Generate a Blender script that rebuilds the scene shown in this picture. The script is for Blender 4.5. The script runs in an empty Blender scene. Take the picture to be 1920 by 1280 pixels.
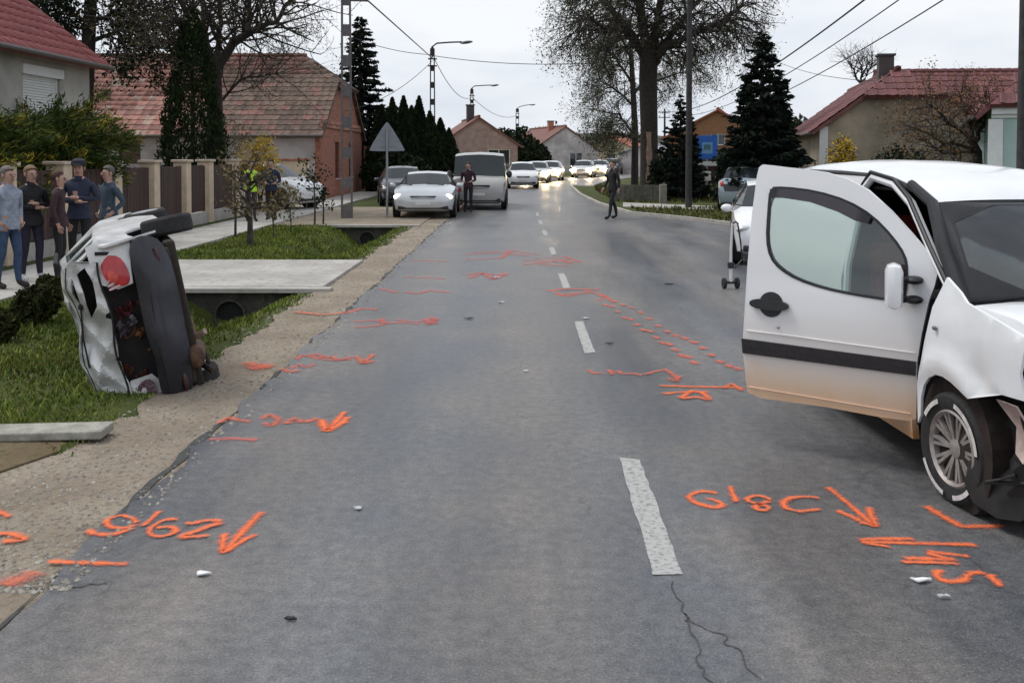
import bpy, bmesh, math, random
import numpy as np
from mathutils import Vector, Matrix, Euler
from mathutils.geometry import delaunay_2d_cdt
random.seed(7); RNG = np.random.default_rng(7)
SC = bpy.context.scene
COL = SC.collection
R = math.radians
H, FPX, V0, U0 = 1.93, 1800.0, 291.0, 974.0       # camera height, focal length and vanishing point in photo pixels

# ------------------------------------------------------------------ camera
cam_d = bpy.data.cameras.new('camera'); cam = bpy.data.objects.new('camera', cam_d); COL.objects.link(cam)
PITCH = R(1.6)
cam.location = (0, 0, H)
cam.rotation_euler = (R(90) - PITCH, 0, math.atan((U0 - 960) / FPX))
cam_d.sensor_width = 36; cam_d.lens = 36 * FPX / 1920
cam_d.shift_y = -(640 - (V0 + FPX * math.tan(PITCH))) / 1920
cam_d.clip_start = 0.05; cam_d.clip_end = 3000
SC.camera = cam

# ------------------------------------------------------------------ sky and sun (overcast late afternoon)
SUN_EL, SUN_AZ = R(58), R(290)
w = bpy.data.worlds.new('World'); SC.world = w; w.use_nodes = True
nt = w.node_tree; nt.nodes.clear()
def N(t, **k):
    n = nt.nodes.new(t)
    for a, b in k.items(): setattr(n, a, b)
    return n
out = N('ShaderNodeOutputWorld'); bg = N('ShaderNodeBackground'); bg.inputs['Strength'].default_value = 0.1
sky = N('ShaderNodeTexSky', sky_type='NISHITA', sun_disc=False)
sky.sun_elevation = SUN_EL; sky.sun_rotation = SUN_AZ; sky.air_density = 1.0; sky.dust_density = 2.0
tc = N('ShaderNodeTexCoord'); mp = N('ShaderNodeMapping'); mp.inputs['Scale'].default_value = (1, 1, 3.2)
nz = N('ShaderNodeTexNoise'); nz.inputs['Scale'].default_value = 1.7; nz.inputs['Detail'].default_value = 5; nz.inputs['Roughness'].default_value = .55
rp = N('ShaderNodeValToRGB')
rp.color_ramp.elements[0].position = .36; rp.color_ramp.elements[0].color = (4.9, 5.45, 6.4, 1)
rp.color_ramp.elements[1].position = .62; rp.color_ramp.elements[1].color = (7.7, 7.9, 8.2, 1)
mx = N('ShaderNodeMixRGB'); mx.inputs['Fac'].default_value = .93
nt.links.new(tc.outputs['Generated'], mp.inputs['Vector']); nt.links.new(mp.outputs[0], nz.inputs['Vector'])
nt.links.new(nz.outputs['Fac'], rp.inputs['Fac']); nt.links.new(sky.outputs[0], mx.inputs[1]); nt.links.new(rp.outputs[0], mx.inputs[2])
nt.links.new(mx.outputs[0], bg.inputs['Color']); nt.links.new(bg.outputs[0], out.inputs['Surface'])
sd = bpy.data.lights.new('sun', 'SUN'); sd.energy = 1.5; sd.angle = R(22); sd.color = (1, .97, .92)
so = bpy.data.objects.new('sun', sd); COL.objects.link(so)
so.rotation_euler = Euler((math.pi / 2 - SUN_EL, 0, math.pi - SUN_AZ + R(0)))
_sv = Vector((math.sin(SUN_AZ) * math.cos(SUN_EL), math.cos(SUN_AZ) * math.cos(SUN_EL), math.sin(SUN_EL)))
so.rotation_euler = _sv.to_track_quat('Z', 'Y').to_euler()
vs = SC.view_settings; vs.view_transform = 'Standard'; vs.look = 'None'; vs.exposure = 0.34; vs.gamma = 1.0; vs.use_curve_mapping = False
SC.display_settings.display_device = 'sRGB'
SC.cycles.max_bounces = 8; SC.cycles.transparent_max_bounces = 16; SC.cycles.use_denoising = True
SC.cycles.caustics_reflective = False; SC.cycles.caustics_refractive = False

# ------------------------------------------------------------------ photo pixel -> place in the world (used for measuring)
CM = cam.rotation_euler.to_matrix()
CY = V0 + FPX * math.tan(PITCH)
def ray(u, v): return (CM @ Vector(((u - 960) / FPX, -(v - CY) / FPX, -1))).normalized()
def G(u, v, z=0.0):
    r = ray(u, v); return Vector((0, 0, H)) + r * ((z - H) / r.z)
def P(u, v, d):
    r = ray(u, v); return Vector((0, 0, H)) + r * (d / r.y)
def hitplane(u, v, p0, n):
    r = ray(u, v); o = Vector((0, 0, H)); return o + r * ((p0 - o).dot(n) / r.dot(n))

# ------------------------------------------------------------------ materials
MATS = {}
def M(name, col, rough=.6, var=.12, scale=6, bump=0, bscale=60, metal=0, coat=0, spec=.5, rnd=0, island=0, col2=None, detail=5, emit=0, stretch=None, thr=(.35, .65)):
    if name in MATS: return MATS[name]
    m = bpy.data.materials.new(name); m.use_nodes = True; MATS[name] = m
    t = m.node_tree; b = t.nodes['Principled BSDF']
    b.inputs['Roughness'].default_value = rough; b.inputs['Metallic'].default_value = metal
    b.inputs['Coat Weight'].default_value = coat; b.inputs['Coat Roughness'].default_value = .08
    b.inputs['Specular IOR Level'].default_value = spec
    geo = t.nodes.new('ShaderNodeNewGeometry')
    vec = geo.outputs['Position']
    if stretch:
        mp_ = t.nodes.new('ShaderNodeMapping'); mp_.inputs['Scale'].default_value = stretch
        t.links.new(vec, mp_.inputs['Vector']); vec = mp_.outputs[0]
    n = t.nodes.new('ShaderNodeTexNoise'); n.inputs['Scale'].default_value = scale; n.inputs['Detail'].default_value = detail; n.inputs['Roughness'].default_value = .62
    t.links.new(vec, n.inputs['Vector'])
    r = t.nodes.new('ShaderNodeValToRGB'); r.color_ramp.elements[0].position = thr[0]; r.color_ramp.elements[1].position = thr[1]
    c2 = col2 if col2 else tuple(min(1, c * (1 + var)) for c in col)
    c1 = col if col2 else tuple(c * (1 - var) for c in col)
    r.color_ramp.elements[0].color = (*c1, 1); r.color_ramp.elements[1].color = (*c2, 1)
    t.links.new(n.outputs['Fac'], r.inputs['Fac']); last = r.outputs[0]
    if rnd or island:
        hsv = t.nodes.new('ShaderNodeHueSaturation'); mr = t.nodes.new('ShaderNodeMapRange')
        amt = rnd or island
        mr.inputs['To Min'].default_value = 1 - amt; mr.inputs['To Max'].default_value = 1 + amt
        if rnd:
            oi = t.nodes.new('ShaderNodeObjectInfo'); t.links.new(oi.outputs['Random'], mr.inputs['Value'])
        else: t.links.new(geo.outputs['Random Per Island'], mr.inputs['Value'])
        t.links.new(mr.outputs[0], hsv.inputs['Value']); t.links.new(last, hsv.inputs['Color']); last = hsv.outputs[0]
    t.links.new(last, b.inputs['Base Color'])
    if emit:
        t.links.new(last, b.inputs['Emission Color']); b.inputs['Emission Strength'].default_value = emit
    if bump:
        n2 = t.nodes.new('ShaderNodeTexNoise'); n2.inputs['Scale'].default_value = bscale; n2.inputs['Detail'].default_value = 3
        t.links.new(geo.outputs['Position'], n2.inputs['Vector'])
        bp = t.nodes.new('ShaderNodeBump'); bp.inputs['Strength'].default_value = bump; bp.inputs['Distance'].default_value = .02
        t.links.new(n2.outputs['Fac'], bp.inputs['Height']); t.links.new(bp.outputs[0], b.inputs['Normal'])
    return m
def glass(name, tint=(.8, .88, .86), refl=1.0):
    if name in MATS: return MATS[name]
    m = bpy.data.materials.new(name); m.use_nodes = True; MATS[name] = m
    t = m.node_tree; t.nodes.clear()
    o = t.nodes.new('ShaderNodeOutputMaterial'); a = t.nodes.new('ShaderNodeBsdfTransparent'); g = t.nodes.new('ShaderNodeBsdfGlossy')
    a.inputs['Color'].default_value = (*tint, 1); g.inputs['Roughness'].default_value = .03
    f = t.nodes.new('ShaderNodeFresnel'); f.inputs['IOR'].default_value = 1.5
    mu = t.nodes.new('ShaderNodeMath'); mu.operation = 'MULTIPLY_ADD'; mu.inputs[1].default_value = 1.6 * refl; mu.inputs[2].default_value = .03 * refl
    x = t.nodes.new('ShaderNodeMixShader'); t.links.new(f.outputs[0], mu.inputs[0]); t.links.new(mu.outputs[0], x.inputs['Fac'])
    t.links.new(a.outputs[0], x.inputs[1]); t.links.new(g.outputs[0], x.inputs[2]); t.links.new(x.outputs[0], o.inputs['Surface'])
    return m
white_paint = M('white_paint', (.82, .83, .84), .28, .05, 3, coat=.5)
black_plastic = M('black_plastic', (.018, .018, .02), .5, .25, 20)
rubber = M('rubber', (.02, .02, .021), .8, .3, 30)
dark_glass = M('dark_glass', (.02, .028, .03), .06, .2, 1, spec=.8)
chrome = M('bright_metal', (.55, .55, .56), .25, .1, 5, metal=1)
clear_glass = glass('clear_glass')

# ------------------------------------------------------------------ object helpers
def link(name, me, parent=None, m=None, smooth=False):
    o = bpy.data.objects.new(name, me); COL.objects.link(o)
    if parent: o.parent = parent
    if m is not None:
        for q in (m if isinstance(m, (list, tuple)) else [m]): me.materials.append(q)
    if smooth:
        me.polygons.foreach_set('use_smooth', [True] * len(me.polygons))
        try: me.set_sharp_from_angle(angle=R(38))
        except Exception: pass
    return o
def tag(o, label=None, cat=None, group=None, kind=None):
    if label: o['label'] = label
    if cat: o['category'] = cat
    if group: o['group'] = group
    if kind: o['kind'] = kind
    return o
def thing(name, label, cat, loc=(0, 0, 0), rz=0, group=None):
    o = bpy.data.objects.new(name, None); COL.objects.link(o)
    o.location = loc; o.rotation_euler = (0, 0, rz); o.empty_display_size = .2
    return tag(o, label, cat, group)
def copy_tree(o, parent=None):
    c = o.copy(); COL.objects.link(c); c.parent = parent
    for ch in [x for x in KIDS(o)]: copy_tree(ch, c)
    return c
def KIDS(o): return list(o.children)
def npmesh(name, V, F):
    V = np.asarray(V, dtype=np.float32).reshape(-1, 3); F = np.asarray(F, dtype=np.int32)
    me = bpy.data.meshes.new(name); k = F.shape[1]
    me.vertices.add(len(V)); me.vertices.foreach_set('co', V.ravel())
    me.loops.add(F.size); me.loops.foreach_set('vertex_index', F.ravel())
    me.polygons.add(len(F)); me.polygons.foreach_set('loop_start', np.arange(0, F.size, k, dtype=np.int32))
    me.update(calc_edges=True); return me
class MB:
    """collects shapes, then links them as ONE mesh object"""
    def __init__(s): s.v = []; s.f = []
    def add(s, vs, fs):
        n = len(s.v); s.v += [tuple(x) for x in vs]; s.f += [tuple(i + n for i in f) for f in fs]; return s
    def box(s, c, size, rot=None, bev=0.0):
        x, y, z = [q / 2 for q in size]; c = Vector(c)
        Rm = Euler(rot).to_matrix() if rot is not None else Matrix.Identity(3)
        if bev <= 0:
            vs = [Vector((sx * x, sy * y, sz * z)) for sx in (-1, 1) for sy in (-1, 1) for sz in (-1, 1)]
            fs = [(0, 1, 3, 2), (4, 6, 7, 5), (0, 4, 5, 1), (2, 3, 7, 6), (0, 2, 6, 4), (1, 5, 7, 3)]
        else:
            bm = bmesh.new(); bmesh.ops.create_cube(bm, size=1)
            for q in bm.verts: q.co = Vector((q.co.x * 2 * x, q.co.y * 2 * y, q.co.z * 2 * z))
            bmesh.ops.bevel(bm, geom=bm.edges[:], offset=min(bev, .49 * min(size)), segments=2, affect='EDGES', profile=.5)
            bm.verts.index_update(); vs = [q.co.copy() for q in bm.verts]; fs = [tuple(q.index for q in f.verts) for f in bm.faces]; bm.free()
        return s.add([c + Rm @ q for q in vs], fs)
    def tube(s, pts, rad, n=8, caps=True):
        pts = [Vector(p) for p in pts]; k = len(pts)
        if not hasattr(rad, '__len__'): rad = [rad] * k
        vs = []; ref = None
        for i, p in enumerate(pts):
            d = (pts[min(i + 1, k - 1)] - pts[max(i - 1, 0)])
            d = d.normalized() if d.length > 1e-9 else Vector((0, 0, 1))
            if ref is None: ref = Vector((1, 0, 0)) if abs(d.x) < .8 else Vector((0, 1, 0))
            a = (ref - d * ref.dot(d)).normalized(); ref = a; b = d.cross(a)
            vs += [p + (a * math.cos(2 * math.pi * j / n) + b * math.sin(2 * math.pi * j / n)) * rad[i] for j in range(n)]
        fs = [(i * n + j, i * n + (j + 1) % n, (i + 1) * n + (j + 1) % n, (i + 1) * n + j) for i in range(k - 1) for j in range(n)]
        if caps: fs += [tuple(reversed(range(n))), tuple(range((k - 1) * n, k * n))]
        return s.add(vs, fs)
    def lathe(s, prof, n=24, M4=None, closed=False):
        """prof: (radius, height) pairs round local z"""
        vs = []; k = len(prof); M4 = M4 or Matrix.Identity(4)
        for r, z in prof: vs += [M4 @ Vector((r * math.cos(2 * math.pi * j / n), r * math.sin(2 * math.pi * j / n), z)) for j in range(n)]
        fs = [(i * n + j, i * n + (j + 1) % n, (i + 1) * n + (j + 1) % n, (i + 1) * n + j) for i in range(k - 1) for j in range(n)]
        if closed: fs += [((k - 1) * n + j, (k - 1) * n + (j + 1) % n, (j + 1) % n, j) for j in range(n)]
        else: fs += [tuple(reversed(range(n))), tuple(range((k - 1) * n, k * n))]
        return s.add(vs, fs)
    def ell(s, c, r, n=12, m=8, rot=None):
        c = Vector(c); Rm = Euler(rot).to_matrix() if rot is not None else Matrix.Identity(3)
        vs = [c + Rm @ Vector((0, 0, -r[2]))]
        for i in range(1, m):
            t = -math.pi / 2 + math.pi * i / m
            vs += [c + Rm @ Vector((r[0] * math.cos(t) * math.cos(2 * math.pi * j / n), r[1] * math.cos(t) * math.sin(2 * math.pi * j / n), r[2] * math.sin(t))) for j in range(n)]
        vs.append(c + Rm @ Vector((0, 0, r[2]))); L = len(vs) - 1
        fs = [(0, 1 + (j + 1) % n, 1 + j) for j in range(n)]
        for i in range(m - 2):
            a = 1 + i * n; fs += [(a + j, a + (j + 1) % n, a + n + (j + 1) % n, a + n + j) for j in range(n)]
        a = 1 + (m - 2) * n; fs += [(a + j, a + (j + 1) % n, L) for j in range(n)]
        return s.add(vs, fs)
    def prism(s, poly, depth_vec):
        """poly: 3-D outline; extruded along depth_vec"""
        k = len(poly); poly = [Vector(p) for p in poly]; d = Vector(depth_vec)
        return s.add(poly + [p + d for p in poly], [tuple(range(k - 1, -1, -1)), tuple(range(k, 2 * k))] + [(i, (i + 1) % k, k + (i + 1) % k, k + i) for i in range(k)])
    def build(s, name, m=None, parent=None, smooth=False):
        me = bpy.data.meshes.new(name); me.from_pydata(s.v, [], s.f); me.update()
        bm = bmesh.new(); bm.from_mesh(me); bmesh.ops.recalc_face_normals(bm, faces=bm.faces); bm.to_mesh(me); bm.free()
        return link(name, me, parent, m, smooth)
def inpoly(x, y, poly):
    c = False; j = len(poly) - 1
    for i in range(len(poly)):
        xi, yi = poly[i]; xj, yj = poly[j]
        if (yi > y) != (yj > y) and x < (xj - xi) * (y - yi) / (yj - yi) + xi: c = not c
        j = i
    return c
def smooth_loop(pts, n=2):
    """Chaikin corner cutting for closed outlines"""
    for _ in range(n):
        q = []
        for i in range(len(pts)):
            a, b = pts[i], pts[(i + 1) % len(pts)]
            q += [(a[0] * .75 + b[0] * .25, a[1] * .75 + b[1] * .25), (a[0] * .25 + b[0] * .75, a[1] * .25 + b[1] * .75)]
        pts = q
    return pts
def panel(mb, outline, holes, fn, grid=.08, thick=.02):
    """a plate with holes; fn(x, y, t) places it in space, t = distance behind the face"""
    loops = [outline] + list(holes); vs = []; es = []
    for L in loops:
        n = len(vs); vs += [Vector(p) for p in L]; es += [(n + i, n + (i + 1) % len(L)) for i in range(len(L))]
    xs = [p[0] for p in outline]; ys = [p[1] for p in outline]
    if grid:
        x = min(xs) + grid / 2
        while x < max(xs):
            y = min(ys) + grid / 2
            while y < max(ys):
                if inpoly(x, y, outline) and not any(inpoly(x, y, h) for h in holes): vs.append(Vector((x + .001 * math.sin(y * 99), y)))
                y += grid
            x += grid
    ov, oe, of, *_ = delaunay_2d_cdt(vs, es, [], 0, 1e-5)
    tri = []
    for f in of:
        cx = sum(ov[i].x for i in f) / len(f); cy = sum(ov[i].y for i in f) / len(f)
        if inpoly(cx, cy, outline) and not any(inpoly(cx, cy, h) for h in holes): tri.append(tuple(f))
    cnt = {}
    for f in tri:
        for i in range(len(f)):
            e = (f[i], f[(i + 1) % len(f)]); cnt[e] = cnt.get(e, 0) + 1
    n = len(ov)
    V = [fn(p.x, p.y, 0) for p in ov] + [fn(p.x, p.y, thick) for p in ov]
    F = list(tri) + [tuple(n + i for i in reversed(f)) for f in tri]
    F += [(a, a + n, b + n, b) for (a, b) in cnt if (b, a) not in cnt]
    used = sorted({i for f in F for i in f}); mp_ = {q: i for i, q in enumerate(used)}
    return mb.add([V[q] for q in used], [tuple(mp_[i] for i in f) for f in F])
def blobs(V, jit, sc, seed=0):
    """slight irregularity by trigonometric noise"""
    return [Vector(v) + jit * Vector((math.sin(v[1] * sc + v[2] * sc * .7 + seed), math.sin(v[0] * sc * 1.1 + v[2] * sc + seed * 2), math.sin(v[0] * sc + v[1] * sc * 1.3 + seed * 3))) for v in V]
# ================================================================== the setting: ground, road, paths
def bend(y):
    """the road swings to the right beyond the near straight"""
    return .0042 * max(0, y - 45) ** 2 if y < 140 else .0042 * 95 ** 2 + .8 * (y - 140)
asphalt = bpy.data.materials.new('asphalt'); asphalt.use_nodes = True
def _asph(t):
    b = t.nodes['Principled BSDF']; L = t.links.new
    def nd(k, **a):
        n = t.nodes.new(k)
        for x, y in a.items():
            if x in n.inputs: n.inputs[x].default_value = y
        return n
    geo = nd('ShaderNodeNewGeometry'); pos = geo.outputs['Position']
    mp_ = nd('ShaderNodeMapping'); mp_.inputs['Scale'].default_value = (1.0, .16, 1); L(pos, mp_.inputs['Vector'])
    big = nd('ShaderNodeTexNoise', Scale=1.1, Detail=4, Roughness=.55); L(mp_.outputs[0], big.inputs['Vector'])
    patch = nd('ShaderNodeTexNoise', Scale=.9, Detail=6, Roughness=.6); L(pos, patch.inputs['Vector'])
    fine = nd('ShaderNodeTexNoise', Scale=85, Detail=4, Roughness=.75); L(pos, fine.inputs['Vector'])
    mid = nd('ShaderNodeTexNoise', Scale=14, Detail=5, Roughness=.7); L(pos, mid.inputs['Vector'])
    vor = nd('ShaderNodeTexVoronoi', Scale=62); L(pos, vor.inputs['Vector'])
    r1 = nd('ShaderNodeValToRGB'); e = r1.color_ramp.elements
    e[0].position = .34; e[0].color = (.080, .084, .092, 1); e[1].position = .66; e[1].color = (.184, .177, .172, 1)
    L(big.outputs['Fac'], r1.inputs['Fac'])
    r2 = nd('ShaderNodeValToRGB'); e = r2.color_ramp.elements
    e[0].position = .36; e[0].color = (.86, .90, .95, 1); e[1].position = .66; e[1].color = (1.14, 1.11, 1.06, 1); L(patch.outputs['Fac'], r2.inputs['Fac'])
    m1 = nd('ShaderNodeMixRGB'); m1.blend_type = 'MULTIPLY'; m1.inputs['Fac'].default_value = 1; L(r1.outputs[0], m1.inputs[1]); L(r2.outputs[0], m1.inputs[2])
    # wheel tracks: long bands worn smoother and bluer, browner between them
    sx = nd('ShaderNodeSeparateXYZ'); L(pos, sx.inputs[0])
    wb = nd('ShaderNodeMath'); wb.operation = 'MULTIPLY_ADD'; wb.inputs[1].default_value = .9; L(patch.outputs['Fac'], wb.inputs[0]); L(sx.outputs['X'], wb.inputs[2])
    ws = nd('ShaderNodeMath'); ws.operation = 'MULTIPLY'; ws.inputs[1].default_value = 4.25; L(wb.outputs[0], ws.inputs[0])
    sn = nd('ShaderNodeMath'); sn.operation = 'SINE'; L(ws.outputs[0], sn.inputs[0])
    mr_ = nd('ShaderNodeMapRange'); mr_.inputs['From Min'].default_value = -1; mr_.inputs['From Max'].default_value = 1; L(sn.outputs[0], mr_.inputs['Value'])
    trk = nd('ShaderNodeMixRGB'); trk.inputs[1].default_value = (.94, .98, 1.02, 1); trk.inputs[2].default_value = (1.10, 1.05, 1.0, 1); L(mr_.outputs[0], trk.inputs['Fac'])
    m1b = nd('ShaderNodeMixRGB'); m1b.blend_type = 'MULTIPLY'; m1b.inputs['Fac'].default_value = 1; L(m1.outputs[0], m1b.inputs[1]); L(trk.outputs[0], m1b.inputs[2])
    m1 = m1b
    r3 = nd('ShaderNodeValToRGB'); e = r3.color_ramp.elements
    e[0].position = .36; e[0].color = (.38, .38, .38, 1); e[1].position = .66; e[1].color = (1.65, 1.62, 1.6, 1); L(fine.outputs['Fac'], r3.inputs['Fac'])
    m2 = nd('ShaderNodeMixRGB'); m2.blend_type = 'MULTIPLY'; m2.inputs['Fac'].default_value = .62; L(m1.outputs[0], m2.inputs[1]); L(r3.outputs[0], m2.inputs[2])
    r4 = nd('ShaderNodeValToRGB'); e = r4.color_ramp.elements
    e[0].position = .33; e[0].color = (.62, .63, .66, 1); e[1].position = .7; e[1].color = (1.22, 1.2, 1.18, 1); L(mid.outputs['Fac'], r4.inputs['Fac'])
    m3 = nd('ShaderNodeMixRGB'); m3.blend_type = 'MULTIPLY'; m3.inputs['Fac'].default_value = .95; L(m2.outputs[0], m3.inputs[1]); L(r4.outputs[0], m3.inputs[2])
    # bright stone chips worn out of the surface
    r5 = nd('ShaderNodeValToRGB'); e = r5.color_ramp.elements; e[0].position = .0; e[0].color = (1, 1, 1, 1); e[1].position = .22; e[1].color = (0, 0, 0, 1)
    L(vor.outputs['Distance'], r5.inputs['Fac'])
    chip = nd('ShaderNodeMixRGB'); chip.inputs[2].default_value = (.34, .33, .32, 1); L(m3.outputs[0], chip.inputs[1])
    mm = nd('ShaderNodeMath'); mm.operation = 'MULTIPLY'; mm.inputs[1].default_value = .8; L(r5.outputs[0], mm.inputs[0]); L(mm.outputs[0], chip.inputs['Fac'])
    # crack network, only in places
    dist = nd('ShaderNodeMixRGB'); dist.inputs['Fac'].default_value = .35; L(pos, dist.inputs[1])
    wob = nd('ShaderNodeTexNoise', Scale=2.5, Detail=4); L(pos, wob.inputs['Vector']); L(wob.outputs['Color'], dist.inputs[2])
    vc = nd('ShaderNodeTexVoronoi', Scale=1.3); vc.feature = 'DISTANCE_TO_EDGE'; L(dist.outputs[0], vc.inputs['Vector'])
    rc = nd('ShaderNodeValToRGB'); e = rc.color_ramp.elements; e[0].position = .0; e[0].color = (1, 1, 1, 1); e[1].position = .009; e[1].color = (0, 0, 0, 1); L(vc.outputs['Distance'], rc.inputs['Fac'])
    msk = nd('ShaderNodeTexNoise', Scale=.55, Detail=2); L(pos, msk.inputs['Vector'])
    rm = nd('ShaderNodeValToRGB'); e = rm.color_ramp.elements; e[0].position = .48; e[0].color = (0, 0, 0, 1); e[1].position = .60; e[1].color = (.7, .55, .55, 1); L(msk.outputs['Fac'], rm.inputs['Fac'])
    mk = nd('ShaderNodeMath'); mk.operation = 'MULTIPLY'; L(rc.outputs[0], mk.inputs[0]); L(rm.outputs[0], mk.inputs[1])
    crk = nd('ShaderNodeMixRGB'); crk.inputs[2].default_value = (.04, .04, .042, 1); L(chip.outputs[0], crk.inputs[1]); L(mk.outputs[0], crk.inputs['Fac'])
    L(crk.outputs[0], b.inputs['Base Color'])
    rr = nd('ShaderNodeMapRange'); rr.inputs['From Min'].default_value = .35; rr.inputs['From Max'].default_value = .65; rr.inputs['To Min'].default_value = .34; rr.inputs['To Max'].default_value = .52
    L(big.outputs['Fac'], rr.inputs['Value']); L(rr.outputs[0], b.inputs['Roughness'])
    bp = nd('ShaderNodeBump'); bp.inputs['Strength'].default_value = .22; bp.inputs['Distance'].default_value = .01
    L(fine.outputs['Fac'], bp.inputs['Height']); L(bp.outputs[0], b.inputs['Normal'])
_asph(asphalt.node_tree)

def ground_mat(name, base, second, third, s1=.6, s2=6, rough=.95, bump=.5):
    m = bpy.data.materials.new(name); m.use_nodes = True; t = m.node_tree; b = t.nodes['Principled BSDF']; L = t.links.new
    b.inputs['Roughness'].default_value = rough; b.inputs['Specular IOR Level'].default_value = .2
    g = t.nodes.new('ShaderNodeNewGeometry')
    a = t.nodes.new('ShaderNodeTexNoise'); a.inputs['Scale'].default_value = s1; a.inputs['Detail'].default_value = 6; L(g.outputs['Position'], a.inputs['Vector'])
    c = t.nodes.new('ShaderNodeTexNoise'); c.inputs['Scale'].default_value = s2; c.inputs['Detail'].default_value = 6; c.inputs['Roughness'].default_value = .7; L(g.outputs['Position'], c.inputs['Vector'])
    r = t.nodes.new('ShaderNodeValToRGB'); r.color_ramp.elements[0].position = .4; r.color_ramp.elements[1].position = .62
    r.color_ramp.elements[0].color = (*base, 1); r.color_ramp.elements[1].color = (*second, 1); L(a.outputs['Fac'], r.inputs['Fac'])
    r2 = t.nodes.new('ShaderNodeValToRGB'); r2.color_ramp.elements[0].position = .5; r2.color_ramp.elements[0].color = (0, 0, 0, 1); r2.color_ramp.elements[1].position = .68; r2.color_ramp.elements[1].color = (1, 1, 1, 1)
    L(c.outputs['Fac'], r2.inputs['Fac'])
    x = t.nodes.new('ShaderNodeMixRGB'); x.inputs[2].default_value = (*third, 1); L(r.outputs[0], x.inputs[1]); L(r2.outputs[0], x.inputs['Fac']); L(x.outputs[0], b.inputs['Base Color'])
    bp = t.nodes.new('ShaderNodeBump'); bp.inputs['Strength'].default_value = bump; bp.inputs['Distance'].default_value = .04
    L(c.outputs['Fac'], bp.inputs['Height']); L(bp.outputs[0], b.inputs['Normal'])
    return m
grass_soil = ground_mat('grass_soil', (.045, .062, .016), (.065, .085, .022), (.085, .068, .036), .8, 9)
gravel_mat = ground_mat('gravel_shoulder', (.29, .240, .185), (.37, .315, .25), (.19, .145, .10), 1.4, 26, .95, .8)
concrete = ground_mat('pale_concrete', (.38, .36, .33), (.48, .46, .43), (.29, .27, .235), 1.1, 7, .9, .35)
dirt_mat = ground_mat('brown_dirt', (.15, .11, .065), (.20, .16, .10), (.09, .085, .035), 1.5, 14, .95, .8)
dark_concrete = ground_mat('damp_concrete', (.06, .055, .05), (.10, .09, .08), (.04, .038, .034), 1.5, 9, .9, .5)

ROAD_L, ROAD_R, CENTRE = -2.14, 3.66, .68
def swale(x, y):
    """how far the verge ditch lowers the ground"""
    p = math.exp(-((x + 4.15) / .62) ** 2)
    k = 0
    if 9.8 < y < 13.82: k = .62 * min(1, (y - 9.8) / 2.6)
    if 17.45 < y < 26.2: k = .62 * (min(1, max(0, (y - 17.6) / 5.0)))
    return p * k
def terr(x, y):
    z = 0.0
    c = bend(y)
    xr = x - c
    if ROAD_L - .7 < xr < 9 and y < 60 or ROAD_L - .6 < xr < ROAD_R + .5: z = -.06
    if y < 6.3 and x > -10: z = min(z, -.06 + .06 * max(0, min(1, (y - 5.5) / .8)))
    return z - swale(x, y)
xs = np.unique(np.concatenate([np.arange(-30, -7, 1.2), np.arange(-7, -2, .16), np.arange(-2, 14, .8), np.arange(14, 40, 2), np.array([-900, -400, -200, -120, -80, -55, -40, 55, 80, 120, 200, 400, 900.])]))
ys = np.unique(np.concatenate([np.arange(-6, 5, .8), np.arange(5, 28, .17), np.arange(28, 70, 1.1), np.arange(70, 160, 6), np.array([-200, -60, -20, 190, 240, 320, 500, 900, 1600.])]))
X, Y = np.meshgrid(xs, ys); Z = np.array([[terr(x, y) for x in xs] for y in ys])
nx, ny = len(xs), len(ys); idx = np.arange(nx * ny).reshape(ny, nx)
F = np.stack([idx[:-1, :-1], idx[:-1, 1:], idx[1:, 1:], idx[1:, :-1]], -1).reshape(-1, 4)
tag(link('ground', npmesh('ground', np.stack([X, Y, Z], -1), F), None, grass_soil, True), kind='structure')

def ribbon(name, left, right, ys_, z, m, kind='structure', jl=0, jr=0, seed=1):
    rg = random.Random(seed); V = []; jit = [0, 0]
    for y in ys_:
        jit = [.6 * jit[0] + rg.uniform(-1, 1) * jl, .6 * jit[1] + rg.uniform(-1, 1) * jr]
        V += [(left(y) + jit[0], y, z), (right(y) + jit[1], y, z)]
    F = [(2 * i, 2 * i + 1, 2 * i + 3, 2 * i + 2) for i in range(len(ys_) - 1)]
    o = link(name, npmesh(name, V, F), None, m)
    if kind: tag(o, kind=kind)
    return o
yr = list(np.arange(-8, 30, .13)) + list(np.arange(30, 70, 1)) + list(np.arange(70, 420, 5))
def right_edge(y):
    if y < 27: return 13.0
    if y < 33: return 5.6 - (y - 27) * .33
    return ROAD_R + bend(y)
ribbon('road', lambda y: ROAD_L + bend(y), lambda y: right_edge(y), yr, 0.0, asphalt, jl=.04)
ribbon('road_shoulder', lambda y: -2.92 + bend(y) - .05 * math.sin(y * 1.7) - (.35 if y < 7 else 0), lambda y: ROAD_L + .12 + bend(y), [y for y in yr if y < 120], -.012, gravel_mat, jl=.05)
# ragged, broken tarmac along the left edge
edge_m = M('dark_tar', (.045, .045, .045), .8, .3, 20)
ribbon('tar_edge', lambda y: ROAD_L - .03, lambda y: ROAD_L + .008, [y for y in yr if y < 40], -.005, edge_m, jl=.03, jr=.012, seed=5)
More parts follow.
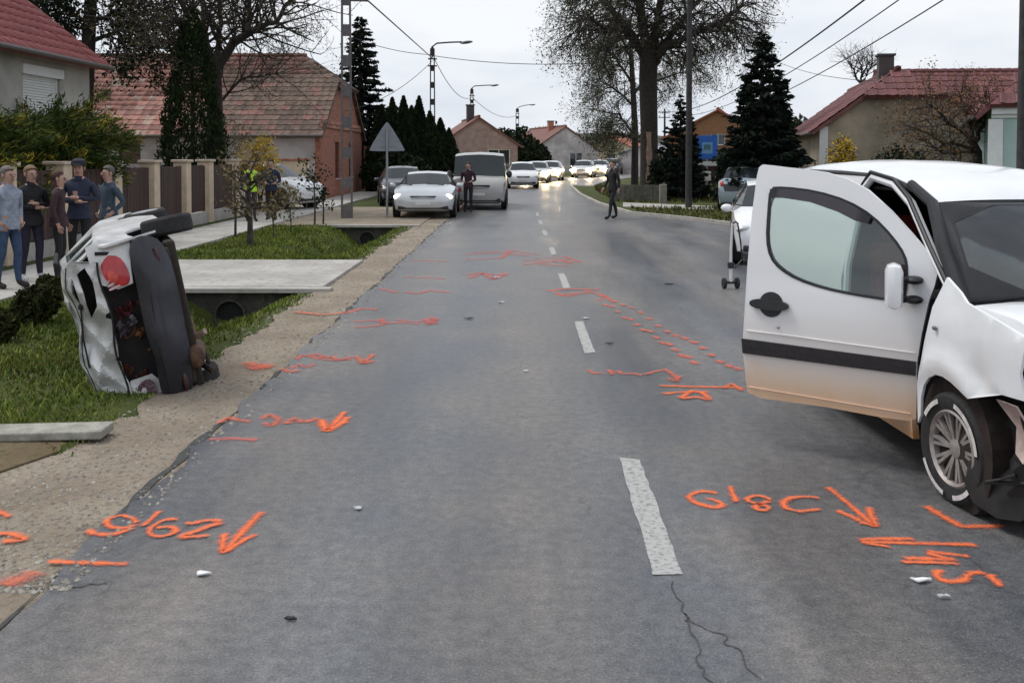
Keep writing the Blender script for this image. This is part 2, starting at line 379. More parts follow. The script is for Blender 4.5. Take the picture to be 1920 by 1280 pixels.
# white edge line worn away to a few traces
# right side kerb strip, grass and cross path
ribbon('right_path', lambda y: 3.75 + bend(y), lambda y: 5.0 + bend(y) + max(0, 41 - y) * .0, [34.2, 34.8, 35.6, 36.4], .008, concrete)
mb = MB()
a, b_ = G(1168, 384), G(1338, 391); c_, d_ = G(1338, 398), G(1168, 392)
tag(MB().prism([a + Vector((0, 0, -.02)), b_ + Vector((0, 0, -.02)), c_ + Vector((0, 0, -.02)), d_ + Vector((0, 0, -.02))], (0, 0, .115)).build('cross_path', concrete), kind='structure')
a, b_ = G(1085, 366), G(1178, 401); c_ = G(1372, 424); 
kerb = MB()
ksegs = [G(1068, 350), G(1085, 366), G(1120, 384), G(1178, 402), G(1280, 412), G(1375, 424), G(1480, 438), Vector((13.1, 19.3, 0)), Vector((26, 16.8, 0))]
for i in range(len(ksegs) - 1):
    p, q = ksegs[i], ksegs[i + 1]; n = (q - p).normalized(); s = Vector((n.y, -n.x, 0)) * -.14
    kerb.prism([p, q, q + s, p + s], (0, 0, .10))
tag(kerb.build('kerb', concrete), kind='structure')
# lawn behind the kerb (a sheet just above the bay)
lawn = [G(1068, 350), G(1085, 366), G(1120, 384), G(1178, 402), G(1280, 412), G(1375, 424), G(1480, 438)]
lv = [Vector((p.x + .1, p.y + .14, .07)) for p in lawn] + [Vector((13.2, 19.5, .07)), Vector((26, 17, .07)), Vector((24, 60, .07)), Vector((lawn[0].x + 1, 58, .07))]
_b = MB(); panel(_b, [(q.x, q.y) for q in lv], [], lambda x, y, q: Vector((x, y, .07 - q)), 0, .2); tag(_b.build('right_lawn', grass_soil), kind='structure')
a = [G(1290, 350, .08), G(1340, 352, .08), G(1420, 388, .08), G(1372, 390, .08)]
tag(MB().prism([Vector((p.x, p.y, .06)) for p in a], (0, 0, .025)).build('right_pavement', concrete), kind='structure')
# left pavement and driveways
SW_L, SW_R = -8.35, -6.75
def slab(name, x0, x1, y0, y1, z, m, th=.16, skew=0):
    b = MB(); n = max(2, int((y1 - y0) / .5)); k = max(2, int(abs(x1 - x0) / .5)); V = []; F = []
    return tag(b.prism([(x0, y0, z), (x1, y0 + skew, z), (x1, y1 + skew, z), (x0, y1, z)], (0, 0, -th)).build(name, m), kind='structure')
slab('left_pavement', SW_L, SW_R, -6, 62, .055, concrete, .2)
slab('driveway', SW_R + .01, -2.85, 13.85, 17.4, .03, concrete, .22)
slab('driveway', SW_R + .01, -2.75, 26.25, 35.5, .012, gravel_mat, .22)
slab('yard', -30, SW_L - .02, 30.5, 40, .03, gravel_mat, .2)
slab('driveway', -9.5, -2.86, -6, 6.05, -.011, gravel_mat, .15)
_rg = random.Random(9); _o = [(-9.5, 5.75)] + [(x, 5.70 + .3 * _rg.random()) for x in np.arange(-9, -3.0, .2)] + [(-3.0, 6.2)] + [(x, 6.42 + .2 * _rg.random()) for x in np.arange(-3.1, -9.4, -.25)]
_b = MB(); panel(_b, _o, [], lambda x, y, q: Vector((x, y, .003 - q)), 0, .1); tag(_b.build('bare_soil', dirt_mat), kind='structure')
# culverts under the driveways: concrete headwalls with a dark pipe mouth
def culvert(y, label):
    t = thing('culvert', label, 'culvert', (-4.15, y, 0), 0, 'ditch culverts under the driveways')
    b = MB(); x0, x1 = -1.25, 1.25
    pr = [(x0, 0, -.03), (x1, 0, -.03), (x1 - .1, 0, -.34), (.5, 0, -.56), (-.5, 0, -.56), (x0 + .1, 0, -.34)]
    b.prism(pr, (0, .12, 0)); b.build('headwall', dark_concrete, t)
    MB().box((0, -.02, .0), (2.9, .22, .06)).build('lip', concrete, t)
    q = MB(); q.lathe([(.20, 0), (.23, 0), (.23, .06), (.20, .06)], 20, Matrix.Translation((0, -.07, -.36)) @ Matrix.Rotation(R(-90), 4, 'X'), True); q.build('pipe', dark_concrete, t, True)
    MB().lathe([(.195, 0), (.195, .01)], 20, Matrix.Translation((0, -.005, -.36)) @ Matrix.Rotation(R(-90), 4, 'X')).build('pipe_mouth', M('pipe_dark', (.01, .01, .01), .9), t)
culvert(13.72, 'dark concrete culvert mouth under the near pale driveway')
culvert(26.1, 'dark concrete culvert mouth before the parked silver saloon')
# loose slab lying at the near edge of the lawn
sl = MB(); p = G(60, 822); sl.box((0, 0, .03), (1.7, .24, .06), (R(1), R(-1), 0), .012)
o = sl.build('concrete_slab', M('slab_grey', (.30, .29, .25), .95, .3, 9, bump=.4, bscale=40)); o.location = (p.x - .35, p.y + .02, .0); o.rotation_euler = (0, 0, R(2)); tag(o, 'flat grey concrete slab at the near edge of the left lawn', 'slab')

# ------------------------------------------------------------------ painted markings on the road
def ribbon_pts(b, pts, width, z, rough=.25, seed=0, step=.022):
    """a hand-sprayed stroke lying on the road; soft = 1 in its middle, 0 at its edges"""
    rg = random.Random(seed); P2 = [Vector((p[0], p[1], 0)) for p in pts]
    q = [P2[0]]
    for i in range(len(P2) - 1):
        n = max(1, int((P2[i + 1] - P2[i]).length / step)); q += [P2[i].lerp(P2[i + 1], j / n) for j in range(1, n + 1)]
    for _ in range(2): q = [q[0]] + [q[i - 1] * .25 + q[i] * .5 + q[i + 1] * .25 for i in range(1, len(q) - 1)] + [q[-1]]
    V = []
    if not hasattr(b, 'soft'): b.soft = []
    for i, p in enumerate(q):
        d = (q[min(i + 1, len(q) - 1)] - q[max(i - 1, 0)]); d = d.normalized() if d.length else Vector((1, 0, 0)); s = Vector((-d.y, d.x, 0))
        e = 0 if i in (0, len(q) - 1) else 1; width_ = width * 1.2; w1 = width_ * (1 + rg.uniform(-rough, rough)); w2 = width_ * (1 + rg.uniform(-rough, rough)); up = Vector((0, 0, z))
        V += [p + s * w1 + up, p + up, p - s * w2 + up]; b.soft += [0, e * rg.uniform(.75, 1), 0]
    F = []
    for i in range(len(q) - 1): F += [(3 * i, 3 * i + 1, 3 * i + 4, 3 * i + 3), (3 * i + 1, 3 * i + 2, 3 * i + 5, 3 * i + 4)]
    b.add(V, F)
def spray_mat(name, c, c2, dens):
    m = bpy.data.materials.new(name); m.use_nodes = True; t = m.node_tree; b = t.nodes['Principled BSDF']; L = t.links.new; b.inputs['Roughness'].default_value = .75
    g = t.nodes.new('ShaderNodeNewGeometry'); n = t.nodes.new('ShaderNodeTexNoise'); n.inputs['Scale'].default_value = 90; n.inputs['Detail'].default_value = 3; L(g.outputs['Position'], n.inputs['Vector'])
    k = t.nodes.new('ShaderNodeTexNoise'); k.inputs['Scale'].default_value = 6; k.inputs['Detail'].default_value = 3; L(g.outputs['Position'], k.inputs['Vector'])
    at = t.nodes.new('ShaderNodeAttribute'); at.attribute_name = 'soft'
    def mth(op, x, y):
        q = t.nodes.new('ShaderNodeMath'); q.operation = op
        for i, z in enumerate((x, y)):
            if isinstance(z, (int, float)): q.inputs[i].default_value = z
            else: L(z, q.inputs[i])
        return q.outputs[0]
    a = mth('ADD', mth('MULTIPLY', at.outputs['Fac'], 1.7), mth('MULTIPLY', n.outputs['Fac'], 1.9)); a = mth('ADD', a, mth('MULTIPLY', k.outputs['Fac'], .9))
    r = t.nodes.new('ShaderNodeMapRange'); r.inputs['From Min'].default_value = 1.70 - dens; r.inputs['From Max'].default_value = 3.15 - dens; L(a, r.inputs['Value'])
    b.inputs['Specular IOR Level'].default_value = .15; x = t.nodes.new('ShaderNodeMixRGB'); x.inputs[1].default_value = (*c2, 1); x.inputs[2].default_value = (*c, 1); L(at.outputs['Fac'], x.inputs['Fac']); L(x.outputs[0], b.inputs['Base Color'])
    al = mth('MULTIPLY', r.outputs[0], min(1, .96 if dens > .1 else .78)); L(al, b.inputs['Alpha']); return m
def paint_mat(name, c, under, amount, sc):
    m = bpy.data.materials.new(name); m.use_nodes = True; t = m.node_tree; b = t.nodes['Principled BSDF']; L = t.links.new
    b.inputs['Roughness'].default_value = .7
    g = t.nodes.new('ShaderNodeNewGeometry'); n = t.nodes.new('ShaderNodeTexNoise'); n.inputs['Scale'].default_value = sc; n.inputs['Detail'].default_value = 6; n.inputs['Roughness'].default_value = .75
    L(g.outputs['Position'], n.inputs['Vector']); r = t.nodes.new('ShaderNodeValToRGB'); r.color_ramp.elements[0].position = amount - .07; r.color_ramp.elements[1].position = amount + .07
    r.color_ramp.elements[0].color = (*under, 1); r.color_ramp.elements[1].color = (*c, 1); L(n.outputs['Fac'], r.inputs['Fac']); L(r.outputs[0], b.inputs['Base Color'])
    return m
line_white = paint_mat('worn_white_line', (.42, .42, .40), (.19, .19, .19), .445, 30)
spray = spray_mat('orange_spray', (.86, .19, .06), (.74, .17, .10), .32)
spray_faint = spray_mat('faint_orange_spray', (.74, .17, .09), (.60, .15, .12), .10)
spray_pink = spray_mat('pink_spray', (.64, .17, .14), (.52, .16, .15), .02)
def dash(px, label):
    b = MB(); p = [G(*q) for q in px]; Q = []
    a0, a1, b0, b1 = p
    n = 16; rg = random.Random(int(px[0][1])); V = []
    for i in range(n + 1):
        k = i / n; l = a0.lerp(b0, k); r = a1.lerp(b1, k); V += [(l.x + rg.uniform(-.006, .006), l.y, .004), (r.x + rg.uniform(-.006, .006), r.y, .004)]
    b.add(V, [(2 * i, 2 * i + 1, 2 * i + 3, 2 * i + 2) for i in range(n)])
    tag(b.build('lane_dash', line_white), label, 'road marking', 'white centre line dashes')
dash([(1225, 1078), (1281, 1077), (1161, 858), (1199, 862)], 'longest worn white centre line dash, nearest the camera')
dash([(1096, 663), (1116, 661), (1077, 603), (1093, 603)], 'white centre line dash beside the dotted orange trail')
dash([(1056, 541), (1070, 540), (1046, 513), (1058, 513)], 'white centre line dash just above the orange double bar')
dash([(1034, 478), (1044, 477), (1029, 464), (1038, 464)], 'small white centre line dash above the pink sprayed row')
dash([(1020, 442), (1028, 441), (1016, 432), (1023, 432)], 'small far white centre line dash, fifth from the camera')
dash([(1011, 420), (1018, 420), (1009, 413), (1015, 413)], 'tiny far white centre line dash, sixth from the camera')
dash([(1006, 405), (1011, 405), (1004, 399), (1009, 399)], 'tiny far white centre line dash level with the parked cars')
def Z(sc, ox, oy, pts): return [(ox + x / sc, oy + y / sc) for x, y in pts]
def marks(name, label, cat, strokes, width, m, z=.005, seed=0):
    t = None if len(strokes) == 1 else thing(name, label, cat, G(*strokes[0][0]))
    for i, s in enumerate(strokes):
        b = MB(); ribbon_pts(b, [G(*q) - (t.location if t else Vector()) for q in s], width * random.Random(seed + i).uniform(.95, 1.2), z + .0008 * (i % 9), .28, seed * 17 + i)
        o = b.build('stroke' if t else name, m, t); at = o.data.attributes.new('soft', 'FLOAT', 'POINT'); at.data.foreach_set('value', b.soft)
    return t or tag(o, label, cat)
A = lambda p: Z(2.783, 0, 820, p)
marks('sprayed_number', 'orange sprayed upside-down 29,6 at the near left road edge', 'painted number', [
    A([(715, 452), (700, 425), (650, 408), (590, 412), (548, 440), (575, 470), (640, 478), (700, 465), (715, 452)]), A([(700, 470), (640, 498), (560, 512), (500, 508), (455, 482)]),
    A([(832, 385), (790, 430), (742, 470)]),
    A([(935, 428), (860, 432), (800, 462), (775, 495), (790, 520), (850, 522), (915, 505), (925, 482), (880, 468), (800, 478)]),
    A([(1165, 440), (1080, 434), (1000, 456), (960, 450)]), A([(1160, 445), (1090, 470), (1010, 500), (930, 525), (1010, 524), (1105, 514)])], .022, spray, seed=1)
marks('sprayed_arrow', 'orange sprayed arrow pointing towards the camera beside the 29,6', 'painted arrow', [A([(1365, 388), (1270, 490), (1160, 608)]), A([(1172, 500), (1160, 560), (1160, 608), (1235, 560), (1335, 505)])], .024, spray, seed=2)
marks('sprayed_line', 'straight orange sprayed line under the 29,6', 'painted line', [A([(238, 650), (420, 656), (675, 662)])], .024, spray, seed=3)
marks('sprayed_line', 'upper short orange stroke on the gravel at the left picture edge', 'painted line', [A([(-60, 375), (0, 385), (55, 412)])], .030, spray, z=.0, seed=4)
marks('sprayed_hook', 'lower hooked orange stroke on the gravel at the left picture edge', 'painted line', [A([(-60, 500), (60, 496), (140, 530), (0, 540)])], .030, spray, z=.0, seed=44)
marks('sprayed_stain', 'orange stain along the crumbled near left road edge', 'painted stain', [A([(0, 775), (90, 740), (200, 690)])], 0.067, spray_faint, z=.0, seed=5)
B = lambda p: Z(2.667, 1200, 880, p)
marks('sprayed_number', 'orange sprayed upside-down 28,9 below the open van door', 'painted number', [
    B([(395, 124), (340, 110), (290, 112), (238, 138), (265, 165), (330, 185), (390, 195), (418, 178), (385, 155), (320, 148)]),
    B([(445, 82), (465, 125), (485, 168)]),
    B([(655, 160), (630, 138), (575, 132), (528, 150), (560, 172), (620, 180), (655, 195), (620, 212), (565, 200), (600, 172), (655, 160)]),
    B([(905, 145), (830, 138), (750, 145), (712, 168), (730, 200), (800, 216), (905, 200)])], .022, spray, seed=6)
marks('sprayed_arrow', 'orange sprayed arrow right of the 28,9 pointing to the van wheel', 'painted arrow', [B([(935, 88), (1050, 180), (1185, 293)]), B([(980, 205), (1060, 240), (1110, 262)]), B([(1140, 188), (1160, 240), (1188, 293), (1090, 262)])], .024, spray, seed=7)
marks('sprayed_corner', 'bent orange sprayed line marking the van front wheel', 'painted line', [B([(1420, 182), (1520, 240), (1612, 290), (1720, 286), (1825, 283)])], .030, spray, seed=8)
marks('sprayed_arrow', 'orange sprayed arrow pointing left above the 5', 'painted arrow', [B([(1690, 380), (1400, 372), (1130, 365), (1085, 356)]), B([(1380, 350), (1200, 350), (1085, 354)]), B([(1090, 360), (1170, 380), (1260, 390)])], .023, spray, seed=9)
marks('sprayed_marks', 'scribbled orange strokes between the left arrow and the 5', 'painted marks', [B([(1430, 408), (1530, 425), (1655, 437)]), B([(1310, 447), (1450, 450), (1590, 452)]), B([(1430, 415), (1490, 440), (1560, 455)]), B([(1300, 468), (1450, 470), (1600, 474)])], .022, spray, seed=10)
marks('sprayed_number', 'orange sprayed 5 at the lower right below the van wheel', 'painted number', [B([(1505, 500), (1470, 525), (1500, 555), (1560, 566), (1620, 560), (1645, 520), (1700, 512), (1745, 522)]), B([(1745, 522), (1765, 555), (1820, 592)])], .024, spray, seed=11)
C = lambda p: Z(2.666, 340, 380, p)
marks('sprayed_row', 'pinkish sprayed number row with an arrow at the fourth mark from the camera', 'painted number', [C([(575, 785), (600, 765), (660, 770), (690, 785)]), C([(690, 765), (715, 780), (750, 770), (780, 785), (860, 785)]), C([(960, 758), (930, 785), (912, 808)]), C([(872, 768), (912, 806), (965, 790)]), C([(500, 830), (540, 850), (590, 838)])], 0.043, spray_faint, seed=12)
marks('sprayed_row', 'orange sprayed number row with a thick arrow behind the 29,6', 'painted number', [C([(180, 1105), (230, 1075), (290, 1090), (355, 1095)]), C([(400, 1085), (440, 1060), (490, 1085), (450, 1120), (410, 1100)]), C([(520, 1110), (560, 1080), (610, 1100), (690, 1078)])], 0.043, spray_faint, seed=13)
marks('sprayed_arrow', 'thick orange sprayed arrow behind the 29,6', 'painted arrow', [C([(818, 1045), (780, 1090), (725, 1145)]), C([(700, 1085), (725, 1145), (800, 1105), (835, 1070)])], .034, spray, seed=14)
marks('sprayed_line', 'pink sprayed line behind the near left number', 'painted line', [C([(130, 1183), (250, 1180), (390, 1186)])], 0.043, spray_pink, seed=15)
marks('sprayed_row', 'pinkish sprayed strokes with a far arrow past the near driveway ditch', 'painted number', [C([(860, 625), (940, 620), (1020, 610)]), C([(1000, 580), (1010, 605), (1100, 600), (1200, 607)]), C([(1280, 578), (1240, 608)]), C([(1220, 580), (1240, 608), (1280, 600)])], 0.058, spray_pink, seed=16)
marks('sprayed_line', 'orange sprayed smear running from the gravel onto the road', 'painted line', [C([(560, 545), (700, 560), (830, 550)]), C([(820, 555), (900, 530), (985, 535)])], 0.067, spray_faint, z=.004, seed=17)
marks('sprayed_row', 'pink sprayed row level with the near pale driveway', 'painted marks', [C([(990, 430), (1040, 440), (1080, 452)]), C([(1110, 445), (1180, 455), (1240, 440), (1345, 450)])], 0.067, spray_pink, seed=18)
marks('sprayed_line', 'short pink sprayed line past the near pale driveway', 'painted line', [C([(1115, 372), (1220, 375), (1325, 382)])], 0.067, spray_pink, seed=19)
marks('sprayed_line', 'farthest short pink sprayed line at the left road edge', 'painted line', [C([(1145, 293), (1240, 290), (1335, 296)])], 0.067, spray_pink, seed=20)
marks('sprayed_stain', 'orange stain on the gravel beside the wrecked car', 'painted stain', [C([(320, 795), (380, 815), (450, 822)]), C([(330, 830), (390, 822), (455, 805)])], 0.102, spray_faint, z=.0, seed=21)
D = lambda p: Z(3.367, 1000, 420, p)
marks('sprayed_row', 'pink sprayed row across the centre line in the middle distance', 'painted marks', [D([(-70, 232), (100, 238), (260, 240)]), D([(-60, 258), (60, 245), (180, 225), (240, 250)])], 0.080, spray_pink, seed=22)
marks('sprayed_line', 'orange sprayed double bar where the dotted trail begins', 'painted line', [D([(88, 425), (200, 410), (385, 415)]), D([(140, 452), (260, 440), (375, 432)])], 0.065, spray_faint, seed=23)
tr = []
for k in range(17):
    t_ = k / 16; a = (400 + 890 * t_, 415 + 505 * t_ + 14 * math.sin(k)); tr.append(D([(a[0] - 8 - 14 * t_, a[1] - 5 - 6 * t_), (a[0] + 10 + 14 * t_, a[1] + 6 + 6 * t_)]))
    if k < 16:
        a = (415 + 640 * t_, 478 + 425 * t_ + 10 * math.sin(k * 2.1)); tr.append(D([(a[0] - 8 - 14 * t_, a[1] - 5 - 7 * t_), (a[0] + 10 + 14 * t_, a[1] + 6 + 7 * t_)]))
marks('sprayed_trail', 'double dotted orange trail running towards the open van door', 'painted trail', tr, .05, spray_faint, seed=24)
marks('sprayed_row', 'orange sprayed number and arrow row left of the open van door', 'painted number', [D([(345, 920), (380, 945), (440, 938)]), D([(480, 920), (500, 955)]), D([(530, 925), (560, 950), (640, 945), (690, 960)]), D([(700, 955), (760, 935), (820, 925)]), D([(820, 915), (870, 945), (920, 985)]), D([(850, 975), (900, 1000), (925, 960)])], 0.035, spray_faint, seed=25)
marks('sprayed_arrow', 'orange sprayed lines and arrow pointing at the bottom of the van door', 'painted arrow', [D([(790, 1022), (1000, 1028), (1330, 1035)]), D([(810, 1075), (950, 1062), (1110, 1062)]), D([(1200, 1040), (1250, 1010), (1320, 1055)]), D([(930, 1105), (980, 1065), (1020, 1050)]), D([(930, 1108), (1030, 1095), (1120, 1115), (1060, 1060)])], .030, spray, seed=26)
marks('sprayed_row', 'faint pink sprayed row in mid road ahead of the centre dashes', 'painted marks', [[(868, 478), (930, 474), (992, 480)], [(872, 488), (940, 484), (960, 470)]], 0.080, spray_pink, seed=27)
marks('sprayed_row', 'faint red sprayed word-like row in mid road nearer the camera', 'painted marks', [[(868, 516), (900, 512), (952, 518)], [(880, 522), (905, 512), (925, 524), (950, 512)]], 0.072, spray_pink, seed=28)
marks('sprayed_row', 'faint pink sprayed digits beside the wrecked car on the tarmac', 'painted number', [[(545, 692), (560, 684), (575, 690), (590, 682)], [(600, 674), (640, 676), (660, 668)], [(560, 668), (590, 664), (610, 668)]], .045, spray_pink, seed=29)
marks('sprayed_row', 'pink sprayed ticks between the left arrow row and the gravel', 'painted marks', [[(660, 604), (700, 601), (730, 606)], [(740, 600), (780, 604), (812, 598)], [(800, 610), (818, 601), (806, 594)]], .055, spray_pink, seed=30)
marks('sprayed_row', 'faint pink sprayed strokes crossing both lanes farthest away', 'painted marks', [[(880, 474), (960, 470), (1010, 478)], [(1000, 486), (1060, 482), (1090, 492)], [(1010, 496), (1070, 500)]], .075, spray_pink, seed=31)
marks('sprayed_row', 'pink sprayed digits left of the dotted orange trail', 'painted number', [[(1040, 548), (1060, 556), (1085, 552)], [(1095, 545), (1125, 552), (1150, 566)]], .06, spray_pink, seed=32)
# cracks in the tarmac, each a thin jagged ribbon
crack_m = M('crack_dark', (.07, .068, .066), .95, .2)
def crack(label, px, width):
    b = MB(); width /= 1.2; rg = random.Random(int(px[0][0])); pts = [G(*q) for q in px]; q = [pts[0]]
    for i in range(len(pts) - 1):
        for j in range(1, 9): 
            p = pts[i].lerp(pts[i + 1], j / 8); q.append(p + Vector((rg.uniform(-.035, .035), rg.uniform(-.03, .03), 0)))
    ribbon_pts(b, q, width, .003, .7, 3); return tag(b.build('road_crack', crack_m), label, 'crack')
crack('jagged crack running on from the nearest centre dash', [(1262, 1090), (1285, 1150), (1300, 1200), (1330, 1280)], .0032)
crack('fine crack at the bottom right branching towards the edge', [(1285, 1150), (1350, 1190), (1420, 1270)], .003)
crack('short crack across the near left road edge', [(40, 1102), (120, 1098), (210, 1092)], .004)
# bits of broken car on the road
bits = [((380, 1078), 'white', 'broken white plastic scrap near the 29,6', .085), ((672, 955), 'pale', 'thin pale shard in the left lane', .07), ((545, 1163), 'black', 'small dark chip at the bottom of the left lane', .05), ((1100, 598), 'white', 'small pale splinter beside the second centre dash', .13), ((880, 598), 'black', 'flat black scrap in the left lane', .14), ((940, 568), 'pale', 'tiny pale scrap in mid road', .1),
        ((1142, 645), 'black', 'black lump right of the second centre dash', .1), ((1255, 533), 'black', 'thin black strip in the right lane', .22), ((932, 521), 'white', 'white crumb on the red sprayed row', .14), ((1728, 1090), 'white', 'curved pale trim clip left of the 5', .12), ((1770, 1122), 'pale', 'pale crumb below the 5', .06), ((985, 697), 'pale', 'pale fleck in mid road', .08)]
for i, (px, c, lab, s) in enumerate(bits):
    rg = random.Random(i); b = MB(); p = G(*px)
    k = 9; out_ = [Vector((math.cos(2 * math.pi * j / k) * s * rg.uniform(.22, .55), math.sin(2 * math.pi * j / k) * s * rg.uniform(.08, .3), rg.uniform(0, .012))) for j in range(k)]
    b.prism(out_, (0, 0, .006)); o = b.build('debris', {'white': white_paint, 'black': black_plastic, 'pale': M('pale_shard', (.5, .5, .5), .4)}[c]); o.location = (p.x, p.y, .004)
    tag(o, lab, 'debris', 'broken bits scattered on the road')
# ================================================================== houses
tile_meshes = {}
def tile_mesh(tw, tl, m):
    k = (tw, tl, m.name)
    if k in tile_meshes: return tile_meshes[k]
    prof = [(-.5, .012), (-.3, .0), (.05, .0), (.25, .018), (.38, .032), (.5, .018)]; b = MB(); n = len(prof); V = []
    for y, dz in ((0, .03), (tl * 1.12, .004)):
        V += [(x * tw * .985, y, z + dz) for x, z in prof]
    V += [(x * tw * .985, 0, z + .008) for x, z in prof]
    F = [(i, i + 1, n + i + 1, n + i) for i in range(n - 1)] + [(2 * n + i, 2 * n + i + 1, i + 1, i) for i in range(n - 1)]
    me = bpy.data.meshes.new('tile'); me.from_pydata(V, [], F); me.update(); me.materials.append(m); tile_meshes[k] = me
    return me
def lay_tiles(spots, parent, tw, tl, keep=300):
    """spots: (matrix in the parent's space, material, distance); nearest ones are parts, the rest one part"""
    spots.sort(key=lambda s: s[2])
    for Mx, m, d in spots[:keep]:
        o = bpy.data.objects.new('tile', tile_mesh(tw, tl, m)); COL.objects.link(o); o.parent = parent; o.matrix_local = Mx
    by = {}
    for s in spots[keep:]: by.setdefault(s[1].name, []).append(s)
    for i, (mn, L) in enumerate(by.items()):
        me = tile_mesh(tw, tl, MATS[mn]); base = np.array([v.co for v in me.vertices]); fs = np.array([list(p.vertices) for p in me.polygons])
        V = []; F = []
        for j, (Mx, _, _) in enumerate(L):
            a = np.array(Mx); V.append(base @ a[:3, :3].T + a[:3, 3]); F.append(fs + j * len(base))
        o = link('roof_tiles', npmesh('roof_tiles', np.concatenate(V), np.concatenate(F)), parent, MATS[mn]); o['kind'] = 'stuff'
frame_white = M('white_frame', (.72, .73, .72), .4, .05)
frame_brown = M('brown_frame', (.10, .045, .028), .55, .2, 8)
pane_m = M('window_pane', (.03, .035, .04), .05, .3, 2, spec=.9)
def house(name, label, loc, rz, L, W, eave, ridge, wallm, roofm, tiles=None, hip0=None, wins=(), oh=.4, tile=(.3, .36), chimney=None, gablem=None, keep=300, category='house', trim=None, gable_oh=.18):
    t = thing(name, label, category, loc, rz); w2 = W / 2; th = .25
    run = w2; pitch = math.atan2(ridge - eave, run)
    def holes(side): return [[(x - a / 2, z - b / 2), (x + a / 2, z - b / 2), (x + a / 2, z + b / 2), (x - a / 2, z + b / 2)] for (s, x, z, a, b, k) in wins if s == side]
    rw = eave - .02
    fns = {'f': lambda x, z, q: Vector((x, -w2 + q, z)), 'b': lambda x, z, q: Vector((x, w2 - q, z)),
           'l': lambda y, z, q: Vector((q, y, z)), 'r': lambda y, z, q: Vector((L - q, y, z))}
    for s in 'fb': 
        b = MB(); panel(b, [(th, -.3), (L - th, -.3), (L - th, rw), (th, rw)], holes(s), fns[s], 0, th); b.build('wall', wallm, t)
    for s in 'lr':
        g = [(-w2, -.3), (w2, -.3), (w2, rw)]
        if s == 'l' and hip0: hz = eave + (ridge - eave) * hip0[0]; wy = w2 * (1 - hip0[0]); g += [(wy, hz - .05), (-wy, hz - .05)]
        else: g += [(0, ridge - .05)]
        g += [(-w2, rw)]
        b = MB(); panel(b, g, holes(s), fns[s], 0, th); b.build('wall', (gablem or wallm) if s == 'l' else wallm, t)
    for (s, x, z, a, h_, kind) in wins:
        fn = fns[s]; f = MB()
        fr = .07
        for (x0, x1, z0, z1) in ((x - a / 2, x + a / 2, z - h_ / 2, z - h_ / 2 + fr), (x - a / 2, x + a / 2, z + h_ / 2 - fr, z + h_ / 2), (x - a / 2, x - a / 2 + fr, z - h_ / 2 + fr, z + h_ / 2 - fr), (x + a / 2 - fr, x + a / 2, z - h_ / 2 + fr, z + h_ / 2 - fr)) + (((x - .03, x + .03, z - h_ / 2 + fr, z + h_ / 2 - fr),) if kind == 'glass' and a > .9 else ()):
            f.add([fn(p, q, d) for d in (.07, .14) for p, q in ((x0, z0), (x1, z0), (x1, z1), (x0, z1))], [(0, 1, 2, 3), (7, 6, 5, 4), (0, 4, 5, 1), (1, 5, 6, 2), (2, 6, 7, 3), (3, 7, 4, 0)])
        fo = f.build('window' if kind != 'door' else 'door', frame_brown if kind in ('brown', 'door') else frame_white, t)
        pm = {'glass': pane_m, 'brown': frame_brown, 'door': frame_brown, 'shutter': frame_white}[kind]
        if kind == 'shutter':
            n = int(h_ / .06); q = MB()
            for i in range(n):
                zz = z - h_ / 2 + (i + .5) * h_ / n; q.add([fn(p, zz + e, d) for d in (.10, .115) for p, e in ((x - a / 2 + fr, -.026), (x + a / 2 - fr, -.026), (x + a / 2 - fr, .026), (x - a / 2 + fr, .026))], [(0, 1, 2, 3), (7, 6, 5, 4), (0, 4, 5, 1), (1, 5, 6, 2), (2, 6, 7, 3), (3, 7, 4, 0)])
            q.build('roller_shutter', frame_white, fo)
            q = MB(); q.add([fn(p, zz, d) for d in (-.06, .07) for p, zz in ((x - a / 2 - .08, z + h_ / 2 - .02), (x + a / 2 + .08, z + h_ / 2 - .02), (x + a / 2 + .08, z + h_ / 2 + .2), (x - a / 2 - .08, z + h_ / 2 + .2))], [(0, 1, 2, 3), (7, 6, 5, 4), (0, 4, 5, 1), (1, 5, 6, 2), (2, 6, 7, 3), (3, 7, 4, 0)])
            q.build('shutter_box', frame_white, fo)
        else:
            q = MB(); q.add([fn(p, zz, .12) for p, zz in ((x - a / 2, z - h_ / 2), (x + a / 2, z - h_ / 2), (x + a / 2, z + h_ / 2), (x - a / 2, z + h_ / 2))] + [fn(p, zz, .13) for p, zz in ((x - a / 2, z - h_ / 2), (x + a / 2, z - h_ / 2), (x + a / 2, z + h_ / 2), (x - a / 2, z + h_ / 2))], [(0, 1, 2, 3), (7, 6, 5, 4)])
            q.build('pane' if kind == 'glass' else 'leaf', pm, fo)
        if kind != 'door':
            q = MB(); q.add([fn(p, zz, d) for d in (-.05, .07) for p, zz in ((x - a / 2 - .06, z - h_ / 2 - .06), (x + a / 2 + .06, z - h_ / 2 - .06), (x + a / 2 + .06, z - h_ / 2 - .002), (x - a / 2 - .06, z - h_ / 2 - .002))], [(0, 1, 2, 3), (7, 6, 5, 4), (0, 4, 5, 1), (1, 5, 6, 2), (2, 6, 7, 3), (3, 7, 4, 0)])
            q.build('sill', wallm, fo)
    # roof planes
    T = run / math.cos(pitch); to = oh / math.cos(pitch); g0 = gable_oh
    root = None; spots = []
    cw = cam.location
    Mw = Matrix.Translation(loc) @ Matrix.Rotation(rz, 4, 'Z')
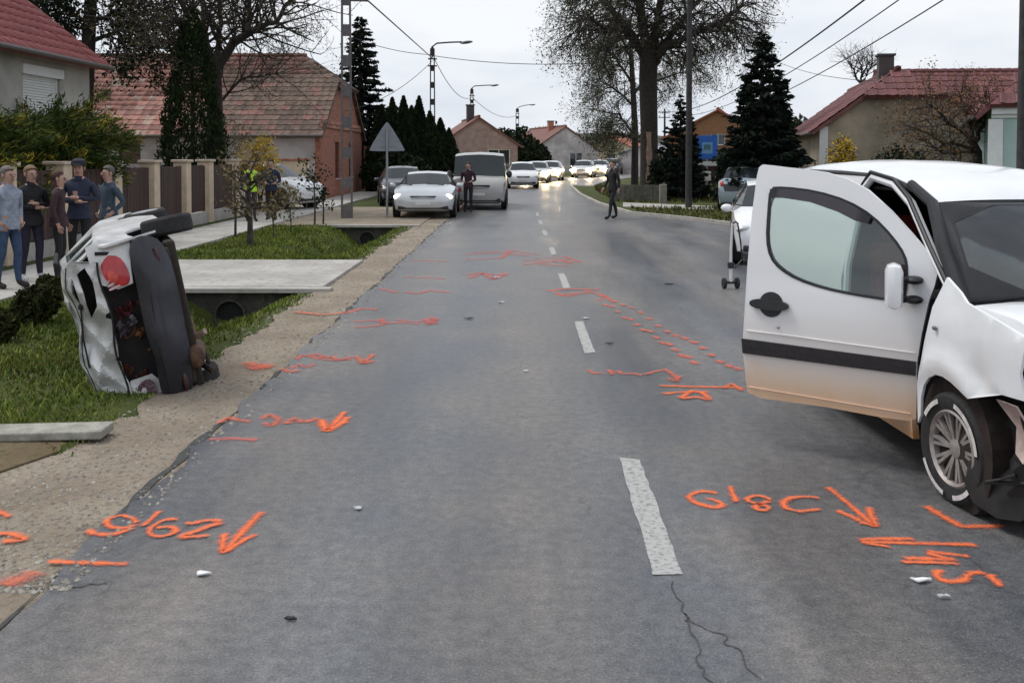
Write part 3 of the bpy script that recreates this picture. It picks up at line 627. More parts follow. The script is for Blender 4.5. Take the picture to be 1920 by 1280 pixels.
    def plane(O, su, sv, outline, m):
        nonlocal root
        O = Vector(O); su = Vector(su).normalized(); sv = Vector(sv).normalized(); nn = su.cross(sv)
        if nn.z < 0: nn = -nn
        b = MB(); panel(b, outline, [], lambda x, y, q: O + su * x + sv * y + nn * (-.015 - q), 0, .12)
        if root is None: root = b.build('roof', m, t)
        else: b.build('roof_slope', m, root)
        if tiles:
            tw, tl = tile; ys0 = min(p[1] for p in outline); ys1 = max(p[1] for p in outline); xs0 = min(p[0] for p in outline); xs1 = max(p[0] for p in outline)
            facing = (Mw.to_3x3() @ nn).dot(cw - (Mw @ (O + su * (xs0 + xs1) / 2 + sv * (ys0 + ys1) / 2)))
            if facing < -.0: return
            ri = 0; y = ys0
            rg = random.Random(3)
            while y < ys1 - .05:
                x = xs0 + tw / 2
                while x < xs1:
                    if inpoly(x, y + tl * .5, outline):
                        jz = rg.uniform(0, .008)
                        Mx = Matrix.Translation(O + su * x + sv * (y - .03) + nn * jz) @ Matrix((su, sv, su.cross(sv) if su.cross(sv).z > 0 else -su.cross(sv))).transposed().to_4x4() @ Matrix.Rotation(rg.uniform(-.012, .012), 4, 'Z')
                        m2 = tiles(x, y, rg); spots.append((Mx, m2, (Mw @ Mx.translation - cw).length))
                    x += tw
                y += tl; ri += 1
    k = hip0[0] if hip0 else None; hx = hip0[1] if hip0 else 0
    def side(sg):
        # local frame: s along +x, t up the slope
        O = (0, sg * (w2 + oh), eave - oh * math.tan(pitch)); sv = (0, -sg * math.cos(pitch), math.sin(pitch))
        Tt = T + to
        ol = [(-g0, 0), (L + g0, 0), (L + g0, Tt)] + ([(hx, Tt), (-g0, to + T * k)] if hip0 else [(-g0, Tt)])
        plane(O, (1, 0, 0), sv, ol, roofm)
    side(1); side(-1)
    if hip0:
        hz = eave + (ridge - eave) * k; wy = w2 * (1 - k)
        sv = Vector((hx + g0, 0, ridge - hz)); Lh = sv.length; sv.normalize()
        plane((-g0, 0, hz), (0, 1, 0), sv, [(-wy - .12, -.22), (wy + .12, -.22), (0, Lh)], roofm)
    if root: lay_tiles(spots, root, *tile, keep=keep)
    # ridge capping
    rm = tiles(0, 99, random.Random(1)) if tiles else roofm
    q = MB(); x = hx if hip0 else -g0
    while x < L + g0:
        q.tube([(x, 0, ridge + .0), (x + .4, 0, ridge + .012)], [.11, .125], 8); x += .38
    q.build('ridge_caps', rm, root)
    # gutters
    for sg in (-1, 1):
        q = MB(); q.tube([(-g0, sg * (w2 + oh + .05), eave - oh * math.tan(pitch) - .03), (L + g0, sg * (w2 + oh + .05), eave - oh * math.tan(pitch) - .03)], .06, 8)
        q.build('gutter', M('gutter', (.10, .085, .08), .5, .2), root)
    if chimney:
        x, y, zt, s, cm = chimney; q = MB(); zb = ridge - abs(y) * math.tan(pitch) - .3
        q.box((x, y, (zb + zt) / 2), (s, s, zt - zb)); c = q.build('chimney', cm, root); q2 = MB(); q2.box((x, y, zt + .04), (s + .12, s + .12, .078)); q2.build('chimney_cap', M('cap_dark', (.06, .05, .05), .9), root)
    if trim:
        b = MB()
        for (c, s_) in trim[1]: b.box(c, s_)
        b.build('cornice', trim[0], t)
    return t
pl_grey = M('grey_render', (.42, .40, .36), .9, .2, .9, bump=.2, bscale=120)
pl_white = M('chalky_render', (.50, .46, .45), .9, .26, .8, bump=.2, bscale=80)
pl_beige = M('beige_render', (.33, .28, .21), .92, .3, .7, bump=.25, bscale=60)
pl_cream = M('cream_render', (.60, .50, .36), .9, .12, 3, bump=.15, bscale=90)
pl_mint = M('mint_render', (.40, .52, .50), .9, .07, 2, bump=.15, bscale=100)
red_tile = M('red_tile', (.27, .060, .056), .55, .2, 5, rnd=.16)
old_tile = M('mossy_brown_tile', (.130, .085, .064), .85, .3, 3, rnd=.28)
oldr_tile = M('weathered_red_tile', (.175, .078, .062), .8, .3, 3, rnd=.25)
pink_tile = M('salmon_tile', (.30, .135, .105), .8, .22, 3, rnd=.28)
pale_tile = M('lichen_pale_tile', (.36, .25, .20), .85, .2, 3, rnd=.2)
maroon_tile = M('maroon_tile', (.150, .050, .050), .65, .25, 4, rnd=.2)
orange_tile = M('orange_tile', (.38, .115, .06), .7, .2, 4, rnd=.2)
brick_m = M('brick_orange', (.36, .15, .10), .9, .3, 6)
# ================================================================== buildings
house('pale_house', 'pale grey house with a bright red tiled roof and closed white shutter', (-15.6, 24.75, 0), R(-90), 14, 9, 4.6, 8.15, pl_grey, red_tile, lambda x, y, rg: red_tile,
      wins=[('b', 2.45, 3.25, 1.75, 1.05, 'shutter')], oh=.5, tile=(.33, .40))
def t2(x, y, rg):
    q = rg.random()
    if x > 5.6 - .4 * math.sin(y * 3): return pale_tile if q < .10 else (pink_tile if q < .86 else oldr_tile)
    if y > 4.9: return oldr_tile if q < .75 else old_tile
    return old_tile if q < .86 else oldr_tile
hz2 = 3.05
farm = house('farmhouse', 'long old farmhouse with a patched mossy tile roof and brick street gable', (-8.5, 46.35, 0), R(180), 22, 10.7, hz2, 6.72, pl_white, old_tile, t2, hip0=(.6, 1.75),
      wins=[('b', 8.2, 2.05, .95, 1.0, 'brown'), ('l', 1.6, 1.7, 1.1, 1.7, 'brown'), ('l', -2.0, 1.7, 1.1, 1.7, 'brown')], oh=.4, tile=(.36, .40), gablem=brick_m)
# brick courses on the street gable: a band of bricks at the eave and corner pilaster
bk = bpy.data.meshes.new('brick'); _b = MB(); _b.box((0, 0, 0), (.06, .48, .16), None, .012); bk.from_pydata(_b.v, [], _b.f); bk.materials.append(M('brick_band', (.42, .20, .14), .9, .25, 8, rnd=.25))
gw = [o for o in farm.children if o.name.startswith('wall')][2]
for i in range(22):
    o = bpy.data.objects.new('brick', bk); COL.objects.link(o); o.parent = gw; o.location = (-.035, -5.2 + i * .495, hz2 + .16)
for i in range(22):
    o = bpy.data.objects.new('brick', bk); COL.objects.link(o); o.parent = gw; o.location = (-.055, -5.2 + i * .495, hz2 + .335)
# low garden wall and gate beside the farmhouse
g = thing('garden_wall', 'low cream garden wall with brick coping beside the brick gable', 'wall', (-8.6, 38.6, 0), 0)
MB().box((-.55, 0, .85), (1.3, .3, 1.7)).build('wall', pl_cream, g); MB().box((-.55, 0, 1.75), (1.45, .42, .1), None, .02).build('coping', brick_m, g)
gt = thing('board_gate', 'brown timber gate just past the brick gable', 'gate', (-8.3, 52.2, 0), 0)
for i in range(14): MB().box((.0, .25 + i * .42, 1.15), (.05, .39, 2.1)).build('board', M('gate_wood', (.13, .085, .06), .8, .25, 9, rnd=.2), gt)
for z in (.5, 1.8): MB().box((-.06, 3, z), (.06, 6, .12)).build('rail', M('gate_wood', (.13, .085, .06)), gt)
for y in (0, 6.1): MB().box((0, y, 1.2), (.3, .3, 2.4), None, .02).build('post', brick_m, gt)
# houses far along the left side
house('gabled_house', 'red roofed house with a dark gable verge behind the minibus', (-3.2, 76, 0), R(100), 11, 6.2, 2.9, 5.0, M('pinkish_render', (.30, .22, .20), .9, .2, 2), oldr_tile, None,
      wins=[('l', -1.6, 1.4, 1.8, 2.0, 'glass'), ('l', 1.5, 1.5, 1.2, 1.3, 'glass')], chimney=(3.2, .3, 6.0, .6, M('cap_dark', (.06, .05, .05))))
house('red_roof_house', 'far white walled house with a rusty red roof and blue gate', (5.0, 104, 0), R(105), 14, 7.5, 2.6, 5.1, pl_white, oldr_tile, None, wins=[('l', -1.2, 1.2, 1.5, 2.0, 'glass')], chimney=(4, .5, 5.7, .6, brick_m))
house('orange_roof_house', 'distant house with an orange roof left of the big tree trunk', (13.0, 136, 0), R(70), 10, 8, 2.6, 4.6, pl_cream, orange_tile, None, wins=[('l', 0, 1.4, 1.2, 1.4, 'glass')])
house('white_outbuilding', 'low pale outbuilding behind the big tree trunk', (12.5, 98, 0), R(60), 9, 5, 2.2, 3.0, pl_white, M('grey_sheet', (.30, .32, .33), .5, .1), None)
house('far_orange_house', 'orange gabled house peeping above the blue bus stop sign', (13.6, 66, 0), R(75), 9, 7, 3.3, 5.1, M('orange_render', (.34, .17, .09), .9, .15), orange_tile, None, wins=[('l', 0, 3.0, 1.0, .8, 'glass')])
# right side
rzh = math.atan2(13.5, 2.7)
hr = house('beige_house', 'beige house with maroon half-hipped roof and blind gable wall', (14.15, 35.5, 0), rzh, 14, 5.9, 3.05, 5.22, pl_beige, maroon_tile, lambda x, y, rg: maroon_tile, hip0=(.55, 1.15),
      wins=[('b', 1.7, 1.2, .7, 1.0, 'glass')], oh=.35, tile=(.36, .42), chimney=(1.9, .35, 5.75, .55, M('cap_dark', (.06, .05, .05))))
MB().box((-.03, 2.82, 1.5), (.05, .3, 3.0)).build('corner_pilaster', frame_white, hr)
house('long_wing', 'long maroon roofed wing set back behind the beige gable', (15.6, 42.0, 0), R(-4), 16, 6, 3.3, 5.55, pl_beige, maroon_tile, lambda x, y, rg: maroon_tile, wins=[('f', 3.2, 1.75, .9, .8, 'glass'), ('f', 7, 1.75, .9, .8, 'glass')], oh=.3, tile=(.38, .42))
hm = house('mint_house', 'mint green house with a white cornice at the right picture edge', (15.45, 24.1, 0), R(67), 10, 6.6, 3.35, 6.4, pl_mint, maroon_tile, lambda x, y, rg: maroon_tile, hip0=(.02, 3.2),
      wins=[('l', 1.95, 1.45, .95, 1.7, 'glass'), ('l', -1.4, 1.45, .95, 1.7, 'glass')], oh=.42, tile=(.36, .42), trim=(frame_white, [((-.07, 0, 3.12), (.14, 6.6, .24)), ((-.03, 0, 2.95), (.06, 6.6, .09)), ((-.03, 3.2, 1.4), (.06, .35, 2.95))]))

# ================================================================== fence, posts, poles, signs
cream_m = M('cream_post', (.62, .49, .36), .85, .1, 5, bump=.15, bscale=80)
plank_m = M('dark_plank', (.052, .026, .022), .6, .25, 12, rnd=.25, stretch=(1, 1, .2))
fx = -9.05
fence = thing('plank_fence', 'dark brown plank fence with cream rendered posts along the left pavement', 'fence', (fx, 0, 0), 0)
py = [10.2, 12.4, 14.6, 16.7, 18.8, 21.2, 23.45, 25.7, 27.6, 30.2]
pm = bpy.data.meshes.new('post'); b = MB(); b.box((0, 0, .87), (.36, .36, 1.74), None, .012); pm.from_pydata(b.v, [], b.f); pm.materials.append(cream_m)
cm_ = bpy.data.meshes.new('cap'); b = MB(); b.box((0, 0, 1.775), (.46, .46, .07), None, .015); cm_.from_pydata(b.v, [], b.f); cm_.materials.append(M('post_cap', (.55, .45, .36), .9, .1))
plm = bpy.data.meshes.new('plank'); b = MB(); b.box((0, 0, 0), (.022, .118, 1.30), None, .006); plm.from_pydata(b.v, [], b.f); plm.materials.append(plank_m)
def part(name, me, parent, loc):
    o = bpy.data.objects.new(name, me); COL.objects.link(o); o.parent = parent; o.location = loc; return o
for y in py:
    q = part('post', pm, fence, (0, y, 0)); part('cap', cm_, q, (0, 0, 0))
for a, c in zip(py[:-1], py[1:]):
    MB().box((0, (a + c) / 2, .16), (.25, c - a - .37, .32)).build('plinth', concrete, fence)
    n = int((c - a - .4) / .13); rg = random.Random(int(a * 10))
    for i in range(n): part('plank', plm, fence, (.045 + rg.uniform(-.003, .003), a + .22 + (i + .5) * (c - a - .44) / n, .99 + rg.uniform(-.012, .012)))
    for z in (.55, 1.4): MB().box((.01, (a + c) / 2, z), (.035, c - a - .38, .06)).build('rail', plank_m, fence)
pole_m = M('pole_concrete', (.13, .12, .12), .9, .2, 8, bump=.2, bscale=40)
dark_pole = M('dark_pole', (.045, .04, .04), .85, .3, 6)
def slot_pole(label, loc, h, w, group=None, lamp=None, dark=False, bracket=None):
    t = thing('concrete_pole' if not lamp else 'street_lamp', label, 'pole' if not lamp else 'street lamp', loc, R(8), group); m = dark_pole if dark else pole_m
    b = MB(); n = int(h / .9)
    for s in (-1, 1): b.prism([(s * w * .5 - .06 * s - .0, -.09, 0), (s * w * .5, -.09, 0), (s * w * .5, .09, 0), (s * w * .5 - .06 * s, .09, 0)], (-s * w * .14, 0, h))
    b.build('shaft', m, t)
    for i in range(n + 1):
        k = i / n; ww = w * (1 - .28 * k) - .13; MB().box((0, 0, .15 + (h - .3) * k), (ww + .01, .165, .34 if i % n else .5)).build('web', m, t)
    if lamp:
        b = MB(); L, rise = lamp; b.tube([(0, 0, h - .5), (0, 0, h + .1), (.25, 0, h + .3), (L * .6, 0, h + .3 + rise * .7), (L, 0, h + .3 + rise)], .045, 8); b.build('arm', m, t)
        b = MB(); b.ell((L + .25, 0, h + .28 + rise), (.38, .14, .09), 12, 6, (0, R(-8), 0)); b.build('lamp_head', M('lamp_grey', (.09, .09, .10), .5, .1), t, True)
        for z in (h - .6, h - 1.0): MB().box((0, -.12, z), (.5, .06, .08)).build('crossarm', m, t)
    if bracket:
        b = MB(); b.tube([(0, 0, bracket[2]), bracket], .035, 6); b.build('bracket', m, t)
    return t
G1 = Vector((-5.26, 29.2, .0))
slot_pole('slotted concrete pole standing at the pavement beside the triangular sign', G1, 10.5, .36, bracket=(.66, .02, 6.62))
L2 = Vector((-4.97, 54.9, 0)); L3 = Vector((-4.4, 88.8, 0)); L4 = Vector((-.28, 127, 0)); L5 = Vector((6.6, 173, 0)); L6 = Vector((14.7, 237, 0))
slot_pole('street lamp on a concrete pole, the nearest and tallest in view', L2, 8, .36, None, (1.7, .1), True)
slot_pole('second nearest street lamp on a concrete pole beside the red gabled house', L3, 8, .40, None, (1.9, .1), True)
slot_pole('third street lamp above the far dark hedge', L4, 8, .55, None, (1.8, .3), True)
slot_pole('fourth slim pole far down the street', L5, 8, .5, None, None, True)
slot_pole('farthest pole at the end of the street', L6, 8, .6, None, None, True)
def round_pole(label, loc, h, r, m, arms=True):
    t = thing('utility_pole', label, 'pole', loc, R(10)); b = MB(); b.tube([(0, 0, -.1), (0, 0, h * .5), (0, 0, h)], [r, r * .85, r * .68], 12); b.build('shaft', m, t, True)
    if arms:
        for z in (h - .35, h - .9):
            MB().box((0, r + .05, z), (1.3, .09, .09)).build('crossarm', m, t)
            for x in (-.55, 0, .55): MB().lathe([(.035, 0), (.05, .05), (.03, .08), (.045, .12), (.01, .15)], 8, Matrix.Translation((x, r + .05, z + .045))).build('insulator', M('insulator', (.5, .48, .45), .3), t)
    return t
RP = P(1917, 291, 20.0); RP.z = 0
round_pole('dark wooden pole cut by the right picture edge', RP, 8.2, .12, dark_pole)
MP = G(1291, 394); round_pole('dark wooden pole in the lawn before the bus stop sign', MP, 9.6, .12, dark_pole, False)
FP_ = P(1246, 291, 104); FP_.z = 0; round_pole('far thin pole seen right of the big tree trunk', FP_, 6.9, .14, dark_pole)
wire_m = M('wire', (.03, .03, .035), .6, .1)
def wire(label, a, b, sag, r=.012, n=40):
    a, b = Vector(a), Vector(b); q = MB(); q.tube([a.lerp(b, i / n) - Vector((0, 0, 4 * sag * (i / n) * (1 - i / n))) for i in range(n + 1)], r, 5)
    return tag(q.build('overhead_wire', wire_m), label, 'wire')
top2 = L2 + Vector((0, -.1, 7.45))
br = Matrix.Translation(G1) @ Matrix.Rotation(R(8), 4, 'Z') @ Vector((.66, .02, 6.62))
wire('thick cable falling from the top of the frame to the nearest lamp', br, top2, -.0, .026)
wire('cable continuing over the near road from the slotted pole bracket', br, (-4.4, -9, 8.4), .6, .026)
wire('cable from the nearest lamp to the second one', top2 + Vector((.1, .1, 0)), L3 + Vector((0, 0, 7.3)), .9, .022)
wire('cable from the second lamp on to the third', L3 + Vector((0, 0, 7.3)), L4 + Vector((0, 0, 7.2)), .9, .025)
wire('thin cable crossing the street from the nearest lamp to the big tree', L2 + Vector((0, 0, 7.6)), P(1200, 112, 47), .35, .02)
wire('thin cable reaching the nearest lamp from the left', P(640, 62, 52), L2 + Vector((0, 0, 7.65)), .25, .018)
wire('service cable dropping from the nearest lamp towards the farmhouse', L2 + Vector((0, 0, 7.3)), P(640, 210, 46), .5, .016)
wire('thick upper right cable between the right poles', RP + Vector((-.45, .1, 7.4)), FP_ + Vector((-.4, 0, 6.7)), 1.55, .03, 70)
wire('middle right cable between the right poles', RP + Vector((.1, .1, 7.1)), FP_ + Vector((0, 0, 6.5)), 1.75, .02, 70)
wire('lower right cable above the beige house chimney', RP + Vector((.6, .1, 6.6)), FP_ + Vector((.4, 0, 6.0)), 1.75, .02, 70)
wire('cable descending to the maroon roof of the beige house', P(1440, 108, 60), P(1640, 152, 38), .3, .014)

# warning sign seen from behind
p = G(726, 408); s = thing('road_sign', 'triangular road sign seen from its grey back on a thin post', 'sign', p, R(4))
sg = M('sign_back', (.22, .24, .27), .45, .1, 4, metal=.3); b = MB(); b.tube([(0, 0, -.1), (0, 0, 2.75)], .035, 10); b.build('post', M('galvanised', (.30, .31, .33), .45, .1, 9, metal=.5), s, True)
tri = smooth_loop([(-.50, 2.05), (.50, 2.05), (.56, 2.10), (.05, 2.94), (-.05, 2.94), (-.56, 2.10)], 1); b = MB(); panel(b, tri, [], lambda x, z, q: Vector((x, .05 + q, z)), 0, .015); b.build('plate', sg, s)
for z in (2.22, 2.52): MB().box((0, .03, z), (.4 if z < 2.4 else .2, .03, .05)).build('clamp', sg, s)
# bus stop sign: blue square with a pale inner panel, on a post with a timetable plate below
p = P(1326, 291, 43.0); p.z = 0; s = thing('bus_stop_sign', 'blue square bus stop sign with a pale bus panel on it', 'sign', p, R(-8))
b = MB(); b.tube([(0, .05, -.1), (0, .05, 2.9)], .04, 10); b.build('post', M('galvanised', (.3, .31, .33)), s, True)
blue = M('sign_blue', (.02, .13, .50), .4, .08); b = MB(); b.box((0, 0, 2.28), (.92, .03, 1.05), None, .012); b.build('plate', blue, s)
MB().box((0, -.019, 2.25), (.46, .006, .5)).build('bus_panel', M('sign_pale', (.16, .36, .55), .4, .05), s)
b = MB(); b.box((0, -.026, 2.30), (.30, .006, .2)); b.box((-.08, -.026, 2.17), (.06, .006, .05)); b.box((.08, -.026, 2.17), (.06, .006, .05)); b.build('bus_symbol', M('sign_ink', (.05, .16, .18), .5), s)
MB().box((0, -.002, 1.55), (.85, .03, .2), None, .01).build('name_plate', M('sign_white', (.6, .6, .58), .5), s)
MB().box((.02, -.002, 1.0), (.3, .03, .42), None, .01).build('timetable', M('sign_white', (.6, .6, .58)), s)
# white marker post and the low stone ring by the big tree
p = G(1268, 372); o = MB().box((0, 0, .42), (.17, .14, .84), None, .02).build('marker_post', M('marker_white', (.62, .62, .6), .6, .1)); o.location = p; tag(o, 'short white marker post between the big trunk and the pole', 'post')
# low weathered wall at the foot of the big tree
p = G(1200, 381); lw = thing('low_wall', 'low weathered grey board wall at the foot of the big tree', 'wall', p, R(-6))
wm = M('weathered_board', (.13, .12, .10), .9, .3, 8, rnd=.25)
for i in range(5): MB().box((-.75 + i * .36, 0, .36), (.345, .07, .72 + .03 * (i % 2)), None, .01).build('board', wm, lw)
for x in (-.95, .95): MB().box((x, .02, .4), (.1, .1, .86), None, .01).build('post', wm, lw)
p = G(1243, 385); o = MB().box((0, 0, .4), (.26, .26, .82), None, .02).build('stone_post', M('stone_grey', (.22, .21, .17), .9, .25)); o.location = p; tag(o, 'squat mossy stone post beside the low board wall', 'post')
# ================================================================== plants
def quads(C, A, B_):
    """one rhombus leaf per centre; A, B_ = half axes"""
    V = np.stack([C - A, C + B_, C + A, C - B_], 1).reshape(-1, 3)
    return V, np.arange(len(V)).reshape(-1, 4)
def unit(v): return v / np.maximum(np.linalg.norm(v, axis=1, keepdims=True), 1e-9)
def leaf_cloud(C, size, rg, aspect=.5, dirs=None, jitter=.8):
    n = len(C); d = rg.normal(size=(n, 3))
    if dirs is not None: d = dirs + d * jitter
    d = unit(d); o = unit(np.cross(d, rg.normal(size=(n, 3)))); s = size * rg.uniform(.6, 1.35, (n, 1))
    return quads(C, d * s, o * s * aspect)
leaf_m = {
    'spruce': M('spruce_needles', (.008, .013, .010), .9, .3, 2, island=.5, col2=(.017, .026, .017), spec=.15),
    'thuja': M('thuja_scales', (.012, .022, .008), .9, .3, 2.5, island=.5, col2=(.028, .042, .015), spec=.15),
    'hedge': M('hedge_leaves', (.009, .016, .008), .9, .3, 1.5, island=.5, col2=(.020, .032, .013), spec=.15),
    'juniper': M('juniper_green', (.026, .048, .009), .85, .3, 2, island=.5, col2=(.07, .095, .016), spec=.2),
    'gold': M('juniper_gold', (.17, .165, .016), .8, .3, 2, island=.45, col2=(.36, .26, .03), spec=.2),
    'dwarf': M('dwarf_conifer', (.018, .024, .008), .9, .3, 6, island=.5, col2=(.045, .048, .014), spec=.15),
    'yellow': M('forsythia_bloom', (.52, .34, .015), .7, .2, 4, island=.3, col2=(.66, .46, .03)),
    'young': M('young_leaves', (.055, .060, .030), .85, .3, 1.2, island=.5, col2=(.13, .135, .075), spec=.2),
    'buds': M('budding_twigs', (.09, .07, .03), .85, .3, 2, island=.4, col2=(.17, .13, .06)),
    'far': M('far_leaves', (.035, .042, .025), .95, .3, .5, island=.4, col2=(.075, .075, .045), spec=.1),
    'rust': M('rust_leaves', (.14, .065, .02), .85, .3, 2, island=.4, col2=(.24, .13, .035)),
}
bark = M('bark', (.038, .031, .026), .95, .35, 9, bump=.5, bscale=30)
bark_grey = M('bark_grey', (.055, .048, .042), .95, .35, 9, bump=.5, bscale=30)
def thing_tree(name, label, cat, loc, group=None): return thing(name, label, cat, loc, 0, group)
def spruce(label, loc, h, rb, seed, mat='spruce', n=5200, tops=((0, 0, 1),), tier=.34, droop=.35, z0=.04, name='spruce_tree', group=None):
    t = thing_tree(name, label, 'tree', loc, group); rg = np.random.default_rng(seed)
    b = MB(); b.tube([(0, 0, -.2), (0, 0, h * .5), (0, 0, h * .97)], [rb * .11, rb * .07, .015], 8)
    Vs = []; Fs = []; off = 0
    for (tx, ty, ts) in tops:
        hh = h * ts; z = hh * z0; k = 0
        while z < hh * .985:
            f = 1 - z / hh; r = rb * (.08 + .92 * f ** .85) * (1 if ts == 1 else .6); nb = int(7 + 9 * f); ph = rg.uniform(0, 6.28)
            for j in range(nb):
                a = ph + 6.283 * j / nb + rg.normal() * .18; L = r * rg.uniform(.55, 1.12) * (1 + .16 * np.sin(3 * a + seed + z * 1.7))
                m = max(4, int(L * n / (h * 26))); s = rg.uniform(.12, 1, m) ** .7
                zz = z + rg.normal() * .10; base = np.stack([np.cos(a) * L * s, np.sin(a) * L * s, zz + L * (.10 * s - droop * s ** 2 * .8 + .18 * s ** 4)], 1)
                base += rg.normal(size=(m, 3)) * np.array([.10, .10, .035]) * (L * .5 + .15) * np.stack([s, s, s], 1)
                dirs = np.stack([np.full(m, np.cos(a)), np.full(m, np.sin(a)), np.full(m, -.28)], 1)
                V, F = leaf_cloud(base + np.array([tx, ty, 0]), .055 + .05 * L ** .5 + .035 * h / 8, rg, .38, dirs, .5); Vs.append(V); Fs.append(F + off); off += len(V)
            z += tier * (.55 + .6 * f) * (h / 8) ** .5
    b.build('trunk', bark, t, True)
    link('crown', npmesh('crown', np.concatenate(Vs), np.concatenate(Fs)), t, leaf_m[mat]); return t
def column(label, loc, h, r, seed, mat='thuja', n=5000, name='thuja', cat='shrub', group=None, power=.7, squash=1.0, size=.085):
    t = thing_tree(name, label, cat, loc, group); rg = np.random.default_rng(seed)
    MB().tube([(0, 0, -.1), (0, 0, h * .9)], [r * .12, .02], 6).build('trunk', bark, t)
    u = rg.uniform(0, 1, n); z = h * u; prof = r * np.minimum(1, (1 - u) ** power * 1.25) * np.minimum(1, .72 + u * 2.2)
    a = rg.uniform(0, 6.283, n); lump = 1 + .13 * np.sin(a * 5 + z * 3 + seed) + .09 * np.sin(a * 9 - z * 6)
    rr = prof * lump * rg.uniform(.55, 1.03, n) ** .5
    C = np.stack([np.cos(a) * rr, np.sin(a) * rr * squash, z], 1)
    V, F = leaf_cloud(C, size, rg, .45, np.stack([np.cos(a) * .35, np.sin(a) * .35, np.ones(n)], 1), .35)
    link('foliage', npmesh('foliage', V, F), t, leaf_m[mat]); return t
def bush(label, loc, rx, ry, h, seed, mat='hedge', n=3000, name='bush', group=None, size=.07, lumps=7, mat2=None, frac2=.2, cat='shrub', z0=.0):
    t = thing_tree(name, label, cat, loc, group); rg = np.random.default_rng(seed); Cs = []
    for i in range(lumps):
        a = rg.uniform(0, 6.283); q = rg.uniform(0, .62); c = np.array([np.cos(a) * q * rx, np.sin(a) * q * ry, z0 + h * rg.uniform(.3, .62)]); s = rg.uniform(.36, .55)
        d = unit(rg.normal(size=(n // lumps, 3))) * rg.uniform(.6, 1.02, (n // lumps, 1)); Cs.append(c + d * np.array([rx * s, ry * s, h * s * .72]))
    C = np.concatenate(Cs); C[:, 2] = np.maximum(C[:, 2], .02)
    st = MB()
    for i in range(5):
        a = i * 1.3 + seed; st.tube([(0, 0, -.05), (math.cos(a) * rx * .3, math.sin(a) * ry * .3, h * .5)], [.03, .012], 5)
    st.build('stems', bark, t)
    pick = rg.uniform(0, 1, len(C)) < (frac2 if mat2 else 0)
    V, F = leaf_cloud(C[~pick], size, rg, .5); link('foliage', npmesh('foliage', V, F), t, leaf_m[mat])
    if mat2: V, F = leaf_cloud(C[pick], size * .9, rg, .5); link('blossom', npmesh('blossom', V, F), t, leaf_m[mat2])
    return t
def tubes_np(segs, name, parent, m, sides=(7, 5, 4, 3)):
    """segs: list of (points, radii, level)"""
    V = []; F = []; off = 0
    for pts, rad, lv in segs:
        P_ = np.array(pts); n = sides[min(lv, len(sides) - 1)]; k = len(P_); D = np.gradient(P_, axis=0); D = unit(D)
        ref = np.where(np.abs(D[:, 2:3]) < .9, np.array([[0, 0, 1.]]), np.array([[1., 0, 0]])); a = unit(np.cross(D, ref)); c = np.cross(D, a)
        th = np.arange(n) * 2 * np.pi / n; r = np.array(rad)[:, None, None]
        ring = P_[:, None, :] + r * (a[:, None, :] * np.cos(th)[None, :, None] + c[:, None, :] * np.sin(th)[None, :, None])
        V.append(ring.reshape(-1, 3)); i = np.arange(k - 1)[:, None] * n + np.arange(n)[None, :]; j = np.arange(k - 1)[:, None] * n + (np.arange(n)[None, :] + 1) % n
        F.append(np.stack([i, j, j + n, i + n], -1).reshape(-1, 4) + off); off += k * n
    return link(name, npmesh(name, np.concatenate(V), np.concatenate(F)), parent, m, True)
def sprout(segs, tips, p, d, L, r, lv, maxlv, rg, kids=(5, 5, 4, 3), droop=0.0, spread=.8, up=.12, shrink=.55):
    n = 5; pts = [np.array(p, float)]; dd = np.array(d, float); dd /= np.linalg.norm(dd)
    for i in range(n):
        dd = dd + rg.normal(size=3) * .13 + np.array([0, 0, up - droop * (lv / maxlv)]) * .5; dd /= np.linalg.norm(dd); pts.append(pts[-1] + dd * L / n)
    segs.append((pts, list(np.linspace(r, r * .42, n + 1)), lv))
    if lv >= maxlv: tips.append((pts[-1], dd)); tips.append((pts[3], dd)); return
    for q in range(kids[min(lv, len(kids) - 1)]):
        k = rg.uniform(.3, 1.0) * n; i = min(int(k), n - 1); pp = pts[i] + (pts[i + 1] - pts[i]) * (k - i)
        t = pts[i + 1] - pts[i]; t = t / np.linalg.norm(t); o = np.cross(t, rg.normal(size=3)); o /= np.linalg.norm(o); nd = t * (1 - spread * .5) + o * spread
        sprout(segs, tips, pp, nd, L * rg.uniform(shrink * .75, shrink * 1.2), r * .5 * (1 - .06 * k), lv + 1, maxlv, rg, kids, droop, spread, up, shrink)
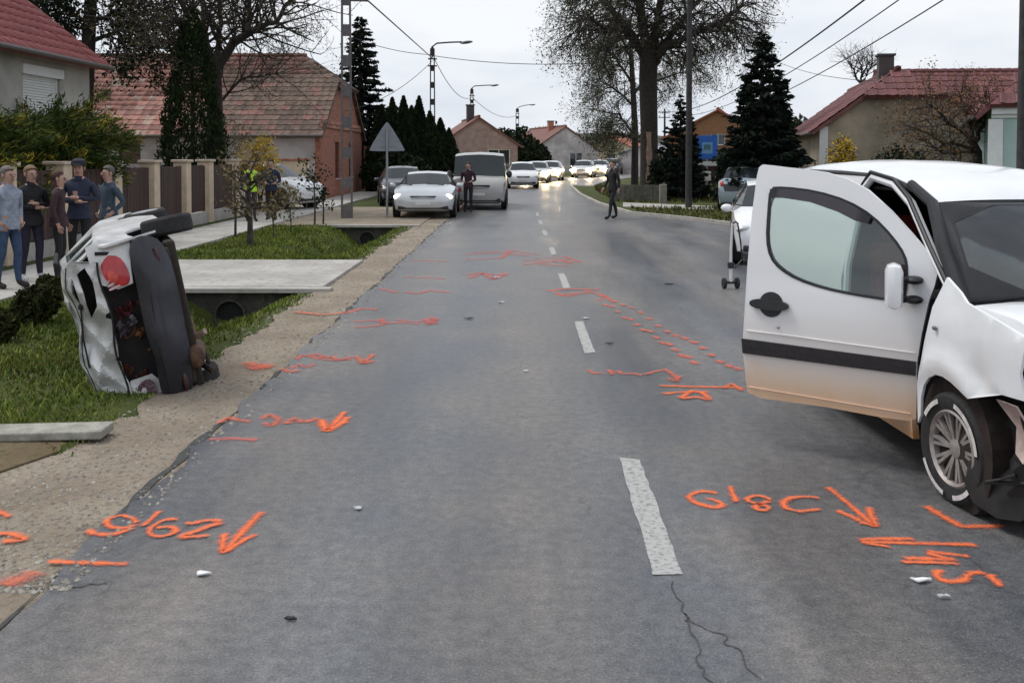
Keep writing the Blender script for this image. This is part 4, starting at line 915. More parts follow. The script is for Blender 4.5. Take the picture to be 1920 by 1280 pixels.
def limb_tree(name, label, trunk, limbs, seed, bm, leaf=None, leaf_n=2, leaf_size=.07, droop=0, kids=(7, 5, 4), L0=1.7, maxlv=2, up=.1, r_tw=.03, extra=None, spread=.85):
    """trunk and limbs: (points, radii) in world space, given by where they stand"""
    base = Vector(trunk[0][0]); t = thing_tree(name, label, 'tree', base); rg = np.random.default_rng(seed); segs = []; tips = []; b0 = np.array(base)
    segs.append(([np.array(q) - b0 for q in trunk[0]], trunk[1], 0)); tr = tubes_np(segs, 'trunk', t, bm, (14,)); segs = []
    for pts, rad in limbs:
        P_ = [np.array(q) - b0 for q in pts]
        # smooth the limb
        Q = [P_[0]]; Rr = [rad[0]]
        for i in range(len(P_) - 1):
            for j in range(1, 5):
                k = j / 4; Q.append(P_[i] * (1 - k) + P_[i + 1] * k + rg.normal(size=3) * .03); Rr.append(rad[i] * (1 - k) + rad[i + 1] * k)
        segs.append((Q, Rr, 0))
        for i in range(2, len(Q)):
            for _ in range(kids[0] // 2 if i < len(Q) - 1 else kids[0]):
                dd = Q[min(i + 1, len(Q) - 1)] - Q[i - 1]; dd = dd / np.linalg.norm(dd); o = np.cross(dd, rg.normal(size=3)); o /= np.linalg.norm(o)
                sprout(segs, tips, Q[i], dd * .55 + o * spread, L0 * rg.uniform(.6, 1.25), max(r_tw * .6, min(r_tw * 1.4, Rr[i] * .5)), 1, 1 + maxlv, rg, kids, droop, spread, up)
    tubes_np(segs, 'limbs', t, bm, (8, 5, 4, 3))
    if leaf:
        C = []; 
        for p, d in tips: C += [p + rg.normal(size=3) * leaf_size * 2.2 for _ in range(leaf_n)]
        V, F = leaf_cloud(np.array(C), leaf_size, rg, .55, np.tile([[0, 0, -.5]], (len(C), 1)), 1.0); link('leaves', npmesh('leaves', V, F), t, leaf_m[leaf])
    return t
def PV(u, v, d): return tuple(P(u, v, d))
# --- left side
gy = lambda u, d: Vector((P(u, 291, d).x, d, 0))
limb_tree('bare_tree', 'bare branching tree rising before the farmhouse roof', ([tuple(gy(407, 32)), PV(404, 230, 32), PV(400, 150, 32), PV(404, 120, 32)], [.34, .26, .27, .25]), [
    ([PV(404, 130, 32), PV(372, 70, 31), PV(345, 20, 30.5), PV(318, -40, 30)], [.2, .13, .09, .05]),
    ([PV(400, 128, 32), PV(385, 70, 32.5), PV(378, 0, 33), PV(380, -70, 33.5)], [.17, .11, .08, .05]),
    ([PV(405, 125, 32), PV(412, 60, 33), PV(410, 0, 33.5), PV(420, -70, 34)], [.13, .09, .07, .04]),
    ([PV(406, 128, 32), PV(440, 78, 32), PV(468, 60, 31.5), PV(520, 38, 31), PV(548, -10, 31)], [.19, .14, .12, .08, .05]),
    ([PV(468, 60, 31.5), PV(468, 20, 32), PV(460, -40, 32.5)], [.1, .09, .06]),
    ([PV(385, 85, 31.5), PV(330, 62, 30), PV(270, 50, 29)], [.07, .05, .025]),
    ([PV(404, 200, 32), PV(450, 150, 32.5), PV(520, 140, 33)], [.06, .04, .02])], 3, bark, 'buds', 2, .035, .05, (6, 4, 3), 1.9, 2, .1, .028)
spruce('tall dark spruce behind the slotted concrete pole', gy(676, 56), 10.1, 2.75, 5, n=12000, tier=.27)
spruce('dark spruce top showing behind the thuja column', gy(330, 46), 8.0, 2.0, 6, n=5000)
limb_tree('larch_tree', 'dark drooping tree behind the red roofed pale house', ([tuple(gy(150, 36)), PV(165, 100, 36), PV(170, 0, 36), PV(175, -90, 36)], [.3, .26, .22, .15]), [
    ([PV(168, 40 - 45 * i, 36), PV(168 + s * 50, 20 - 45 * i, 36 + .8 * i), PV(168 + s * (95 - 4 * i), 45 - 45 * i, 36.5 - i)], [.1, .06, .03]) for i in range(4) for s in (-1, 1)] + [([PV(166, 80, 36), PV(215, 60, 36), PV(262, 82, 35.6)], [.1, .06, .03]), ([PV(166, 90, 36), PV(120, 70, 36), PV(80, 80, 35)], [.1, .06, .03])], 8, bark, 'hedge', 6, .085, .25, (7, 5, 3), 1.5, 1, -.05, .02)
column('tall dark green thuja column inside the fence', gy(362, 30.5), 6.6, 1.02, 11, n=22000, name='thuja', power=.62, size=.06)
# golden juniper: dark mass with spiky arching branches and yellow tips
def juniper(label, loc, n_br, L, seed, zs=(1.5, 2.4), wide=(1, 1)):
    t = thing_tree('golden_juniper', label, 'shrub', loc); rg = np.random.default_rng(seed); Vg = []; Fg = []; Vy = []; Fy = []; og = oy = 0; segs = []
    for i in range(n_br):
        a = rg.uniform(0, 6.283); el = rg.uniform(-.15, .8); l = L * rg.uniform(.6, 1.1); s = np.linspace(.08, 1, 26)
        d = np.array([np.cos(a) * np.cos(el) * wide[0], np.sin(a) * np.cos(el) * wide[1], np.sin(el)])
        p = d[None] * (s * l)[:, None] + np.array([0, 0, 1.0 + rg.uniform(0, .9)]); p[:, 2] -= .12 * l * s ** 2; segs.append((p, np.linspace(.035, .008, 26), 2))
        for tipped, lo, hi, k in ((0, .1, .93, 17), (1, .70, 1.0, 10)):
            q = p[(s >= lo) & (s <= hi)]; C = np.repeat(q, k, 0) + rg.normal(size=(len(q) * k, 3)) * (.11 if not tipped else .055)
            V, F = leaf_cloud(C, .075 if not tipped else .06, rg, .20, np.tile(d[None] + np.array([[0, 0, .15]]), (len(C), 1)), .55)
            if tipped and rg.uniform() < .62: Vy.append(V); Fy.append(F + oy); oy += len(V)
            else: Vg.append(V); Fg.append(F + og); og += len(V)
    tubes_np(segs, 'stems', t, bark); link('foliage', npmesh('foliage', np.concatenate(Vg), np.concatenate(Fg)), t, leaf_m['juniper']); link('golden_tips', npmesh('golden_tips', np.concatenate(Vy), np.concatenate(Fy)), t, leaf_m['gold'])
    return t
juniper('spreading juniper with golden tips behind the onlookers, nearest the left edge', Vector((-10.3, 17.0, .2)), 130, 1.85, 21, wide=(1, 1.1))
juniper('spreading juniper with golden tips reaching over the fence by the cream posts', Vector((-10.3, 20.2, .25)), 130, 1.95, 22, wide=(1.1, 1.1))
column('dark upright conifer between the two golden junipers', Vector((-10.9, 18.9, 0)), 2.5, 1.0, 12, mat='hedge', n=9000, name='yew', size=.06)
bush('round dwarf conifer on the lawn beside the wrecked car', G(62, 606), .36, .34, .52, 31, 'dwarf', 5200, 'dwarf_conifer', size=.032, lumps=9)
bush('dwarf conifer cut by the left picture edge', G(-8, 640), .27, .27, .38, 32, 'dwarf', 2600, 'dwarf_conifer', size=.03)
bush('small dwarf conifer at the feet of the onlookers', G(100, 560), .32, .3, .36, 33, 'dwarf', 2600, 'dwarf_conifer', size=.034)
bush('yellow flowering forsythia behind the person in the vest', gy(487, 33) + Vector((0, 0, .2)), .85, .7, 2.75, 34, 'buds', 3000, 'forsythia', size=.05, mat2='yellow', frac2=.88, lumps=8)
bush('pale budding shrub beside the forsythia against the wall', gy(430, 34), 1.1, .8, 3.6, 35, 'buds', 1700, 'budding_shrub', size=.045, lumps=10)
# slim young trees and roses on the verge
def sapling(label, loc, h, seed, leaf=None, r=.035, name='sapling', crown=.5, n=9):
    t = thing_tree(name, label, 'tree' if r > .03 else 'shrub', loc); rg = np.random.default_rng(seed); segs = []; tips = []
    k = [np.array([0, 0, -.05]), np.array([.01, 0, h * .35]), np.array([-.01, .01, h * .7]), np.array([0, 0, h])]; segs.append((k, [r, r * .8, r * .6, r * .3], 1))
    for i in range(n): sprout(segs, tips, np.array([0, 0, h * rg.uniform(.35, 1)]), rg.normal(size=3) * [1, 1, .3] + [0, 0, .6], crown * rg.uniform(.5, 1.1), r * .35, 2, 3, rg, (3, 3, 3), 0, .7, .2)
    tubes_np(segs, 'trunk', t, bark_grey)
    if leaf: C = np.array([p for p, d in tips for _ in range(4)]); C = C + rg.normal(size=C.shape) * .06; V, F = leaf_cloud(C, .05, rg, .5); link('leaves', npmesh('leaves', V, F), t, leaf_m[leaf])
    return t
sapling('dark trunked young tree standing in the grass between the two driveways', G(468, 462), 1.55, 41, 'buds', .075, n=16)
sapling('thin stake-like sapling left of the person in the vest', G(441, 446), 1.55, 42, 'buds', .035)
sapling('leafy young shrub in front of the white car by the farmhouse', G(590, 424), 1.5, 43, 'hedge', .03, 'shrub', .55, 8)
sapling('second leafy stem right beside the leafy young shrub', G(606, 421), 1.2, 44, 'hedge', .03, 'shrub', .45, 6)
sapling('low twiggy rose on the grass left of the leafy shrub', G(545, 437), .8, 45, 'buds', .018, 'rose_bush', .5, 8)
sapling('low twiggy rose on the grass nearest the young tree', G(512, 446), .7, 46, 'buds', .018, 'rose_bush', .5, 8)
# row of dark thujas before the red roofed house
for i, (u, d, h, r) in enumerate([(716, 50, 4.5, 1.0), (736, 52, 5.0, .9), (757, 50, 4.95, .95), (772, 53, 4.6, 1.0), (786, 51, 5.0, .95), (806, 53, 4.3, 1.0), (826, 55, 4.0, 1.0), (842, 58, 3.5, .9)]):
    column(['leftmost dark thuja of the row behind the sign, low and broad', 'second dark thuja of the row, tall with a sharp tip', 'third dark thuja of the row, tall beside the sharp tip', 'fourth dark thuja of the row, slightly lower', 'fifth dark thuja of the row with a pointed top by the lamp post', 'sixth dark thuja of the row just behind the nearest lamp', 'seventh dark thuja of the row, sloping lower', 'last and lowest dark thuja of the row beside the minibus'][i], gy(u, d), h, r, 50 + i, 'thuja' if i % 2 else 'hedge', 7000, 'thuja', 'tree', 'dark thujas in a row behind the road sign', .85, 1, .11)
bush('shrub filling in under the dark thujas behind the silver saloon', gy(760, 46), 2.3, 1.0, 2.2, 61, 'hedge', 3500, 'hedge_bush', size=.13)
for i, (u, d, rx, h) in enumerate([(930, 80, 2.2, 4.6), (960, 84, 2.2, 4.7), (990, 88, 2.0, 4.2), (1012, 92, 1.7, 3.2)]):
    bush(['dark hedge tree right behind the minibus, leftmost of four', 'dark hedge tree, tallest of the four behind the minibus', 'dark hedge tree, third of the four behind the minibus', 'dark hedge tree, lowest of the four by the far house'][i], gy(u, d), rx, 1.6, h, 70 + i, 'hedge', 3800, 'hedge_tree', 'dark hedge trees beyond the minibus', .2, 9, cat='tree')
# far trees at the end of the street
for i, (u, d, rx, h, m) in enumerate([(1003, 150, 5, 7.2, 'far'), (1035, 165, 4, 6.6, 'far'), (1105, 150, 3.5, 4.6, 'young'), (1075, 210, 7, 6.5, 'far'), (1160, 190, 8, 7.5, 'far'), (935, 190, 7, 6.6, 'far'), (1190, 150, 5, 5.0, 'young')]):
    bush(['far bushy tree above the rusty roof', 'far tree behind the rusty roof, right half', 'light green tree beside the far orange roof', 'distant low trees at the end of the street', 'distant dark trees behind the orange roof', 'distant trees above the hedge', 'greenish far shrub behind the big trunk'][i], gy(u, d), rx, 3, h, 80 + i, m, 2600, 'far_tree', None, .38, 10, cat='tree')
hl = MB(); pts = [(x, 330 + 20 * math.sin(x * .02), 5.5 + 5 * math.sin(x * .011) + 3.0 * math.sin(x * .037 + 1)) for x in range(-300, 420, 12)]
hill_m = M('wooded_hill', (.030, .036, .026), .95, .3, .05, col2=(.06, .062, .045))
V = []; 
for (x, y, z) in pts: V += [(x, y - 60, -1), (x, y, z), (x, y + 120, z * .8)]
F = [(3 * i + j, 3 * i + 3 + j, 3 * i + 4 + j, 3 * i + 1 + j) for i in range(len(pts) - 1) for j in (0, 1)]
tag(link('wooded_hills', npmesh('hills', V, F), None, hill_m, True), kind='structure')
# --- right side
T0 = G(1216, 369)
dT = T0.y
limb_tree('big_street_tree', 'large street tree with a thick dark trunk and sparse young leaves', ([tuple(T0), PV(1217, 340, dT), PV(1217, 240, dT), PV(1215, 150, dT), PV(1217, 95, dT)], [.52, .42, .40, .42, .42]), [
    ([PV(1212, 110, dT), PV(1185, 65, dT - .5), PV(1150, 25, dT - 1), PV(1115, -30, dT - 1.4), PV(1090, -90, dT - 2)], [.25, .19, .15, .11, .06]),
    ([PV(1214, 100, dT), PV(1203, 40, dT + .4), PV(1195, -30, dT + 1), PV(1185, -110, dT + 1)], [.27, .23, .18, .1]),
    ([PV(1220, 100, dT), PV(1232, 40, dT - .5), PV(1245, -30, dT - 1), PV(1265, -110, dT - 1)], [.24, .18, .14, .08]),
    ([PV(1226, 118, dT), PV(1245, 92, dT - .5), PV(1300, 62, dT - 1.5), PV(1350, 42, dT - 2), PV(1390, 12, dT - 2.5), PV(1405, -30, dT - 2.6)], [.25, .19, .15, .12, .07, .03]),
    ([PV(1228, 100, dT), PV(1262, 60, dT + 1), PV(1300, 15, dT + 1.5), PV(1330, -50, dT + 2)], [.2, .14, .1, .06]),
    ([PV(1185, 65, dT - .5), PV(1120, 45, dT - 2.5), PV(1100, 25, dT - 3.5), PV(1085, 50, dT - 4)], [.12, .09, .06, .03]),
    ([PV(1150, 25, dT - 1), PV(1105, -20, dT), PV(1080, -20, dT)], [.1, .07, .03]),
    ([PV(1355, 42, dT - 2), PV(1375, 38, dT - 1), PV(1382, 70, dT)], [.08, .05, .02]),
    ([PV(1190, 75, dT), PV(1150, 70, dT + 1.5), PV(1130, 120, dT + 2.0)], [.09, .06, .03])], 91, bark, 'young', 1, .05, .3, (8, 5, 4), 1.7, 2, -.05, .034)
# pale scar where bark was stripped
b = MB(); V = []
for i in range(9):
    k = i / 8; c = Vector(PV(1217, 342, dT)).lerp(Vector(PV(1215, 248, dT)), k); r = .435; wdt = .42 * (1 - .35 * k) * (1 + .2 * math.sin(k * 14))
    for a in np.linspace(-90 - wdt * 60, -90 + wdt * 40, 6): V.append(c + Vector((math.cos(R(a)) * r, math.sin(R(a)) * r, 0)))
b.add(V, [(6 * i + j, 6 * i + j + 1, 6 * i + j + 7, 6 * i + j + 6) for i in range(8) for j in range(5)])
tk = [o for o in bpy.data.objects if o.name == 'big_street_tree'][0]; sc = b.build('bare_wood_patch', M('bare_wood', (.30, .20, .15), .85, .3, 4), tk); sc.location = -T0
T1 = gy(1190, 60)
limb_tree('second_street_tree', 'slimmer leafy tree close behind the big street tree', ([tuple(T1), PV(1191, 250, 60), PV(1186, 150, 60), PV(1180, 40, 60)], [.24, .2, .17, .1]), [
    ([PV(1190, 250, 60), PV(1160, 215, 60), PV(1112, 205, 59)], [.09, .06, .03]), ([PV(1190, 200, 60), PV(1150, 165, 61), PV(1125, 150, 61)], [.09, .06, .03]),
    ([PV(1188, 160, 60), PV(1155, 110, 60), PV(1130, 80, 60)], [.09, .07, .03]), ([PV(1186, 120, 60), PV(1160, 60, 60), PV(1145, 10, 60)], [.09, .06, .03]),
    ([PV(1188, 180, 60), PV(1215, 140, 61), PV(1240, 100, 61)], [.08, .05, .03]), ([PV(1190, 260, 60), PV(1170, 255, 59), PV(1140, 250, 58.6)], [.07, .05, .03]), ([PV(1188, 170, 60), PV(1260, 140, 60), PV(1310, 130, 60)], [.08, .05, .03])], 92, bark, 'young', 2, .05, .35, (9, 6, 4), 1.6, 2, -.05, .03)
spruce('broad dark conifer with several pointed tops before the beige house', gy(1428, 33), 6.15, 1.75, 95, n=11000, tops=((0, 0, 1), (.62, .2, .80), (-.5, .1, .78)), tier=.30, droop=.2, name='conifer')
spruce('smaller dark conifer behind the wooden pole in the lawn', gy(1276, 40), 4.4, 1.25, 96, n=5000, name='conifer', tops=((0, 0, 1), (.5, .1, .78)), z0=.02, droop=.15)
bush('dark evergreen bush under the bus stop sign', gy(1372, 47), 1.5, 1, 2.6, 97, 'hedge', 2600, 'evergreen_bush', size=.12)
bush('dark low evergreen between the conifer and the marker post', gy(1248, 43), 1.0, .8, 2.4, 98, 'hedge', 2600, 'evergreen_bush', size=.11)
bush('yellow forsythia against the beige gable wall', P(1592, 291, 33.6) * 1 - Vector((0, 0, 1.93)), .95, .6, 3.1, 99, 'buds', 3600, 'forsythia', size=.05, mat2='yellow', frac2=.7, lumps=9)
bush('low dark evergreen before the beige gable wall', P(1700, 291, 31) - Vector((0, 0, 1.93)), 1.4, .8, 2.45, 100, 'hedge', 3600, 'evergreen_bush', size=.07, lumps=9)
q = P(1838, 291, 28.5); B0 = Vector((q.x, q.y, 0))
limb_tree('spreading_fruit_tree', 'spreading fruit tree with rusty buds beside the mint house', ([tuple(B0), PV(1832, 285, 28.5), PV(1820, 262, 28.5)], [.16, .14, .12]), [
    ([PV(1826, 262, 28.5), PV(1790, 240, 28), PV(1755, 205, 27.5), PV(1735, 190, 27)], [.08, .06, .04, .02]), ([PV(1822, 262, 28.5), PV(1812, 215, 28.8), PV(1800, 180, 29)], [.08, .05, .03]),
    ([PV(1828, 268, 28.5), PV(1846, 225, 28), PV(1852, 190, 28)], [.07, .05, .03]), ([PV(1828, 280, 28.5), PV(1770, 265, 27.5), PV(1715, 235, 27)], [.06, .04, .02]), ([PV(1830, 285, 28.5), PV(1780, 290, 27.8), PV(1740, 275, 27.5)], [.05, .04, .02])], 101, bark_grey, 'rust', 1, .035, .05, (6, 4, 3), .8, 2, .05, .016)
bush('yellow green shrub at the foot of the fruit tree', P(1800, 291, 27) - Vector((0, 0, 1.93)), .8, .6, 1.7, 102, 'buds', 1500, 'budding_shrub', size=.045)
limb_tree('bare_backyard_tree', 'bare tree showing over the beige house ridge', ([tuple(gy(1610, 55)), PV(1612, 200, 55), PV(1618, 150, 55)], [.2, .16, .12]), [([PV(1616, 165, 55), PV(1600, 130, 55), PV(1590, 112, 55)], [.08, .05, .02]), ([PV(1618, 155, 55), PV(1632, 128, 55), PV(1638, 112, 55)], [.08, .05, .02]), ([PV(1616, 160, 55), PV(1616, 130, 55), PV(1614, 115, 55)], [.07, .05, .02])], 103, bark, None, 0, 0, 0, (6, 4, 3), 1.1, 1, .15, .022)
bush('dark trees behind the right hand conifer', gy(1490, 70), 4, 2, 5.6, 104, 'far', 3000, 'far_tree', size=.25, cat='tree')
bush('dark bushes at the back of the lawn by the pavement', gy(1330, 66), 5, 1.5, 2.6, 105, 'far', 3000, 'far_bush', size=.2)

# ------------------------------------------------------------------ grass and loose gravel
def in_zone(x, y):
    if x > -2.9 + .12 * math.sin(y * 3.1) + .1 * math.sin(y * 7.7): return False
    if x < SW_R + .02 and not (x < SW_L - .05 and x > -9.0): return False
    if 13.7 < y < 17.45 or y > 26.15 or y < 6.3 + .25 * math.sin(x * 5) or (6.36 < y < 6.68 and -5.6 < x < -3.02): return False
    return True
gm = M('grass_blade', (.092, .135, .020), .8, .4, .9, island=.45, col2=(.185, .225, .042), spec=.2, thr=(.38, .62))
rg = np.random.default_rng(77); pts = []; hs = []
for (y0, y1, dens, hh) in ((6.1, 9.5, 1300, .058), (9.5, 13.8, 850, .066), (17.4, 26.2, 420, .085)):
    n = int((y1 - y0) * 4.2 * dens); x = rg.uniform(-7.0, -2.6, n); y = rg.uniform(y0, y1, n)
    k = np.array([in_zone(a, b) for a, b in zip(x, y)]); x, y = x[k], y[k]; z = np.array([terr(a, b) for a, b in zip(x, y)])
    # thin near the gravel
    th = np.clip((-2.75 - x) / .5, .25, 1); k = rg.uniform(0, 1, len(x)) < th; x, y, z, th = x[k], y[k], z[k], th[k]
    pts.append(np.stack([x, y, z], 1)); tuft = .75 + .5 * np.sin(x * 2.3 + y * 1.1) * np.sin(y * 2.9 - x); hs.append(hh * rg.uniform(.5, 1.25, len(x)) * (.5 + .5 * th) * np.clip(tuft, .45, 1.4))
def blades(name, C, h, wd, rg, m):
    n = len(C); a = rg.uniform(0, 6.283, n); s = np.stack([np.cos(a), np.sin(a), np.zeros(n)], 1) * wd[:, None]; ln = rg.normal(size=(n, 3)) * .4; ln[:, 2] = 1; tip = C + ln * h[:, None]; mid = C + ln * h[:, None] * .55 - np.stack([ln[:, 0], ln[:, 1], 0 * a], 1) * h[:, None] * .12
    V = np.stack([C - s, C + s, mid + s * .7, tip, mid - s * .7], 1).reshape(-1, 3); i = np.arange(n)[:, None] * 5
    F = np.concatenate([i + [[0, 1, 2, 4]], i + [[4, 2, 3, 3]]]); 
    Vt = V; F3 = np.concatenate([i + [[0, 1, 2]], i + [[0, 2, 4]], i + [[4, 2, 3]]])
    return tag(link(name, npmesh(name, Vt, F3), None, m), kind='stuff')
C = np.concatenate(pts); hh = np.concatenate(hs); wd = .004 + .00055 * C[:, 1]
dry = (rg.uniform(0, 1, len(C)) < .09 + .16 * (np.sin(C[:, 0] * 1.9 + 1) * np.sin(C[:, 1] * 1.3) > .45))
blades('grass', C[~dry], hh[~dry], wd[~dry], rg, gm)
blades('dry_grass', C[dry], hh[dry] * .9, wd[dry], rg, M('dry_blade', (.16, .14, .05), .9, .3, 2, island=.4, col2=(.26, .22, .09), spec=.1))
n = 16000; x = rg.uniform(3.8, 16, n); y = rg.uniform(26, 58, n); k = []
seg = [(p.x, p.y) for p in lawn]
for a, b in zip(x, y):
    yk = np.interp(a, [s[0] for s in seg][::-1] if seg[0][0] > seg[-1][0] else [s[0] for s in seg], [s[1] for s in seg][::-1] if seg[0][0] > seg[-1][0] else [s[1] for s in seg])
    k.append(b > yk + .3 and a > 3.9 + bend(b))
k = np.array(k); C = np.stack([x[k], y[k], np.full(k.sum(), .065)], 1)
hide = ((C[:, 1] > 33.8) & (C[:, 1] < 37.4) & (C[:, 0] < 7.6))
C = C[~hide]; blades('lawn_grass', C, .16 * rg.uniform(.4, 1.1, len(C)), np.full(len(C), .03), rg, M('lawn_blade', (.060, .070, .018), .85, .4, .8, island=.4, col2=(.13, .12, .04), spec=.2))
# pebbles on the shoulder
n = 5200; y = 4.2 + 24 * rg.uniform(0, 1, n) ** 2.2; x = rg.uniform(-3.1, -2.0, n); near = np.abs(x + 2.14) < .16; s = rg.uniform(.004, .014, n) * (1 + .03 * y) * np.where(near, 1.3, 1)
base = np.array([[1, 0, 0], [0, 1, 0], [-1, 0, 0], [0, -1, 0], [0, 0, .7]]); fb = np.array([[0, 1, 4], [1, 2, 4], [2, 3, 4], [3, 0, 4]])
rot = rg.uniform(0, 6.28, n); V = np.stack([(base[None, :, 0] * np.cos(rot)[:, None] - base[None, :, 1] * np.sin(rot)[:, None] * .7) * s[:, None] + x[:, None], (base[None, :, 0] * np.sin(rot)[:, None] + base[None, :, 1] * np.cos(rot)[:, None] * .7) * s[:, None] + y[:, None], base[None, :, 2] * s[:, None] + np.where(x > -2.1, .001, -.011)[:, None]], -1).reshape(-1, 3)
tag(link('loose_gravel', npmesh('gravel', V, (fb[None] + np.arange(n)[:, None, None] * 5).reshape(-1, 3)), None, M('pebble', (.24, .22, .19), .9, .3, 9, island=.4)), kind='stuff')
# ================================================================== vehicles
tyre_grey = M('tyre', (.022, .021, .021), .85, .3, 25)
alloy = M('alloy', (.42, .41, .40), .35, .15, 20, metal=.7)
alloy_dull = M('dusty_alloy', (.34, .31, .29), .5, .25, 14, metal=.45)
lamp_glass = M('lamp_glass', (.62, .64, .66), .12, .1, 8, spec=.8)
red_lamp = M('red_lamp', (.42, .02, .025), .2, .2, 8, spec=.7)
plate_m = M('number_plate', (.66, .66, .64), .5, .05)
lit = M('lit_headlight', (1.0, .93, .80), .3, .02, 3, emit=9)
lit_far = M('lit_headlight_far', (1.0, .72, .36), .3, .02, 3, emit=150)
def wheel(parent, loc, r, wd, sgn, rim_m=alloy, spokes=7, yaw=0, name='wheel', marks=False):
    """axle along local y; sgn = +1 shows its face to +y"""
    M4 = Matrix.Translation(loc) @ Matrix.Rotation(yaw, 4, 'Z') @ Matrix.Rotation(R(-90) * sgn, 4, 'X')
    b = MB(); h = wd / 2; rr = r * .69
    b.lathe([(rr, -h), (r * .93, -h), (r, -h * .72), (r, h * .72), (r * .93, h), (r * .80, h * 1.04), (rr, h * .9)], 40, M4, True); t = b.build(name, tyre_grey, parent, True)
    b = MB(); b.lathe([(rr, -h * .8), (rr * 1.0, h * .9), (rr * .95, h * .97), (rr * .88, h * .8), (rr * .86, -h * .5)], 40, M4)
    b.v = b.v; 
    rm = b.build('rim', rim_m, t, True)
    b = MB()
    for i in range(spokes):
        for da in ((-.10, .10) if spokes <= 8 else (-.085, .085)):
            a = 2 * math.pi * i / spokes
            p0 = Vector((math.cos(a) * rr * .17, math.sin(a) * rr * .17, h * .62)); p1 = Vector((math.cos(a + da * 1.2) * rr * .94, math.sin(a + da * 1.2) * rr * .94, h * .84))
            d = (p1 - p0); s = Vector((-d.y, d.x, 0)).normalized() * rr * .045; q = Vector((0, 0, -h * .3))
            b.add([M4 @ x for x in (p0 - s, p0 + s, p1 + s * .9, p1 - s * .9, p0 - s + q, p0 + s + q, p1 + s + q, p1 - s + q)], [(0, 1, 2, 3), (0, 4, 5, 1), (1, 5, 6, 2), (2, 6, 7, 3), (3, 7, 4, 0)])
    b.lathe([(rr * .26, h * .3), (rr * .24, h * .66), (rr * .10, h * .72)], 20, M4); b.build('spokes', rim_m, t)
    b = MB(); b.lathe([(rr * .87, -h * .45), (rr * .87, -h * .4)], 24, M4); b.build('brake_disc', M('brake_dark', (.02, .018, .017), .8), t)
    if marks:
        b = MB()
        for a0, a1 in marks:
            n = 14; ring = []
            for i in range(n + 1):
                a = R(a0 + (a1 - a0) * i / n)
                for q in (.80, .885): ring.append(M4 @ Vector((math.cos(a) * r * q, math.sin(a) * r * q, h * 1.0 + .012)))
            b.add(ring, [(2 * i, 2 * i + 1, 2 * i + 3, 2 * i + 2) for i in range(n)])
        b.build('paint_mark', M('tyre_mark', (.60, .57, .55), .7, .2, 30), t)
    return t
CARS = {
 # t: zlow, zbelt, ztop, half width at belt, half width at roof (fractions of H and W/2)
 'saloon': [(0, .27, .43, .45, .66, .5), (.012, .20, .49, .52, .84, .66), (.05, .15, .56, .60, .95, .76), (.14, .13, .61, .655, .99, .80), (.25, .13, .655, .70, 1, .82), (.275, .13, .665, .715, 1, .82), (.42, .13, .685, .955, 1, .66), (.50, .13, .69, .995, 1, .66), (.515, .13, .69, 1.0, 1, .66), (.62, .13, .695, .985, 1, .65), (.73, .14, .70, .93, 1, .66), (.85, .15, .70, .76, .98, .74), (.95, .18, .69, .73, .94, .74), (.99, .22, .62, .64, .86, .7), (1, .27, .5, .52, .74, .6)],
 'hatch': [(0, .25, .40, .42, .66, .5), (.015, .18, .46, .49, .86, .66), (.05, .14, .53, .57, .95, .76), (.13, .12, .58, .63, .99, .80), (.22, .12, .62, .67, 1, .82), (.245, .12, .63, .685, 1, .82), (.40, .12, .65, .95, 1, .68), (.48, .12, .66, .99, 1, .69), (.53, .12, .66, 1.0, 1, .69), (.545, .12, .66, 1.0, 1, .69), (.74, .12, .67, .985, 1, .68), (.86, .13, .68, .955, 1, .68), (.965, .15, .68, .75, .97, .76), (.99, .20, .60, .63, .93, .78), (1, .28, .45, .47, .8, .7)],
 'minibus': [(0, .20, .36, .38, .72, .62), (.012, .14, .44, .46, .92, .78), (.04, .11, .50, .53, .985, .86), (.10, .10, .55, .585, 1, .88), (.135, .10, .545, .575, 1, .93), (.22, .10, .565, .955, 1, .90), (.27, .10, .58, .99, 1, .89), (.36, .10, .59, 1.0, 1, .86), (.375, .10, .59, 1.0, 1, .86), (.60, .10, .59, 1.0, 1, .86), (.615, .10, .59, 1.0, 1, .86), (.90, .10, .59, 1.0, 1, .86), (.985, .12, .58, .97, .99, .84), (1, .2, .55, .93, .95, .8)],
}
